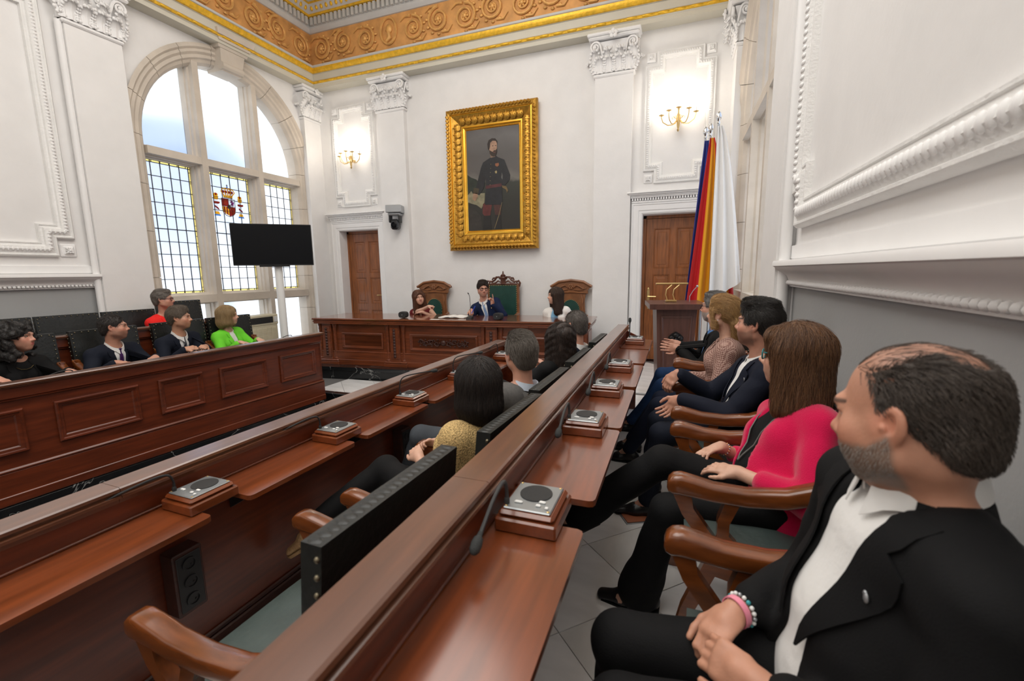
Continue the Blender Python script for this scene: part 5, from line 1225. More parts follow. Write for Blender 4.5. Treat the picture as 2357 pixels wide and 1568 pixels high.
def nets(ps, h, disp=None, lo=None, hi=None):
    pos = [q for q in ps if q.op > 0]; B = 4
    if lo is None: lo = np.min([q.ctr-q.R for q in pos], axis=0)-3*h
    if hi is None: hi = np.max([q.ctr+q.R for q in pos], axis=0)+3*h
    nb = np.maximum(1, np.ceil((hi-lo)/(B*h)).astype(int)); n = nb*B
    I = np.stack(np.meshgrid(*[np.arange(x) for x in nb], indexing='ij'), -1).reshape(-1, 3)
    C = (lo+(I+.5)*B*h-h/2).astype(np.float32); dc = sdf(ps, C)
    act = np.abs(dc) < B*h*.9*1.35+.008; Ia = I[act]; Ca = C[act]
    D = np.repeat(np.repeat(np.repeat(dc.reshape(nb), B, 0), B, 1), B, 2).astype(np.float32)
    o = np.stack(np.meshgrid(*[np.arange(B)]*3, indexing='ij'), -1).reshape(-1, 3)
    G = (Ia[:, None, :]*B+o[None]); Pt = (lo+G*h).astype(np.float32)
    d = np.full(Pt.shape[:2], 9., np.float32); br = B*h*.87
    for q in ps:
        m = np.linalg.norm(Ca-q.ctr.astype(np.float32), axis=1) < q.R+br+q.k*1.2+.01
        if not m.any(): continue
        sub = Pt[m].reshape(-1, 3); d[m] = comb(d[m].reshape(-1), q.d(sub), np.float32(q.k), q.op).reshape(-1, B**3)
    if disp is not None: d = d+disp(Pt.reshape(-1, 3)).reshape(d.shape)
    D[G[..., 0], G[..., 1], G[..., 2]] = d
    S = D < 0; S8 = S.view(np.uint8)
    c = sum(S8[i:n[0]-1+i, j:n[1]-1+j, k:n[2]-1+k] for i in (0, 1) for j in (0, 1) for k in (0, 1))
    cell = np.argwhere((c > 0) & (c < 8))
    if not len(cell): return np.zeros((0, 3)), np.zeros((0, 4), int)
    vid = np.full(n-1, -1, np.int32); vid[cell[:, 0], cell[:, 1], cell[:, 2]] = np.arange(len(cell))
    co = [(i, j, k) for i in (0, 1) for j in (0, 1) for k in (0, 1)]
    val = {q: D[cell[:, 0]+q[0], cell[:, 1]+q[1], cell[:, 2]+q[2]] for q in co}
    acc = np.zeros((len(cell), 3), np.float32); cnt = np.zeros(len(cell), np.float32)
    for a in co:
        for ax in range(3):
            if a[ax]: continue
            b = list(a); b[ax] = 1; b = tuple(b); va, vb = val[a], val[b]; m = (va < 0) != (vb < 0)
            t = np.where(m, va/np.where(m, va-vb, 1), 0)
            pt = np.tile(np.array(a, np.float32), (len(cell), 1)); pt[:, ax] = t
            acc[m] += pt[m]; cnt[m] += 1
    Vt = lo+(cell+acc/cnt[:, None])*h
    F = []
    for ax in range(3):
        sl1 = [slice(None)]*3; sl0 = [slice(None)]*3; sl1[ax] = slice(1, None); sl0[ax] = slice(None, -1)
        e = np.argwhere(S[tuple(sl0)] != S[tuple(sl1)]); b, g = (ax+1) % 3, (ax+2) % 3
        e = e[(e[:, b] > 0) & (e[:, g] > 0) & (e[:, b] < n[b]-1) & (e[:, g] < n[g]-1)]
        if not len(e): continue
        def at(db, dg): q = e.copy(); q[:, b] += db; q[:, g] += dg; return vid[q[:, 0], q[:, 1], q[:, 2]]
        f = np.stack([at(-1, -1), at(0, -1), at(0, 0), at(-1, 0)], 1); ins = S[e[:, 0], e[:, 1], e[:, 2]]
        f[~ins] = f[~ins][:, ::-1]; F.append(f)
    F = np.concatenate(F); F = F[(F >= 0).all(1)]
    return Vt, F
def np_mesh(name, V, F, mats, parent, col=None, mi=None):
    me = bpy.data.meshes.new(name); n, m = len(V), len(F)
    me.vertices.add(n); me.vertices.foreach_set('co', np.ascontiguousarray(V, np.float32).ravel())
    me.loops.add(m*4); me.loops.foreach_set('vertex_index', np.ascontiguousarray(F, np.int32).ravel())
    me.polygons.add(m); me.polygons.foreach_set('loop_start', np.arange(0, m*4, 4, dtype=np.int32))
    for x in (mats if isinstance(mats, (list, tuple)) else [mats]): me.materials.append(x)
    if mi is not None: me.polygons.foreach_set('material_index', np.asarray(mi, np.int32))
    me.update(calc_edges=True); me.shade_smooth()
    if col is not None:
        a = me.color_attributes.new('col', 'FLOAT_COLOR', 'POINT'); c = np.ones((n, 4), np.float32); c[:, :3] = col; a.data.foreach_set('color', c.ravel())
    o = bpy.data.objects.new(name, me); link(o, parent); return o
def join(parts):
    V, F, o = [], [], 0
    for v, f in parts: V.append(v); F.append(f+o); o += len(v)
    return np.concatenate(V), np.concatenate(F)
def frame(az, pitch=0., roll=0.):
    f = V3(math.cos(az)*math.cos(pitch), math.sin(az)*math.cos(pitch), math.sin(pitch)); r = V3(math.sin(az), -math.cos(az), 0); u = np.cross(r, f)
    c, s = math.cos(roll), math.sin(roll); r, u = r*c+u*s, u*c-r*s
    return np.stack([r, f, u], 1)
# ---------------------------------------------------------------- heads (local: x right, y forward, z up; eyes at z=0, crown .115, chin -.115)
def head_prims(h):
    w = h.get('w', 1.); j = h.get('jaw', 1.); L = []
    e = lambda c, r, k=.02, op=1: L.append(('e', c, r, k, op)); c_ = lambda a, b, ra, rb=None, k=.02, op=1: L.append(('c', a, b, ra, rb, k, op))
    e((0, -.016, .030), (.0765*w, .097, .085)); e((0, .028, -.030), (.064*w, .065, .079), .03)
    for s in (-1, 1):
        c_((s*.052*w*j, .000, -.058), (s*.016, .062, -.098), .021, .017, .03)
        c_((s*.058*w, .004, -.02), (s*.054*w*j, .002, -.062), .022, .02, .03)
        e((s*.041*w, .058, -.026), (.028, .025, .026), .025); e((s*.034*w*j, .042, -.056), (.027, .036, .036), .03)
    e((0, .072, -.099), (.021, .015, .017), .02); c_((0, .03, -.098), (0, -.005, -.085), .03, .036, .03)
    c_((-.034, .083, .021), (.034, .083, .021), .010, None, .022); c_((-.02, .088, .019), (.02, .088, .019), .009, None, .015)
    for s in (-1, 1): e((s*.031, .097, .000), (.019, .017, .013), .016, -1)
    nl = h.get('nose', 1.)
    c_((0, .086, .014), (0, .106*1+.006*(nl-1), -.028), .0085, .0115, .014); e((0, .110+.008*(nl-1), -.031), (.0125, .012, .0105), .010)
    for s in (-1, 1): e((s*.0135, .099, -.036), (.0085, .011, .008), .008); e((s*.007, .108, -.042), (.0035, .006, .004), .004, -1)
    e((0, .079, -.062), (.030, .018, .024), .025)
    for s in (-1, 1): c_((s*.004, .0975, -.0575), (s*.020, .0895, -.0605), .0050, .003, .006)
    c_((-.016, .0905, -.0695), (.016, .0905, -.0695), .0052, None, .007); c_((-.010, .0945, -.0695), (.010, .0945, -.0695), .0052, None, .006)
    c_((-.024, .0895, -.0635), (.024, .0895, -.0635), .0016, None, .003, -1); c_((-.012, .1000, -.0635), (.012, .1000, -.0635), .0018, None, .003, -1)
    for s in (-1, 1):
        e((s*.031, .0785, .0095), (.0165, .010, .0052), .006); e((s*.031, .0775, -.0082), (.0155, .009, .0045), .006)
        if not h.get('noears'):
            L.append(('r', (s*(.0765*w+.003), -.012, -.006), (.0085, .020, .032), s, .005, 1)); L.append(('r', (s*(.0765*w+.012), -.008, -.002), (.0085, .0115, .0195), s, .0025, -1))
            e((s*(.0765*w+.001), -.002, -.033), (.006, .009, .010), .008); e((s*(.0765*w+.006), .001, -.010), (.004, .005, .006), .005)
    return L
def place(L, c, Fm, s):
    out = []
    for q in L:
        if q[0] == 'e': out.append(E(c+Fm@(np.array(q[1])*s), [r*s for r in q[2]], Fm, q[3]*s, q[4]))
        elif q[0] == 'r':
            a = .30*q[3]; b = .22
            R = np.array([[math.cos(a), -math.sin(a), 0], [math.sin(a), math.cos(a), 0], [0, 0, 1]])@np.array([[1, 0, 0], [0, math.cos(b), -math.sin(b)], [0, math.sin(b), math.cos(b)]])
            out.append(E(c+Fm@(np.array(q[1])*s), [r*s for r in q[2]], Fm@R, q[4]*s, q[5]))
        elif q[0] == 'c': out.append(P(c+Fm@(np.array(q[1])*s), c+Fm@(np.array(q[2])*s), q[3]*s, None if q[4] is None else q[4]*s, None, q[5]*s, q[6]))
        elif q[0] == 'f': out.append(P(c+Fm@(np.array(q[1])*s), c+Fm@(np.array(q[2])*s), tuple(r*s for r in q[3]), tuple(r*s for r in q[4]), Fm[:, 0], q[5]*s, q[6]))
    return out
def hair_prims(st):
    L = []
    e = lambda c, r, k=.02, op=1: L.append(('e', c, r, k, op)); c_ = lambda a, b, ra, rb=None, k=.02, op=1: L.append(('c', a, b, ra, rb, k, op)); f_ = lambda a, b, ra, rb, k=.02, op=1: L.append(('f', a, b, ra, rb, k, op))
    def H(t, up=0): e((0, -.016, .030+up), (.0765+t, .097+t, .085+t))
    if st in ('short', 'quiff', 'balding', 'crop', 'side'):
        t = {'short': .010, 'quiff': .011, 'balding': .004, 'crop': .006, 'side': .012}[st]
        H(t); e((0, -.075, -.035), (.062, .030, .05), .03)
        if st == 'quiff': e((0, .045, .105), (.055, .05, .028), .03); e((0, -.01, .115), (.06, .08, .022), .03)
        if st == 'side': e((.012, .045, .090), (.052, .034, .026), .03); e((0, 0, .108), (.062, .07, .022), .03)
        if st == 'short': e((0, .01, .105), (.058, .08, .022), .03)
        e((0, .122, -.040), (.118, .084, .120), .008, -1)
        if st == 'balding': e((.0, .035, .134), (.084, .115, .074), .012, -1); e((0, .130, .04), (.10, .088, .10), .012, -1); e((.080, .085, .03), (.052, .076, .075), .010, -1); e((-.080, .085, .03), (.052, .076, .075), .010, -1); e((0, -.085, .10), (.035, .03, .03), .02, -1)
        for s in (-1, 1): e((s*.088, .0, -.030), (.034, .030, .034), .008, -1); e((s*.085, .055, -.05), (.05, .045, .055), .008, -1); e((s*.084, .090, .015), (.045, .046, .058), .010, -1)
        f_((0, -.02, -.13), (0, -.13, -.155), (.12, .06), (.12, .06), .015, -1)
    elif st == 'bob':
        H(.020); f_((0, -.022, .02), (0, -.030, -.085), (.098, .110), (.108, .112), .03)
        f_((0, .125, -.02), (0, .125, -.20), (.062, .078), (.078, .095), .012, -1); e((0, .135, .045), (.07, .06, .05), .02, -1)
        f_((0, 0, -.185), (0, -.01, -.185), (.16, .06), (.16, .06), .03, -1)
    elif st in ('long', 'longcurly', 'straight', 'shoulder'):
        H(.018); z1 = {'long': -.27, 'longcurly': -.24, 'straight': -.21, 'shoulder': -.17}[st]
        f_((0, -.030, .02), (0, -.065, z1), (.094, .100), (.112, .070), .03)
        for s in (-1, 1): f_((s*.070, .004 if st == 'straight' else .018, .02), (s*.086, -.005, z1*.95), (.028, .046), (.036, .046), .03)
        f_((0, .13, .0), (0, .13, z1-.06), (.058, .085), (.064, .10), .012, -1); e((0, .137, .03), (.066, .062, .055), .02, -1)
        if st == 'straight': e((0, .072, .072), (.062, .026, .030), .02); 
    elif st == 'ponytail':
        H(.015); e((0, .03, .10), (.062, .06, .03), .03); e((0, -.085, -.01), (.06, .04, .05), .03)
        f_((0, -.10, -.01), (.0, -.115, -.06), (.035, .030), (.05, .035), .02); f_((0, -.115, -.06), (.015, -.10, -.17), (.055, .04), (.045, .03), .03)
        for s in (-1, 1): f_((s*.075, .03, .03), (s*.078, .02, -.10), (.014, .028), (.016, .022), .02)
        e((0, .122, -.045), (.078, .075, .115), .012, -1)
        for s in (-1, 1): e((s*.090, .0, -.022), (.026, .026, .03), .008, -1)
    elif st == 'curls':
        rnd = random.Random(5); H(.02)
        for i in range(90):
            th = rnd.uniform(-2.7, 2.7)-PI/2; z = rnd.uniform(-.19, .115)
            rr = .088+.035*(1 if z < .04 else max(0, 1-(z-.04)/.09)); x, y = rr*math.cos(th), rr*math.sin(th)-.02
            if y > .05 and z < .045: continue
            if z > .05: x *= .75; y *= .8
            e((x, y, z), (rnd.uniform(.024, .036),)*3, .012)
        e((0, .125, -.05), (.066, .075, .115), .012, -1)
    return L
SKIN = M('skin', (.6, .35, .25), .48, var=.05, vs=30, attr='col', sss=.12, bump=.06, bs=180)
HAIRS = {}
def hair_mat(c1, c2):
    k = ('hair', c1, c2)
    if k in HAIRS: return HAIRS[k]
    m = bpy.data.materials.new('hair_%d' % len(HAIRS)); m.use_nodes = True; nt = m.node_tree; N = nt.nodes; L = nt.links; b = N['Principled BSDF']
    hi = N.new('ShaderNodeHairInfo'); mx = N.new('ShaderNodeMix'); mx.data_type = 'RGBA'; mx.inputs[6].default_value = (*c1, 1); mx.inputs[7].default_value = (*c2, 1)
    L.new(hi.outputs['Random'], mx.inputs[0]); L.new(mx.outputs[2], b.inputs['Base Color']); b.inputs['Roughness'].default_value = .42; b.inputs['Specular IOR Level'].default_value = .45
    HAIRS[k] = m; return m
def strands(name, parent, ps, roots, flow, length, mat, seg=7, lift=.0015, r0=.0006, loose=.25, seed=0, clump=0.):
    rs = np.random.RandomState(seed); p = roots.copy(); n = len(p); step = (length/seg)*(rs.uniform(.65, 1.15, n))[:, None]
    pts = [p.copy()]; jit = rs.normal(0, 1, (n, 3))*.22; eps = .002
    def grad(q):
        return np.stack([sdf(ps, q+e)-sdf(ps, q-e) for e in np.eye(3)*eps], 1)/(2*eps)
    off = rs.uniform(.3, 1., n)*lift
    for i in range(seg):
        d = sdf(ps, p); g = grad(p); g /= np.maximum(np.linalg.norm(g, axis=1, keepdims=True), 1e-6)
        fl = flow(p)+jit; fl = fl-g*np.einsum('ij,ij->i', fl, g)[:, None]; fl /= np.maximum(np.linalg.norm(fl, axis=1, keepdims=True), 1e-6)
        q = p+fl*step; dq = sdf(ps, q); lim = off*(1+i*loose)
        corr = np.clip(dq-lim, -.02, .004); near = np.abs(dq) < .03
        q = q-g*np.where(near, corr, 0)[:, None]; p = q; pts.append(p.copy())
        jit = jit*.85+rs.normal(0, 1, (n, 3))*.08
    A = np.stack(pts, 1).astype(np.float32)
    hc = bpy.data.hair_curves.new(name); hc.add_curves([seg+1]*n); hc.attributes['position'].data.foreach_set('vector', A.ravel())
    ra = hc.attributes.new('radius', 'FLOAT', 'POINT'); ra.data.foreach_set('value', np.tile(np.linspace(r0, r0*.35, seg+1), n).astype(np.float32))
    hc.materials.append(mat); o = bpy.data.objects.new(name, hc); link(o, parent); o['kind'] = 'stuff'; return o
# ---------------------------------------------------------------- hands
def hand(w, f, n, s, side, curl=.35, spread=.06, curls=None, thumb=.5):
    """w wrist, f finger direction, n palm normal; side +1 right hand. Five fingers, unequal and bent"""
    f = nrm(f); n = nrm(np.asarray(n, float)-f*np.dot(n, f)); t = np.cross(n, f)*side                    # t points to the thumb side
    L = [P(w, w+f*.03*s, .024*s, (.024*s), None, .015), P(w+f*.022*s, w+f*.072*s, (.034*s, .0135*s), (.038*s, .0125*s), t, .015), P(w+f*.02*s+t*.02*s, w+f*.055*s+t*.024*s+n*.006*s, .015*s, .012*s, None, .015)]
    cs = curls or (curl, curl*1.08, curl*1.15, curl*1.25)
    for i, (o, ln, r) in enumerate(((.027, .073, .0086), (.009, .081, .0088), (-.009, .075, .0084), (-.026, .060, .0076))):
        b = w+f*.078*s+t*o*s; a = 0; d = f+t*spread*(1.5-i)*.6; d = nrm(d); p = b-f*.012*s; pr = r
        for j, fr in enumerate((.44, .31, .25)):
            a += cs[i]*(.75 if j == 0 else 1.0); dd = d*math.cos(a)+n*math.sin(a); q = p+dd*ln*fr*s+(d*.012*s if j == 0 else 0)
            L.append(P(p, q, pr*s, (pr-.0007)*s, None, .004 if j else .008)); p = q; pr -= .0007
    b = w+f*.022*s+t*.026*s; d1 = nrm(f*.72+t*.62+n*.35*thumb); m = b+d1*.038*s; d2 = nrm(f*.92+t*.18+n*.5*thumb); e = m+d2*.027*s; d3 = nrm(f*.95+n*.5*thumb-t*.05); e2 = e+d3*.022*s
    L += [P(b, m, .0125*s, .0105*s, None, .01), P(m, e, .0100*s, .0092*s, None, .004), P(e, e2, .0092*s, .0076*s, None, .004)]
    return L
def ik(a, c, l1, l2, pole):
    d = c-a; D = np.linalg.norm(d); D2 = min(D, (l1+l2)*.998); u = d/max(D, 1e-6); x = (l1*l1-l2*l2+D2*D2)/(2*D2); y = math.sqrt(max(l1*l1-x*x, 0))
    p = np.asarray(pole, float); p = nrm(p-u*np.dot(p, u)); return a+u*x+p*y, a+u*D2
def wrinkle(seed, amp, f=45.):
    rs = np.random.RandomState(seed); D = rs.normal(0, 1, (4, 3)); D /= np.linalg.norm(D, axis=1, keepdims=True); ph = rs.uniform(0, 6, 4)
    def g(p):
        w = np.sin(p@(D[0]*f*.35).astype(np.float32)+ph[0])*1.5; s = np.sin(p@(D[1]*f).astype(np.float32)+ph[1]+w)+.7*np.sin(p@(D[2]*f*1.7).astype(np.float32)+ph[2]+w*1.3)
        return (s*amp*.6).astype(np.float32)
    return g
def grooves(c, Fm, seed):
    w = wrinkle(seed, .0025, 50)
    def g(p):
        q = (p-c.astype(np.float32))@Fm.astype(np.float32); a = np.arctan2(q[:, 0], q[:, 1]+.02); fade = np.clip((.10-q[:, 2])/.06, 0, 1)
        return (fade*(.0026*np.sin(a*23+q[:, 2]*14+seed)+.0018*np.sin(a*41-q[:, 2]*22))+w(p)).astype(np.float32)
    return g
def cloth(name, col, rough=.8, **k):
    k.setdefault('bump', .12); k.setdefault('bs', 260); k.setdefault('sheen', .0); k.setdefault('var', .06); k.setdefault('spec', .2)
    return M(name, col, rough, **k)
# ---------------------------------------------------------------- a seated person
def person(label, pel, head, baz, haz, o):
    """pel, head: world centres; baz/haz: azimuths the chest and the face point to"""
    pel = np.array(pel, float); head = np.array(head, float); s = o.get('s', 1.); fem = o.get('fem', False); res = o.get('res', 1.)
    fl = o['floor']; root = thing('person', label, 'person', (pel[0], pel[1], fl)); org = V3(pel[0], pel[1], fl)
    Fh = frame(haz, o.get('hp', 0), o.get('hr', 0)); hs = s*o.get('hs', 1.)
    fb = V3(math.cos(baz), math.sin(baz), 0); nb = head-Fh[:, 2]*.105*hs-V3(0, 0, .095*s)-fb*.035*s+Fh[:, 1]*0
    if 'nb' in o: nb = np.array(o['nb'], float)
    t = nb-pel; tl = np.linalg.norm(t); t /= tl; u = nrm(np.cross(fb, t)); v = np.cross(t, u); FT = np.stack([u, v, t], 1)
    T = lambda x, y, z: pel+u*x*s+v*y*s+t*z*tl
    gi = o.get('girth', 1.)*(.9 if fem else 1.); sw = o.get('sw', .155 if fem else .182)
    sh = {1: T(sw, .0, .835), -1: T(-sw, .0, .835)}
    if 'shr' in o: sh[1] = sh[1]+np.array(o['shr'])
    if 'shl' in o: sh[-1] = sh[-1]+np.array(o['shl'])
    def torso(g, low=True, trap=True, armh=True):
        L = [P(T(0, 0, -.06), T(0, 0, .08), (.170*gi*s+g, .125*gi*s+g), (.162*gi*s+g, .122*gi*s+g), u, .04)] if low else []
        L += [P(T(0, .005, .10), T(0, .008, .38), (.158*gi*s+g, .118*gi*s+g), (.152*gi*s+g, .112*gi*s+g), u, .05), P(T(0, .0, .42), T(0, -.005, .72), (.158*gi*s+g, .112*gi*s+g), (.160*s*(gi*.5+.5)+g, .102*s+g), u, .05),
              P(T(-.085, -.008, .815), T(.085, -.008, .815), .064*s+g, None, None, .05)]
        for q in (-1, 1):
            if armh: L.append(P(T(q*.09, -.005, .83), sh[q], .056*s+g, .054*s+g, None, .04))
            if trap: L.append(P(T(q*.042, -.020, .94), (sh[q]+T(q*.09, 0, .85))/2, .027*s+g*.8, .038*s+g*.9, None, .05))
        if o.get('belly'): L.append(E(T(0, .055, .22), (.125*s+g, (.085+o['belly'])*s+g, .13*s+g), FT, .06))
        if fem:
            for q in (-1, 1): L.append(E(T(q*.072, .085, .62), (.062*s+g, .052*s+g, .065*s+g), FT, .04))
        return L
    # arms
    H = {}; l1, l2 = .288*s, .258*s
    for q, key in ((1, 'R'), (-1, 'L')):
        a = o.get(key) or dict(w=T(q*.14, .30, .12), f=v, n=-t)
        w = np.array(a['w'], float); el, w = ik(sh[q], w, l1, l2, a.get('pole', -v*.4-t+u*q*.6)); H[q] = (el, w, a)
    hsz = s*(.93 if fem else 1.03)*o.get('hand', 1.)
    # legs
    LG = {}
    for q, key in ((1, 'kr'), (-1, 'kl')):
        hip = T(q*.09, .02, -.02); ft = np.array(o['feet'][0 if q > 0 else 1], float); an = ft+V3(0, 0, .085); kn, an = ik(hip, an, .44*s, .43*s, o.get('kpole', fb*1.0+V3(0, 0, 1.1))) if key not in o else (np.array(o[key], float), an)
        LG[q] = (hip, kn, an, ft)
    rel = lambda V: V-org
    # --- body: head and neck fine, hands fine, the rest under the clothes coarser: one mesh
    hp = head_prims(o.get('face', {})); HP = place(hp, head, Fh, hs)
    nk = [P(head+Fh@(V3(0, -.022, -.065)*hs), nb-t*.03, .050*s*(.88 if fem else 1.08)*o.get('neck', 1.), .056*s*(.88 if fem else 1.08), None, .03), P(T(-.07, -.01, .93), T(.07, -.01, .93), .045*s, None, None, .04)]
    hl = .0035*res
    parts = [nets(HP+nk, hl, lo=np.minimum(head-.19*hs, nb-V3(.12, .12, .06)), hi=np.maximum(head+.19*hs, nb+V3(.12, .12, .06)))]
    nh = len(parts[0][0]); hv = []
    for q in (1, -1):
        el, w, a = H[q]; sl = [P(sh[q], el, .046*s, .037*s, None, .02), P(el, w, .038*s*(.9 if fem else 1), .0245*s, None, .02)]
        hd = hand(w, a.get('f', w-el), a.get('n', -t), hsz, q, a.get('curl', .35), a.get('spread', .06), a.get('curls'), a.get('thumb', .5))
        parts.append(nets([sl[1]]+hd+([sl[0]] if o.get('bare') else []), min(.0045*res, .007) if a.get('fine', True) else .008)); hv.append(len(parts[-1][0]))
    parts.append(nets(torso(-.004)+[P(sh[q], H[q][0], .044*s, .036*s, None, .02) for q in (1, -1)]+[P(LG[q][0], LG[q][1], .075*s, .052*s, None, .03) for q in (1, -1)]+[P(LG[q][1], LG[q][2], .048*s, .034*s, None, .03) for q in (1, -1)]+[P(LG[q][2], LG[q][3]+fb*.08+V3(0, 0, .03), .034*s, .026*s, None, .02) for q in (1, -1)], .018 if not o.get('bare') else .010))
    Vb, Fb = join(parts)
    sk = np.array(o.get('skin', (.56, .30, .20))); col = np.tile(sk, (len(Vb), 1)); lp = ((Vb[:nh]-head)@Fh)/hs; c = col[:nh]
    def mixc(m, tgt, k=1.): m = (np.clip(m, 0, 1)*k)[:, None]; c[:] = c*(1-m)+np.array(tgt)*m
    g = lambda x, y, z, rx, ry, rz: np.clip(1.6-np.sqrt(((np.abs(lp[:, 0])-x)/rx)**2+((lp[:, 1]-y)/ry)**2+((lp[:, 2]-z)/rz)**2)*1.1, 0, 1)
    mixc(g(.044, .065, -.03, .028, .04, .024), sk*np.array((1.12, .80, .78)), .5); mixc(g(0, .11, -.033, .016, .02, .015), sk*np.array((1.1, .8, .78)), .45)
    mixc(g(.08, -.01, 0, .012, .03, .035), sk*np.array((1.1, .78, .74)), .5)
    lip = o.get('lip', sk*np.array((.92, .62, .60))); mixc(g(0, .096, -.0575, .021, .02, .0055), lip); mixc(g(0, .096, -.069, .019, .02, .006), lip)
    br = np.array(o.get('brow', o.get('hc', (.03, .02, .015)))); mixc(np.where((np.abs(lp[:, 0]) > .014) & (np.abs(lp[:, 0]) < .050) & (lp[:, 1] > .05), np.clip(1.5-np.abs(lp[:, 2]-(.022+.004*np.sin((np.abs(lp[:, 0])-.014)*75)))/.0035, 0, 1), 0), br, .85)
    bm = None
    if o.get('beard') is not None or o.get('stubble') is not None:
        bc = np.array(o.get('beard', o.get('stubble'))); yy, zz, ax = lp[:, 1], lp[:, 2], np.abs(lp[:, 0])
        line = np.where(yy > .05, -.040-.02*np.clip((.05-ax)/.05, 0, 1)*0, -.030); m = np.clip((-.038+(.03-yy).clip(0, .05)*.7-zz)/.012, 0, 1)*np.clip((yy+.012)/.01, 0, 1)*np.clip((zz+.125)/.015, 0, 1)
        m *= 1-g(0, .1, -.063, .024, .03, .011); m = np.maximum(m, np.clip(1.3-np.abs(zz+.047)/.006, 0, 1)*(ax < .03)*(yy > .08)); bm = m; mixc(m, bc, .8 if o.get('beard') is not None else .5)
    if o.get('scalp') is not None: mixc(np.clip((lp[:, 2]-.03)/.05, 0, 1)*np.clip((.06-lp[:, 1])/.05, 0, 1), o['scalp'], .5)
    if o.get('nail') is not None:
        pass
    body = np_mesh('body', rel(Vb), Fb, SKIN, root, col)
    # --- eyes
    for q in (-1, 1):
        ec = head+Fh@(V3(q*.031, .0735, .0008)*hs); mb = MB(); mb.ell((0, 0, 0), .0122*hs, 16, 12); Ve = np.array(mb.v)
        gz = nrm(Fh@V3(o.get('gaze', 0), 1, o.get('gz', 0))); dd = (Ve/np.linalg.norm(Ve, axis=1, keepdims=True))@gz
        ce = np.where(dd[:, None] > .93, np.array((.008, .006, .005)), np.where(dd[:, None] > .84, np.array(o.get('iris', (.06, .03, .015))), np.array((.72, .68, .65))))
        me = mb.mesh('eye', M('eye', (.7, .7, .7), .12, attr='col'), 80); at = me.color_attributes.new('col', 'FLOAT_COLOR', 'POINT'); c4 = np.ones((len(Ve), 4), np.float32); c4[:, :3] = ce; at.data.foreach_set('color', c4.ravel())
        eo = bpy.data.objects.new('eye', me); link(eo, root); eo.location = tuple(rel(ec))
    # --- hair
    if o.get('hair'):
        st = o['hair']; hc1 = o.get('hc', (.03, .02, .015)); hc2 = o.get('hc2', hc1); hm = hair_mat(tuple(hc1), tuple(hc2)); sd = hash(label) % 1000 if False else len(label)*7
        HQ = place(hair_prims(st), head, Fh, hs)
        if o.get('hlean') is not None: pass
        Vh, Fq = nets(HQ, .0045*max(res, .9), disp=grooves(head, Fh, sd) if st in ('bob', 'long', 'straight', 'shoulder', 'ponytail') else wrinkle(sd, .0022 if st not in ('curls', 'longcurly') else .006, 90 if st != 'longcurly' else 60))
        capm = M('hair_cap_%d' % len(MATS), tuple((np.array(hc1)+np.array(hc2))/2), .5, var=.25, vs=60, stretch=(1, 1, .15), bump=.5, bs=140, bstretch=(1, 1, .12))
        ho = np_mesh('hair', rel(Vh), Fq, capm, root)
        nst = int(o.get('nst', 1500)); rs = np.random.RandomState(sd); keep = Vh
        okr = Vh[np.abs(sdf([q for q in HQ if q.op > 0], Vh)) < .0055]; roots = okr[rs.randint(0, len(okr), nst)]
        if st in ('short', 'quiff', 'balding', 'crop', 'side'): ln = {'short': .030, 'quiff': .032, 'balding': .018, 'crop': .012, 'side': .030}[st]
        else: ln = {'bob': .075, 'long': .11, 'longcurly': .08, 'straight': .10, 'shoulder': .09, 'ponytail': .07, 'curls': .05}[st]
        cm = o.get('comb', 0.)
        def flow(p):
            q = ((p-head)@Fh)/hs; top = np.clip((q[:, 2]-.05)/.05, 0, 1)[:, None]
            if st in ('short', 'quiff', 'balding', 'crop', 'side'): d = (1-top)*np.array((0, -.55, -.85))+top*np.array((cm, -.9 if st != 'side' else .1, -.05))
            elif st == 'ponytail': d = np.stack([-q[:, 0]*4, np.full(len(q), -1.), np.where(q[:, 1] < -.09, -1.6, -.25)], 1)
            else: d = (1-top)*np.array((0, 0, -1.))+top*np.stack([q[:, 0]*14, (q[:, 1]+.02)*6-.2, np.full(len(q), -.2)], 1)
            if st in ('curls', 'longcurly'): d = d+1.1*np.stack([np.sin(q[:, 2]*130+q[:, 0]*60), np.cos(q[:, 2]*120+q[:, 1]*70), 0*q[:, 0]], 1)*(.5 if st == 'longcurly' else 1)
            return d@Fh.T
        so = strands('hair_strands', ho, HQ, roots, flow, ln*hs, hm, 7, .004 if st != 'balding' else .003, .0007 if res < 1.5 else .0011, .35, sd)
        so.location = tuple(-org)
        if st == 'balding':
            top = Vb[:nh][(lp[:, 2] > .075) & (lp[:, 1] < .055)]; rt = top[rs.randint(0, len(top), 170)]
            so = strands('hair_strands', ho, HP, rt, flow, .035*hs, hm, 6, .002, .0006, .2, sd+1); so.location = tuple(-org)
        if st == 'ponytail':
            mb = MB(); cc = head+Fh@(V3(0, -.112, -.055)*hs); mb.tube([cc+Fh@V3(.045*math.cos(a), .034*math.sin(a), .01*math.sin(2*a))*hs for a in np.linspace(0, 2*PI, 15)[:-1]], .007, 6, closed=True); mb.v = [tuple(np.array(p)-org) for p in mb.v]; mb.build('hair_tie', M('hair_tie', (.25, .13, .07), .6), root)
    if bm is not None and o.get('beard') is not None and o.get('nbeard'):
        idx = np.where(bm > .6)[0]; rs = np.random.RandomState(3); rt = Vb[:nh][idx[rs.randint(0, len(idx), o['nbeard'])]]
        so = strands('beard', body, HP, rt, lambda p: np.tile(Fh@V3(0, .25, -1), (len(p), 1)), .0045*hs, hair_mat(tuple(o['beard']), tuple(o.get('beard2', o['beard']))), 4, .0016, .00032, .3, 5); so.location = tuple(-org)
    if bm is not None and o.get('beard') is not None and False: pass
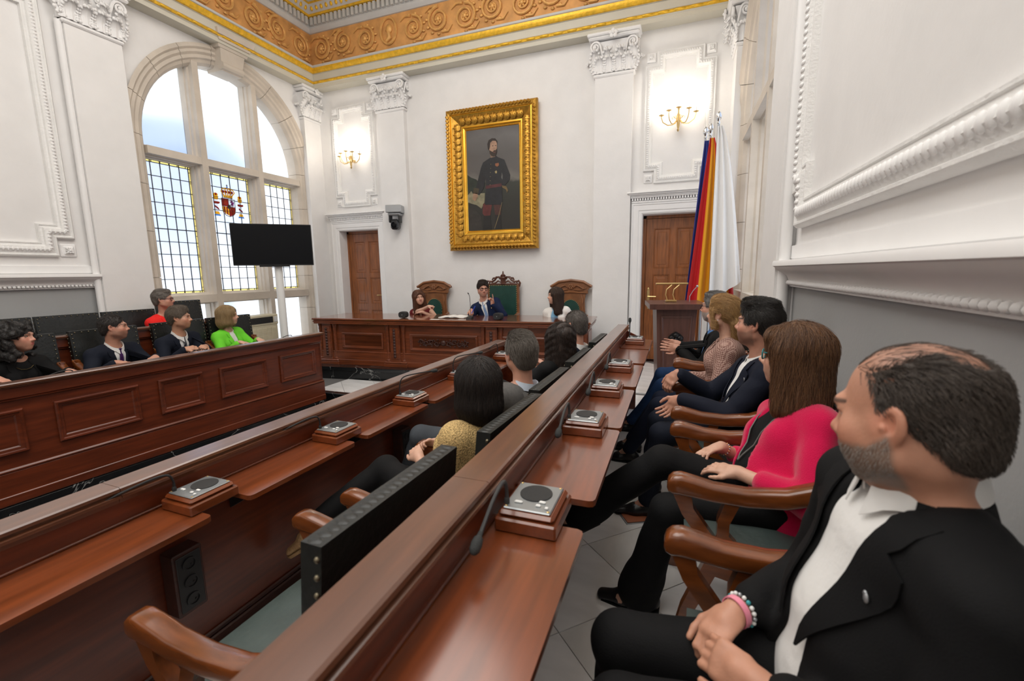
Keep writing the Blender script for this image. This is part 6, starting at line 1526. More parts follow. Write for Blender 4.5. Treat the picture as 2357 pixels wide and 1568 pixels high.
    if o.get('glasses'):
        mb = MB(); gm = M('glasses_'+o['glasses'][0], o['glasses'][1], .3); rr = o['glasses'][2] if len(o['glasses']) > 2 else .0022
        for q in (-1, 1):
            mb.tube([tuple(head+Fh@(V3(q*.033+.026*math.copysign(abs(math.cos(a))**.7, math.cos(a)), .098-.10*abs(q*.033+.026*math.cos(a))**1.6*3.2, -.001+.019*math.copysign(abs(math.sin(a))**.75, math.sin(a)))*hs)-org) for a in np.linspace(0, 2*PI, 25)[:-1]], rr*hs, 6, closed=True)
            mb.tube([tuple(head+Fh@(V3(*p)*hs)-org) for p in ((q*.059, .088, .008), (q*.076, .06, .010), (q*.082, .0, .008), (q*.081, -.012, .0), (q*.079, -.022, -.014))], rr*hs, 6)
        mb.tube([tuple(head+Fh@(V3(x, .101, .005+.002*(1-abs(x)*100))*hs)-org) for x in (-.009, 0, .009)], rr*hs, 6); go = mb.build('glasses', gm, root, 60)
        lens = MATS.get('lens_glass') or Mglass('lens_glass', (.97, .97, .97), .0)
        for q in (-1, 1):
            mb = MB(); pl = [tuple(head+Fh@(V3(q*.033+.025*math.copysign(abs(math.cos(a))**.7, math.cos(a)), .097-.10*abs(q*.033+.025*math.cos(a))**1.6*3.2, -.001+.018*math.copysign(abs(math.sin(a))**.75, math.sin(a)))*hs)-org) for a in np.linspace(0, 2*PI, 21)[:-1]]
            mb.add(pl, [tuple(range(20))]); mb.build('lens', lens, go, 0, fix=False)
    # --- clothes
    of = o['fit']; hc_ = .0085*max(1, res*.9) if res < 1.6 else .011
    def arm_p(q, g, upto=1., ex=1.):
        el, w, a = H[q]; e2 = el+(w-el)*min(1, upto)
        L = [P(sh[q], el, .055*s*ex+g, .044*s*ex+g, None, .03)]
        if upto > 0: L.append(P(el, e2, .045*s*ex+g, (.045+(.030-.045)*upto)*s*ex+g, None, .025))
        return L
    def march(ps, X, Z, y0=.40):
        """front surface of ps at torso coords (X, Z): returns world points and forward offset"""
        X, Z = np.broadcast_arrays(np.asarray(X, float), np.asarray(Z, float)); base = pel+X[..., None]*u*s+Z[..., None]*t*tl; sh_ = base.shape; p = base.reshape(-1, 3)+v*y0*s
        for _ in range(40): p = p-v*np.clip(sdf(ps, p), -.02, .05)[:, None]*.9
        return p.reshape(sh_)
    def slab_on(nm, ps, Xg, Zg, off, th, mat, par=root):
        pts = march(ps, Xg, Zg)+v*off-org; mb = MB(); mb.slab(pts, th); return mb.build(nm, mat, par, 50)
    inner = None
    if of.get('shirt') is not None:
        inner = torso(.006, low=True); Vs, Fs = nets(inner, hc_); np_mesh('shirt', rel(Vs), Fs, of['shirt'], root)
    if of.get('cuff') is not None:
        for q in (1, -1):
            el, w, a = H[q]; d = nrm(w-el); mb = MB(); mb.tube([tuple(p-org) for p in (w-d*.05*s, w-d*.004*s)], [.034*s, .033*s], 16); mb.build('shirt_cuff', of['cuff'], root, 40)
    if of.get('collar') is not None:
        nd = nrm(nrm(head-nb)*.55+t*.75); cu = nrm(u-nd*np.dot(u, nd)); cv = np.cross(nd, cu); R = .062*s*(.90 if fem else 1.08)*o.get('neck', 1.)
        op = of.get('copen', .10); g = []; ang = np.linspace(PI/2+op, PI/2+2*PI-op, 33); c0 = nb+t*.004+cv*.004
        for k in range(5):
            row = []
            for a in ang:
                fr = max(0, math.sin(a)); hi = .040*s*(1-.35*fr); tip = max(0, 1-min(abs(a-(PI/2+op)), abs(a-(PI/2+2*PI-op)))/.42)
                rr, zz = ((R*.97, .0), (R*.99, hi*.9), (R*1.03+.002, hi), (R*1.07+.003, hi*.45), (R*1.12+.004+.010*tip, -.002-.026*tip*s))[k]
                row.append(c0+cu*rr*math.cos(a)+cv*rr*1.05*math.sin(a)+nd*zz-nd*.028*s*fr-org)
            g.append(row)
        mb = MB(); mb.slab(g, .003); mb.build('collar', of['collar'], root, 60)
    jk = of.get('jacket')
    if jk is not None:
        gj = of.get('infl', .016); base = torso(gj, True)+[P(T(0, .0, -.10), T(0, .01, .1), (.188*gi*s, .145*gi*s), (.175*gi*s, .132*gi*s), u, .04)]
        slv = of.get('sleeve', .93)
        for q in (1, -1):
            if slv is not None: base += arm_p(q, gj*.75 if of.get('knit') is None else gj*.6, slv)
        ps = list(base); vw, vz = of.get('v', (.072, .20)) or (0, .9); vd = of.get('vd', .085)
        if vw: ps.append(P(T(0, .135, 1.02), T(0, .155, vz), (vw*s, vd*s), (of.get('vb', .010)*s, vd*s), u, .006, -1))
        if of.get('vopen'): ps.append(P(T(0, .165, vz), T(0, .17, -.2), (of.get('vb', .01)*s, vd*s), (of['vopen']*s, vd*s), u, .006, -1))
        nh_ = of.get('hole', .066)*s*(.9 if fem else 1.12)*o.get('neck', 1.); ps.append(P(nb-t*.022+v*.006, head+(nb-head)*.3, nh_, nh_*1.15, None, .006, -1))
        Vj, Fj = nets(ps, hc_, disp=wrinkle(len(label), of.get('wr', .0026), of.get('wf', 40)))
        jo = np_mesh(of.get('name', 'jacket'), rel(Vj), Fj, jk, root)
        if of.get('lapel') is not None:
            lw = of.get('lw', .075); zt, zb = .965, max(vz, .16)+.01
            for q in (-1, 1):
                Z = []; X = []
                for i in range(15):
                    f = i/14; z = zt+(zb-zt)*f; xi = (vw+(of.get('vb', .010)-vw)*((1.02-z)/(1.02-vz)))*.97-.004
                    wd = lw*(.55+.45*min(1, f/.30)) if f < .30 else lw*(1-.95*((f-.30)/.70)**1.25)
                    if f < .16: wd = lw*.62
                    if .16 <= f < .24: wd = lw*.50
                    X.append([q*(xi+wd*k/5) for k in range(6)]); Z.append([z+(.012 if f > .2 and f < .35 else 0)*k/5 for k in range(6)])
                slab_on('lapel', base, np.array(X), np.array(Z), .006, .004, of['lapel'], jo)
        if of.get('backcollar', of.get('lapel') is not None):
            mb = MB(); g = []; R = .070*s*(.9 if fem else 1.08)
            for k, (rr, zz) in enumerate(((R*.98, .004), (R*1.02, .026*s), (R*1.18, .022*s), (R*1.36, -.012*s))):
                g.append([nb-t*.02+u*rr*1.04*math.cos(a)+v*(rr*math.sin(a))+t*(zz-.016*max(0, math.sin(a)))-org for a in np.linspace(PI-.55, 2*PI+.55, 23)])
            mb.slab(g, .004); mb.build('jacket_collar', jk, jo, 60)
        if of.get('buttons'):
            for bx, bz in of['buttons']:
                p = march(ps, np.array([[bx]]), np.array([[bz]]))[0, 0]+v*.002-org; mb = MB(); mb.ell((0, 0, 0), (.007, .004, .007), 10, 6); bo = mb.build('button', of.get('bmat', BLACK), jo); bo.location = tuple(p)
        if of.get('pin'):
            bx, bz = of['pin'][:2]; p = march(base, np.array([[bx]]), np.array([[bz]]))[0, 0]+v*.011-org; mb = MB(); mb.ell((0, 0, 0), (.007, .003, .009), 8, 6); mb.ell((.004, 0, .006), (.005, .003, .005), 6, 4); bo = mb.build('lapel_pin', SILVER if len(of['pin']) < 3 else of['pin'][2], jo); bo.location = tuple(p); bo.rotation_euler = (0, 0, baz-PI/2)
    if of.get('tie') is not None:
        src = inner; zt = .955; X = []; Z = []
        for i in range(18):
            f = i/17; z = zt-.76*f; hw = (.020 if f < .06 else (.012+.020*f*1.3))*s if True else 0
            hw = (.017-.004*f/.08 if f < .08 else .014+.020*(f-.08))*1.0
            X.append([hw*k for k in (-1, -.5, 0, .5, 1)]); Z.append([z]*5)
        slab_on('tie', src, np.array(X), np.array(Z), .008, .004, of['tie'])
        kp = march(src, np.array([[0.]]), np.array([[.955]]))[0, 0]+v*.012-org; mb = MB(); mb.loft([[tuple(kp+u*x*w_+v*y+t*z) for x, y in ((-1, 0), (-.6, .008), (.6, .008), (1, 0), (.6, -.008), (-.6, -.008))] for z, w_ in ((.022, .019), (.0, .016), (-.022, .011))]); mb.build('tie_knot', of['tie'], root)
    for ex in of.get('chains', []):
        ps_ = inner or torso(.006); nm, pts, rad, mat = ex; A = march(ps_, np.array([[p[0] for p in pts]]), np.array([[p[1] for p in pts]]))[0]+v*.008-org
        mb = MB(); mb.tube([tuple(p) for p in A], rad, 6); cho = mb.build(nm, mat, root, 60)
    # trousers and shoes
    tr = of.get('trousers')
    if tr is not None:
        fr = of.get('flare', .0); ps = [P(T(0, 0, -.05), T(0, 0, .10), (.176*gi*s, .132*gi*s), (.160*gi*s, .120*gi*s), u, .04)]
        for q in (1, -1):
            hip, kn, an, ft = LG[q]; d = nrm(an-kn); ps += [P(hip, kn, .092*s*gi, .066*s, None, .04), P(kn, an-d*.02+V3(0, 0, .0), .064*s, (.052+fr)*s, None, .03)]
            if fr: ps.append(P(an-d*.06, an+d*.02, (.052+fr)*s, (.058+fr)*s, None, .03))
        Vt, Ft = nets(ps, hc_*1.1, disp=wrinkle(len(label)+3, .0030, 38)); np_mesh('trousers', rel(Vt), Ft, tr, root)
    sm = of.get('shoe')
    if sm is not None:
        for q in (1, -1):
            hip, kn, an, ft = LG[q]; fd = nrm(np.array(o['toes'][0 if q > 0 else 1], float)) if 'toes' in o else fb; hor = nrm(np.cross(fd, V3(0, 0, 1)) if abs(fd[2]) < .9 else u); up = np.cross(hor, fd)
            c0 = ft
            ps = [P(c0-fd*.05+up*.035, c0+fd*.06+up*.032, .036*s, .040*s, hor and None if False else None, .02), P(c0+fd*.06+up*.028, c0+fd*.165*s+up*.022, (.040*s, .026*s), (.034*s, .018*s), hor, .03), P(c0-fd*.04+up*.05, an, .036*s, .034*s, None, .03),
                  E(c0+fd*.05-up*.060, (.2, .3, .06), np.stack([hor, fd, up], 1), .004, -1)]
            Vt, Ft = nets(ps, .0065*max(1, res*.8)); np_mesh('shoe', rel(Vt), Ft, sm, root)
            mb = MB(); ring = [(.036, -.085), (.043, .02), (.045, .09), (.030, .17), (0, .20), (-.030, .17), (-.045, .09), (-.043, .02), (-.036, -.085)]
            mb.loft([[tuple(c0+hor*x*s+fd*y*s+up*z-org) for x, y in ring] for z in (-.006, .008)]); mb.build('sole', of.get('sole', BLACK), root, 0)
    return root, dict(T=T, u=u, v=v, t=t, H=H, head=head, Fh=Fh, hs=hs, org=org, march=march, torso=torso, LG=LG, nb=nb, s=s)
# ================================================================ the people in the hall
PIv = PI; D2R = math.radians
BLK = cloth('suit_black', (.0055, .0055, .006)); NAVY = cloth('suit_navy', (.008, .0105, .021), bs=320); NAVY2 = cloth('suit_dark_navy', (.007, .0095, .018)); NBLUE = cloth('suit_blue', (.008, .016, .050))
WSH = cloth('shirt_white', (.78, .77, .75), .7, bump=.25, bs=30, var=.02); BLKT = cloth('black_trousers', (.0050, .005, .0055)); JEAN = cloth('blue_jeans', (.018, .045, .12), .85, var=.15, vs=20); DJEAN = cloth('dark_jeans', (.010, .014, .030), .85, var=.15); GJEAN = cloth('grey_jeans', (.055, .062, .072), .85, var=.15)
PINK = cloth('knit_pink', (.66, .006, .075), .85, bump=.5, bs=420, sheen=.3); BTOP = cloth('black_top', (.006, .006, .0065)); CROCH = cloth('crochet_beige', (.62, .43, .19), .9, bump=1.0, bs=150, var=.5, vs=150); CREAMT = cloth('white_top', (.75, .73, .70))
GREYJ = cloth('wool_grey', (.13, .125, .12), .9, var=.12, vs=60); LIME = cloth('jacket_green', (.15, .62, .035), .75); REDJ = cloth('jacket_red', (.80, .022, .018), .75); WHJ = cloth('jacket_white', (.80, .78, .74), .7); LBLUE = cloth('top_light_blue', (.20, .42, .62), .75); BURG = cloth('top_burgundy', (.12, .012, .015)); BSH = cloth('shirt_blue', (.10, .22, .48)); SBL = cloth('shirt_pale_blue', (.55, .62, .72)); GRT = cloth('shirt_grey', (.5, .5, .5))
SHOE = M('shoe_black', (.010, .010, .011), .3); TAN = M('sandal_tan', (.42, .26, .12), .7, bump=.8, bs=120)
TPUR = cloth('tie_purple', (.065, .020, .10), .5, bump=.6, bs=130); TBLU = cloth('tie_blue', (.10, .22, .45), .5); 
def striped(name, c1, c2, sc_, rot, ratio=.8):
    m = M(name, c1, .55); nt = m.node_tree; N = nt.nodes; L = nt.links
    tc = N.new('ShaderNodeTexCoord'); mp = N.new('ShaderNodeMapping'); mp.inputs['Rotation'].default_value = rot; L.new(tc.outputs['Object'], mp.inputs[0])
    wv = N.new('ShaderNodeTexWave'); wv.inputs['Scale'].default_value = sc_; L.new(mp.outputs[0], wv.inputs[0])
    cr = N.new('ShaderNodeValToRGB'); cr.color_ramp.interpolation = 'CONSTANT'; cr.color_ramp.elements[0].color = (*c1, 1); cr.color_ramp.elements[1].position = ratio; cr.color_ramp.elements[1].color = (*c2, 1)
    L.new(wv.outputs[0], cr.inputs[0]); L.new(cr.outputs[0], N['Principled BSDF'].inputs['Base Color']); return m
TSTR = striped('tie_striped', (.012, .014, .024), (.20, .20, .22), 12, (0, .8, .9), .88); TBST = striped('tie_light_striped', (.10, .20, .42), (.30, .42, .60), 30, (0, .7, .6), .6)
def checked():
    m = M('coat_checked', (.42, .25, .20), .85, bump=.2, bs=200); nt = m.node_tree; N = nt.nodes; L = nt.links
    tc = N.new('ShaderNodeTexCoord'); mp = N.new('ShaderNodeMapping'); mp.inputs['Rotation'].default_value = (.6, .5, .78); L.new(tc.outputs['Object'], mp.inputs[0])
    ck = N.new('ShaderNodeTexChecker'); ck.inputs['Scale'].default_value = 110; ck.inputs[1].default_value = (.50, .33, .27, 1); ck.inputs[2].default_value = (.17, .07, .055, 1); L.new(mp.outputs[0], ck.inputs[0])
    L.new(ck.outputs[0], N['Principled BSDF'].inputs['Base Color']); return m
CHECK = checked()
A = lambda w, f, n, **k: dict(w=w, f=f, n=n, **k)
SK_T, SK_L, SK_R = (.50, .26, .165), (.60, .35, .25), (.56, .285, .20)
NB = (.022, .016, .012)
# --- right row, nearest first
r17, i17 = person('person bald on top with grey beard, black suit and open white shirt, nearest the camera', (.37, .94, T2+.555), (.383, .925, 1.540), PI+.10, D2R(137),
    dict(floor=T2, res=.85, hp=-.20, nb=(.420, .945, 1.408), shl=(0, 0, -.02), face=dict(w=1.03, jaw=1.06, nose=1.0), skin=(.52, .255, .165), hair='balding', hc=(.026, .017, .012), hc2=(.085, .065, .052), nst=8000, comb=.1, scalp=(.22, .13, .10), beard=(.19, .145, .115), beard2=(.40, .37, .34), nbeard=3200, brow=(.03, .018, .012), girth=1.08, sw=.188, hs=1.04, neck=1.12,
         R=A((.150, 1.00, 1.035), (-.62, -.70, -.35), (-.35, -.55, -.75), curl=.80, spread=.04), L=A((.165, .825, 1.035), (-.80, .58, -.10), (.15, .75, -.6), curl=.75, spread=.04),
         feet=[(-.10, 1.04, T2), (-.10, .84, T2)],
         fit=dict(shirt=WSH, collar=WSH, cuff=None, jacket=BLK, lapel=BLK, v=(.098, .30), vb=.045, vopen=.12, lw=.085, infl=.017, sleeve=.76, pin=(-.115, .66), trousers=BLKT, shoe=SHOE, copen=.26, wr=.003)))
r16, i16 = person('person with long straight brown hair, teal glasses and bright pink cardigan in the second seat', (.42, 1.86, T2+.545), (.428, 1.935, 1.462), PI+.28, D2R(155),
    dict(floor=T2, fem=True, s=.98, hair='straight', hc=(.045, .018, .009), hc2=(.22, .105, .045), nst=6500, skin=SK_L, lip=(.42, .12, .11), girth=1.16, belly=.05, glasses=('teal', (.01, .16, .17), .0032),
         R=A((.205, 2.01, 1.035), (-.78, -.58, -.08), (.1, -.25, -1), curl=.42, spread=.14), L=A((.245, 1.765, 1.035), (-.88, .42, -.02), (.05, .25, -1), curl=.30, spread=.12, pole=(.2, -1, -.9)),
         kr=(-.03, 1.93, .975), feet=[(-.36, 1.90, .62), (-.10, 1.80, T2)], toes=[(-.8, -.1, -.5), (-.98, .05, -.05)],
         fit=dict(shirt=BTOP, jacket=PINK, name='cardigan', knit=1, sleeve=.62, v=(.075, .50), vb=.045, vopen=.085, infl=.014, trousers=BLKT, flare=.028, shoe=SHOE, backcollar=True, wr=.003,
                  chains=[('necklace', [(-.075, .93), (-.06, .80), (-.045, .66), (-.03, .52), (-.012, .40), (0, .33)], .0026, M('grey_cord', (.13, .13, .12), .6)), ('necklace', [(.075, .93), (.06, .80), (.045, .66), (.03, .52), (.012, .40), (0, .33)], .0026, M('grey_cord', (.13, .13, .12), .6))])))
r15, i15 = person('person with black quiff and dark beard in navy suit, third seat of right row', (.40, 2.70, T2+.555), (.425, 2.735, 1.492), PI+.12, D2R(152),
    dict(floor=T2, hair='quiff', hc=(.010, .008, .007), hc2=(.022, .018, .015), nst=5000, skin=(.50, .25, .17), stubble=(.10, .06, .045), comb=0, hp=.04,
         R=A((.025, 2.88, 1.155), (-.62, -.22, -.75), (-.5, -.1, -.8), curl=.55, spread=.08), L=A((.045, 2.585, 1.075), (-.66, .12, -.74), (-.75, -.1, -.6), curl=.30, spread=.13, pole=(.3, -.5, -1)),
         feet=[(-.13, 2.86, T2), (-.12, 2.56, T2)], fit=dict(shirt=WSH, collar=WSH, cuff=WSH, jacket=NAVY, lapel=NAVY, v=(.095, .26), vb=.03, lw=.072, pin=(-.12, .70), trousers=NAVY2, shoe=SHOE, copen=.2)))
r14, i14 = person('person with blonde hair tied back in low ponytail and pink checked coat, fourth seat', (.35, 3.42, T2+.545), (.312, 3.43, 1.485), PI-.05, D2R(148),
    dict(floor=T2, fem=True, s=.97, res=1.2, hair='ponytail', hc=(.22, .115, .04), hc2=(.52, .31, .12), nst=4200, skin=SK_L, lip=(.42, .14, .12), R=A((.06, 3.55, .98), (-.9, -.3, -.1), (0, 0, -1)), L=A((.06, 3.30, .98), (-.9, .3, -.1), (0, 0, -1)),
         feet=[(-.30, 3.52, T2), (-.30, 3.30, T2)], fit=dict(jacket=CHECK, name='coat', v=(.05, .7), infl=.018, lapel=CHECK, lw=.06, trousers=DJEAN, shoe=SHOE, sleeve=.95, shirt=BTOP)))
r13, i13 = person('person with grey hair, beard and round glasses gesturing at far end of right row', (.36, 4.08, T2+.555), (.305, 4.08, 1.478), PI, D2R(155),
    dict(floor=T2, res=1.2, hair='short', hc=(.05, .047, .045), hc2=(.22, .21, .20), nst=2600, skin=SK_R, beard=(.40, .38, .36), glasses=('black', (.01, .01, .01), .0026),
         R=A((.045, 4.20, 1.13), (-.97, -.05, .10), (.0, -1, -.1), curl=.12, spread=.14, thumb=-.2), L=A((.045, 4.02, 1.12), (-.97, .02, .12), (.0, 1, -.05), curl=.14, spread=.14, thumb=-.2),
         feet=[(-.26, 4.25, T2), (-.34, 3.98, T2)], fit=dict(shirt=BSH, collar=BSH, cuff=BSH, jacket=BLK, lapel=BLK, v=(.075, .3), vb=.03, trousers=JEAN, shoe=SHOE)))
# --- middle row
r9, i9 = person('person with dark bobbed hair seen from behind, beige crochet vest over white, hands clasped', (-.985, 1.74, T1+.545), (-.838, 1.815, 1.282), D2R(160), D2R(114),
    dict(floor=T1, fem=True, s=.97, hair='bob', hc=(.012, .009, .008), hc2=(.035, .025, .02), nst=7000, skin=SK_L,
         R=A((-1.14, 1.965, .905), (-.75, -.55, .25), (.2, -.6, -.7), curl=.75), L=A((-1.15, 1.775, .90), (-.72, .60, .28), (.2, .6, -.7), curl=.72, pole=(.4, -.6, -1)),
         kl=(-1.37, 1.80, .80), feet=[(-1.46, 1.98, T1), (-1.585, 1.55, .535)], toes=[(-1, 0, 0), (-.75, -.35, -.55)],
         fit=dict(shirt=CREAMT, jacket=CROCH, name='knitted_vest', hole=.085, v=None, infl=.016, sleeve=0, backcollar=False, trousers=BLKT, shoe=TAN, sole=TAN, wr=.0015)))
r10, i10 = person('person with greying brown hair and grey wool jacket seen from behind, middle row', (-1.0, 2.42, T1+.555), (-.845, 2.425, 1.322), D2R(150), D2R(135),
    dict(floor=T1, hair='short', hc=(.05, .038, .028), hc2=(.20, .175, .15), nst=7000, skin=SK_R, stubble=(.32, .26, .23), comb=.2,
         R=A((-1.18, 2.52, .98), (-.6, -.7, .1), (.2, -.4, -.8), curl=.8), L=A((-1.14, 2.29, .955), (-.55, .55, .6), (.3, .5, -.5), curl=.8),
         kl=(-1.44, 2.26, .80), feet=[(-1.55, 2.55, T1), (-1.66, 2.26, T1+.02)], fit=dict(shirt=WSH, collar=SBL, cuff=None, jacket=GREYJ, lapel=GREYJ, v=(.075, .3), trousers=GJEAN, shoe=SHOE, sole=GRT)))
r11, i11 = person('person with long dark wavy hair, gold glasses and black top in the middle row', (-1.0, 3.10, T1+.545), (-.80, 3.17, 1.295), D2R(160), D2R(140),
    dict(floor=T1, fem=True, s=.97, hair='longcurly', hc=(.010, .007, .006), hc2=(.045, .025, .017), nst=6000, skin=SK_L, glasses=('gold', (.7, .5, .2), .0016), feet=[(-1.5, 3.2, T1), (-1.5, 3.0, T1)],
         fit=dict(jacket=BTOP, name='top', v=None, infl=.010, trousers=BLKT, shoe=SHOE, backcollar=False)))
r12, i12 = person('person with short grey hair in navy jacket, farthest in the middle row near the dais', (-1.0, 3.80, T1+.555), (-.815, 3.78, 1.335), D2R(160), D2R(150),
    dict(floor=T1, res=1.2, hair='crop', hc=(.035, .028, .022), hc2=(.16, .14, .125), nst=4000, skin=SK_R, feet=[(-1.5, 3.9, T1), (-1.5, 3.65, T1)], fit=dict(shirt=WSH, collar=WSH, jacket=NAVY2, lapel=NAVY2, v=(.07, .3), trousers=BLKT, shoe=SHOE)))
# --- left block
hz = .985
r4, i4 = person('person with black curly hair and black blazer smiling, leftmost behind the left desk', (-5.44, 2.05, T1+.545), (-5.30, 2.085, 1.300), D2R(10), D2R(38),
    dict(floor=T1, fem=True, s=.98, res=1.3, hair='curls', hc=(.006, .005, .005), hc2=(.018, .014, .012), nst=4500, skin=SK_R, lip=(.45, .09, .09), hr=.10, girth=1.1,
         R=A((-4.99, 1.80, 1.02), (.80, .35, -.30), (0, 0, -1), curl=.3), L=A((-4.985, 2.24, .985), (.92, .05, -.12), (0, 0, -1), curl=.25), feet=[(-5.0, 1.95, T1), (-5.0, 2.2, T1)],
         fit=dict(shirt=BTOP, jacket=BLK, name='blazer', lapel=BLK, v=(.085, .25), vb=.05, vopen=.09, trousers=BLKT, shoe=SHOE, pin=(-.11, .70, M('pin_gold', (.8, .6, .4), .3, 1.)), chains=[('necklace', [(-.06, .90), (-.035, .86), (0, .845), (.035, .86), (.06, .90)], .003, BRASS)])))
r5, i5 = person('person with short dark hair in dark navy suit with purple tie behind the left desk', (-5.42, 2.76, T1+.555), (-5.275, 2.775, 1.305), D2R(8), D2R(54),
    dict(floor=T1, res=1.3, hair='crop', hc=(.012, .009, .008), hc2=(.03, .022, .018), nst=3500, skin=(.50, .25, .17), stubble=(.28, .15, .11),
         R=A((-5.0, 2.60, .985), (.45, .85, -.05), (0, 0, -1), curl=.3), L=A((-4.96, 2.93, .985), (.55, -.8, -.05), (0, 0, -1), curl=.3), feet=[(-5.0, 2.65, T1), (-5.0, 2.9, T1)],
         fit=dict(shirt=WSH, collar=WSH, cuff=WSH, jacket=NAVY2, lapel=NAVY2, v=(.078, .22), tie=TPUR, trousers=NAVY2, shoe=SHOE)))
r6, i6 = person('person with short grey-brown hair, dark suit and striped tie, hands clasped on the left desk', (-5.42, 3.39, T1+.555), (-5.235, 3.385, 1.338), D2R(5), D2R(42),
    dict(floor=T1, res=1.3, hair='side', hc=(.06, .04, .028), hc2=(.20, .16, .12), nst=3500, skin=SK_T, brow=(.10, .06, .04),
         R=A((-4.99, 3.245, 1.01), (.55, .72, .15), (.1, .7, -.5), curl=.75), L=A((-4.97, 3.46, 1.005), (.60, -.70, .15), (.1, -.7, -.5), curl=.75), feet=[(-5.0, 3.3, T1), (-5.0, 3.5, T1)],
         fit=dict(shirt=WSH, collar=WSH, cuff=WSH, jacket=NAVY2, lapel=NAVY2, v=(.078, .22), tie=TSTR, trousers=NAVY2, shoe=SHOE, pin=(-.11, .72))))
r7, i7 = person('person with blonde bob in bright green blazer at the end of the left desk', (-5.40, 4.03, T1+.545), (-5.285, 4.005, 1.302), D2R(5), D2R(40),
    dict(floor=T1, fem=True, s=.95, res=1.4, hair='bob', hc=(.20, .12, .05), hc2=(.48, .34, .17), nst=3500, skin=SK_L, lip=(.45, .16, .14), brow=(.2, .12, .06),
         R=A((-5.0, 3.90, .985), (.75, .55, -.08), (0, 0, -1), curl=.3), L=A((-5.0, 4.16, .985), (.85, -.35, -.08), (0, 0, -1), curl=.3), feet=[(-5.0, 3.95, T1), (-5.0, 4.15, T1)],
         fit=dict(shirt=CREAMT, jacket=LIME, name='blazer', lapel=LIME, v=(.06, .35), lw=.06, trousers=BLKT, shoe=SHOE, sleeve=.85)))
r8, i8 = person('person with short grey hair, dark red glasses and red blazer in the back left row', (-6.16, 3.83, T2+.545), (-6.045, 3.745, 1.515), D2R(0), D2R(45),
    dict(floor=T2, fem=True, s=.96, res=1.4, hair='short', hc=(.07, .055, .045), hc2=(.26, .23, .20), nst=3000, skin=SK_R, lip=(.40, .12, .12), glasses=('wine', (.06, .008, .012), .0036), feet=[(-5.9, 3.75, T2), (-5.9, 3.95, T2)],
         R=A((-5.83, 3.75, 1.16), (.8, .5, -.1), (0, 0, -1)), L=A((-5.81, 3.98, 1.16), (.8, -.5, -.1), (0, 0, -1)), fit=dict(shirt=BTOP, jacket=REDJ, name='blazer', lapel=REDJ, v=(.05, .4), lw=.065, trousers=BLKT, shoe=SHOE)))
# --- the dais
r2, i2 = person('person with dark side-parted hair, glasses and blue suit raising a finger, centre of the dais', (-2.78, 6.66, T2+.56), (-2.885, 6.50, 1.540), D2R(-84), D2R(-55),
    dict(floor=T2, res=1.5, hair='side', hc=(.018, .011, .008), hc2=(.04, .024, .016), nst=2500, skin=SK_R, glasses=('black', (.01, .01, .01), .0036), hp=-.10, stubble=(.42, .25, .19),
         R=A((-3.03, 6.36, 1.205), (.35, -.85, -.25), (.2, 0, -1), curl=.8), L=A((-2.655, 6.33, 1.305), (-.06, -.10, .98), (-.35, -.75, .1), curls=(.04, 1.25, 1.3, 1.3), thumb=1.2, pole=(.8, .2, -1)), feet=[(-2.9, 6.35, T2), (-2.65, 6.35, T2)],
         fit=dict(shirt=WSH, collar=WSH, cuff=WSH, jacket=NBLUE, lapel=NBLUE, v=(.075, .22), tie=TBST, trousers=NBLUE, shoe=SHOE, pin=(-.11, .72, BRASS))))
r1, i1 = person('person with long auburn hair and sleeveless burgundy top pointing along the dais', (-4.03, 6.64, T2+.54), (-4.045, 6.47, 1.395), D2R(-75), D2R(-45),
    dict(floor=T2, fem=True, s=.96, res=1.5, bare=True, hair='long', hc=(.055, .020, .010), hc2=(.17, .065, .030), nst=3000, skin=SK_L, hr=-.12, lip=(.4, .13, .12),
         R=A((-3.66, 6.22, 1.285), (.98, -.10, .06), (0, .35, -1), curls=(.03, 1.2, 1.35, 1.4), thumb=1., pole=(0, -.5, -1)), L=A((-3.88, 6.30, 1.165), (-.95, -.2, 0), (0, 0, -1), pole=(1, .1, -.6)), feet=[(-4.1, 6.3, T2), (-3.9, 6.3, T2)],
         fit=dict(jacket=BURG, name='top', infl=.010, sleeve=None, v=(.055, .72), vb=.01, vd=.07, backcollar=False, trousers=BLKT, shoe=SHOE, bare=True)))
r3, i3 = person('person with shoulder-length brown hair and white blazer looking left, right side of the dais', (-1.66, 6.66, T2+.54), (-1.715, 6.52, 1.432), D2R(-95), D2R(-146),
    dict(floor=T2, fem=True, s=.97, res=1.5, hair='long', hc=(.022, .012, .008), hc2=(.07, .035, .02), nst=2600, skin=SK_L, lip=(.40, .12, .11), feet=[(-1.75, 6.3, T2), (-1.55, 6.3, T2)],
         R=A((-1.80, 6.42, 1.02), (.5, -.8, 0), (0, 0, -1)), L=A((-1.52, 6.42, 1.02), (-.5, -.8, 0), (0, 0, -1)), fit=dict(shirt=LBLUE, jacket=WHJ, name='blazer', lapel=WHJ, v=(.07, .2), vb=.05, vopen=.08, trousers=BLKT, shoe=SHOE, infl=.013)))
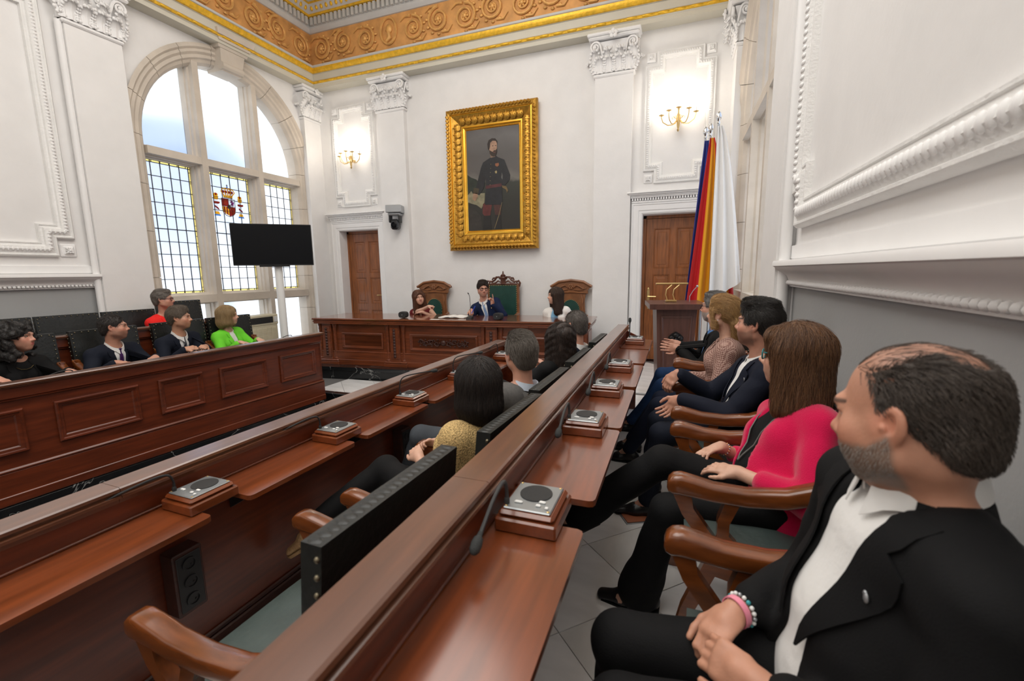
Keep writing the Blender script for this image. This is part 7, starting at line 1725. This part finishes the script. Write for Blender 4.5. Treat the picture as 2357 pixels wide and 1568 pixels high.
# --- small things they wear or hold
def band(parent, info, q, at, r, w_, mat, nm, squash=1.0):
    el, w, a = info['H'][q]; d = nrm(w-el); c = w-d*at; mb = MB(); o = info['org']
    n1 = nrm(np.cross(d, V3(0, 0, 1))); n2 = np.cross(d, n1)
    mb.loft([[tuple(c+d*z+(n1*math.cos(x)+n2*math.sin(x))*rr-o) for x in np.linspace(0, 2*PI, 21)[:-1]] for z, rr in ((-w_/2, r), (-w_/2, r+.003), (w_/2, r+.003), (w_/2, r))], caps=False)
    return mb.build(nm, mat, parent, 40)
band(r17, i17, 1, .004, .0305, .014, M('pink_band', (.85, .28, .38), .4), 'bracelet')
def beads(parent, info, q, at, r, n, rad, mats, nm):
    el, w, a = info['H'][q]; d = nrm(w-el); c = w-d*at; o = info['org']; n1 = nrm(np.cross(d, V3(0, 0, 1))); n2 = np.cross(d, n1)
    for i in range(n):
        x = 2*PI*i/n; mb = MB(); p = c+(n1*math.cos(x)+n2*math.sin(x))*r-o; mb.ell(tuple(p), rad, 8, 6); mb.build(nm, mats[i % len(mats)], parent, 60)
beads(r17, i17, 1, .020, .0325, 18, .0052, [WHITE, WHITE, M('turquoise', (.05, .35, .38), .4), WHITE, SILVER], 'bracelet_bead')
beads(r16, i16, 1, .02, .026, 16, .0038, [BRASS, SILVER], 'bracelet_bead'); beads(r4, i4, -1, .01, .030, 14, .006, [BLACK], 'bracelet_bead')
band(r5, i5, -1, .01, .031, .02, SILVER, 'watch')
for rr_, inf, mat in ((r16, i16, BRASS), (r14, i14, M('pearl', (.85, .82, .78), .2)), (r4, i4, BRASS), (r8, i8, BRASS), (r7, i7, MATS['pearl'])):
    for q in (-1, 1):
        mb = MB(); c = inf['head']+inf['Fh']@(V3(q*.080, -.004, -.044)*inf['hs'])-inf['org']; mb.ell(tuple(c), (.0055,)*3, 8, 6); mb.build('earring', mat, rr_, 60)
t = thing('ballpoint_pen', 'blue ballpoint pen in the writing hand of the man at the dais centre', 'pen', (-2.985, 6.27, 1.165)); mb = MB(); mb.tube([(0, 0, 0), (.05, .03, .11)], .006, 8); mb.build('pen_barrel', M('pen_blue', (.02, .06, .55), .3), t)
mb = MB(); mb.tube([(-.008, -.005, -.018), (0, 0, 0)], [.001, .005], 8); mb.build('pen_tip', SILVER, t)

GROUPS = {'leather_armchair': 'leather armchairs of the council rows', 'microphone_console': 'microphone consoles on the council desks', 'council_desk': 'long council desks', 'carved_armchair': 'carved chairs on the dais', 'flag': 'flags beside the lectern', 'wall_sconce': 'wall sconces', 'table_speaker': 'table speakers on the dais', 'socket_box': 'socket boxes under the middle desk', 'floor_outlet': 'floor outlets of the right aisle', 'person': 'people seated in the hall'}
for o in COL.objects:
    k = o.name.split('.')[0]
    if o.parent is None and k in GROUPS and o.get('category'): o['group'] = GROUPS[k]
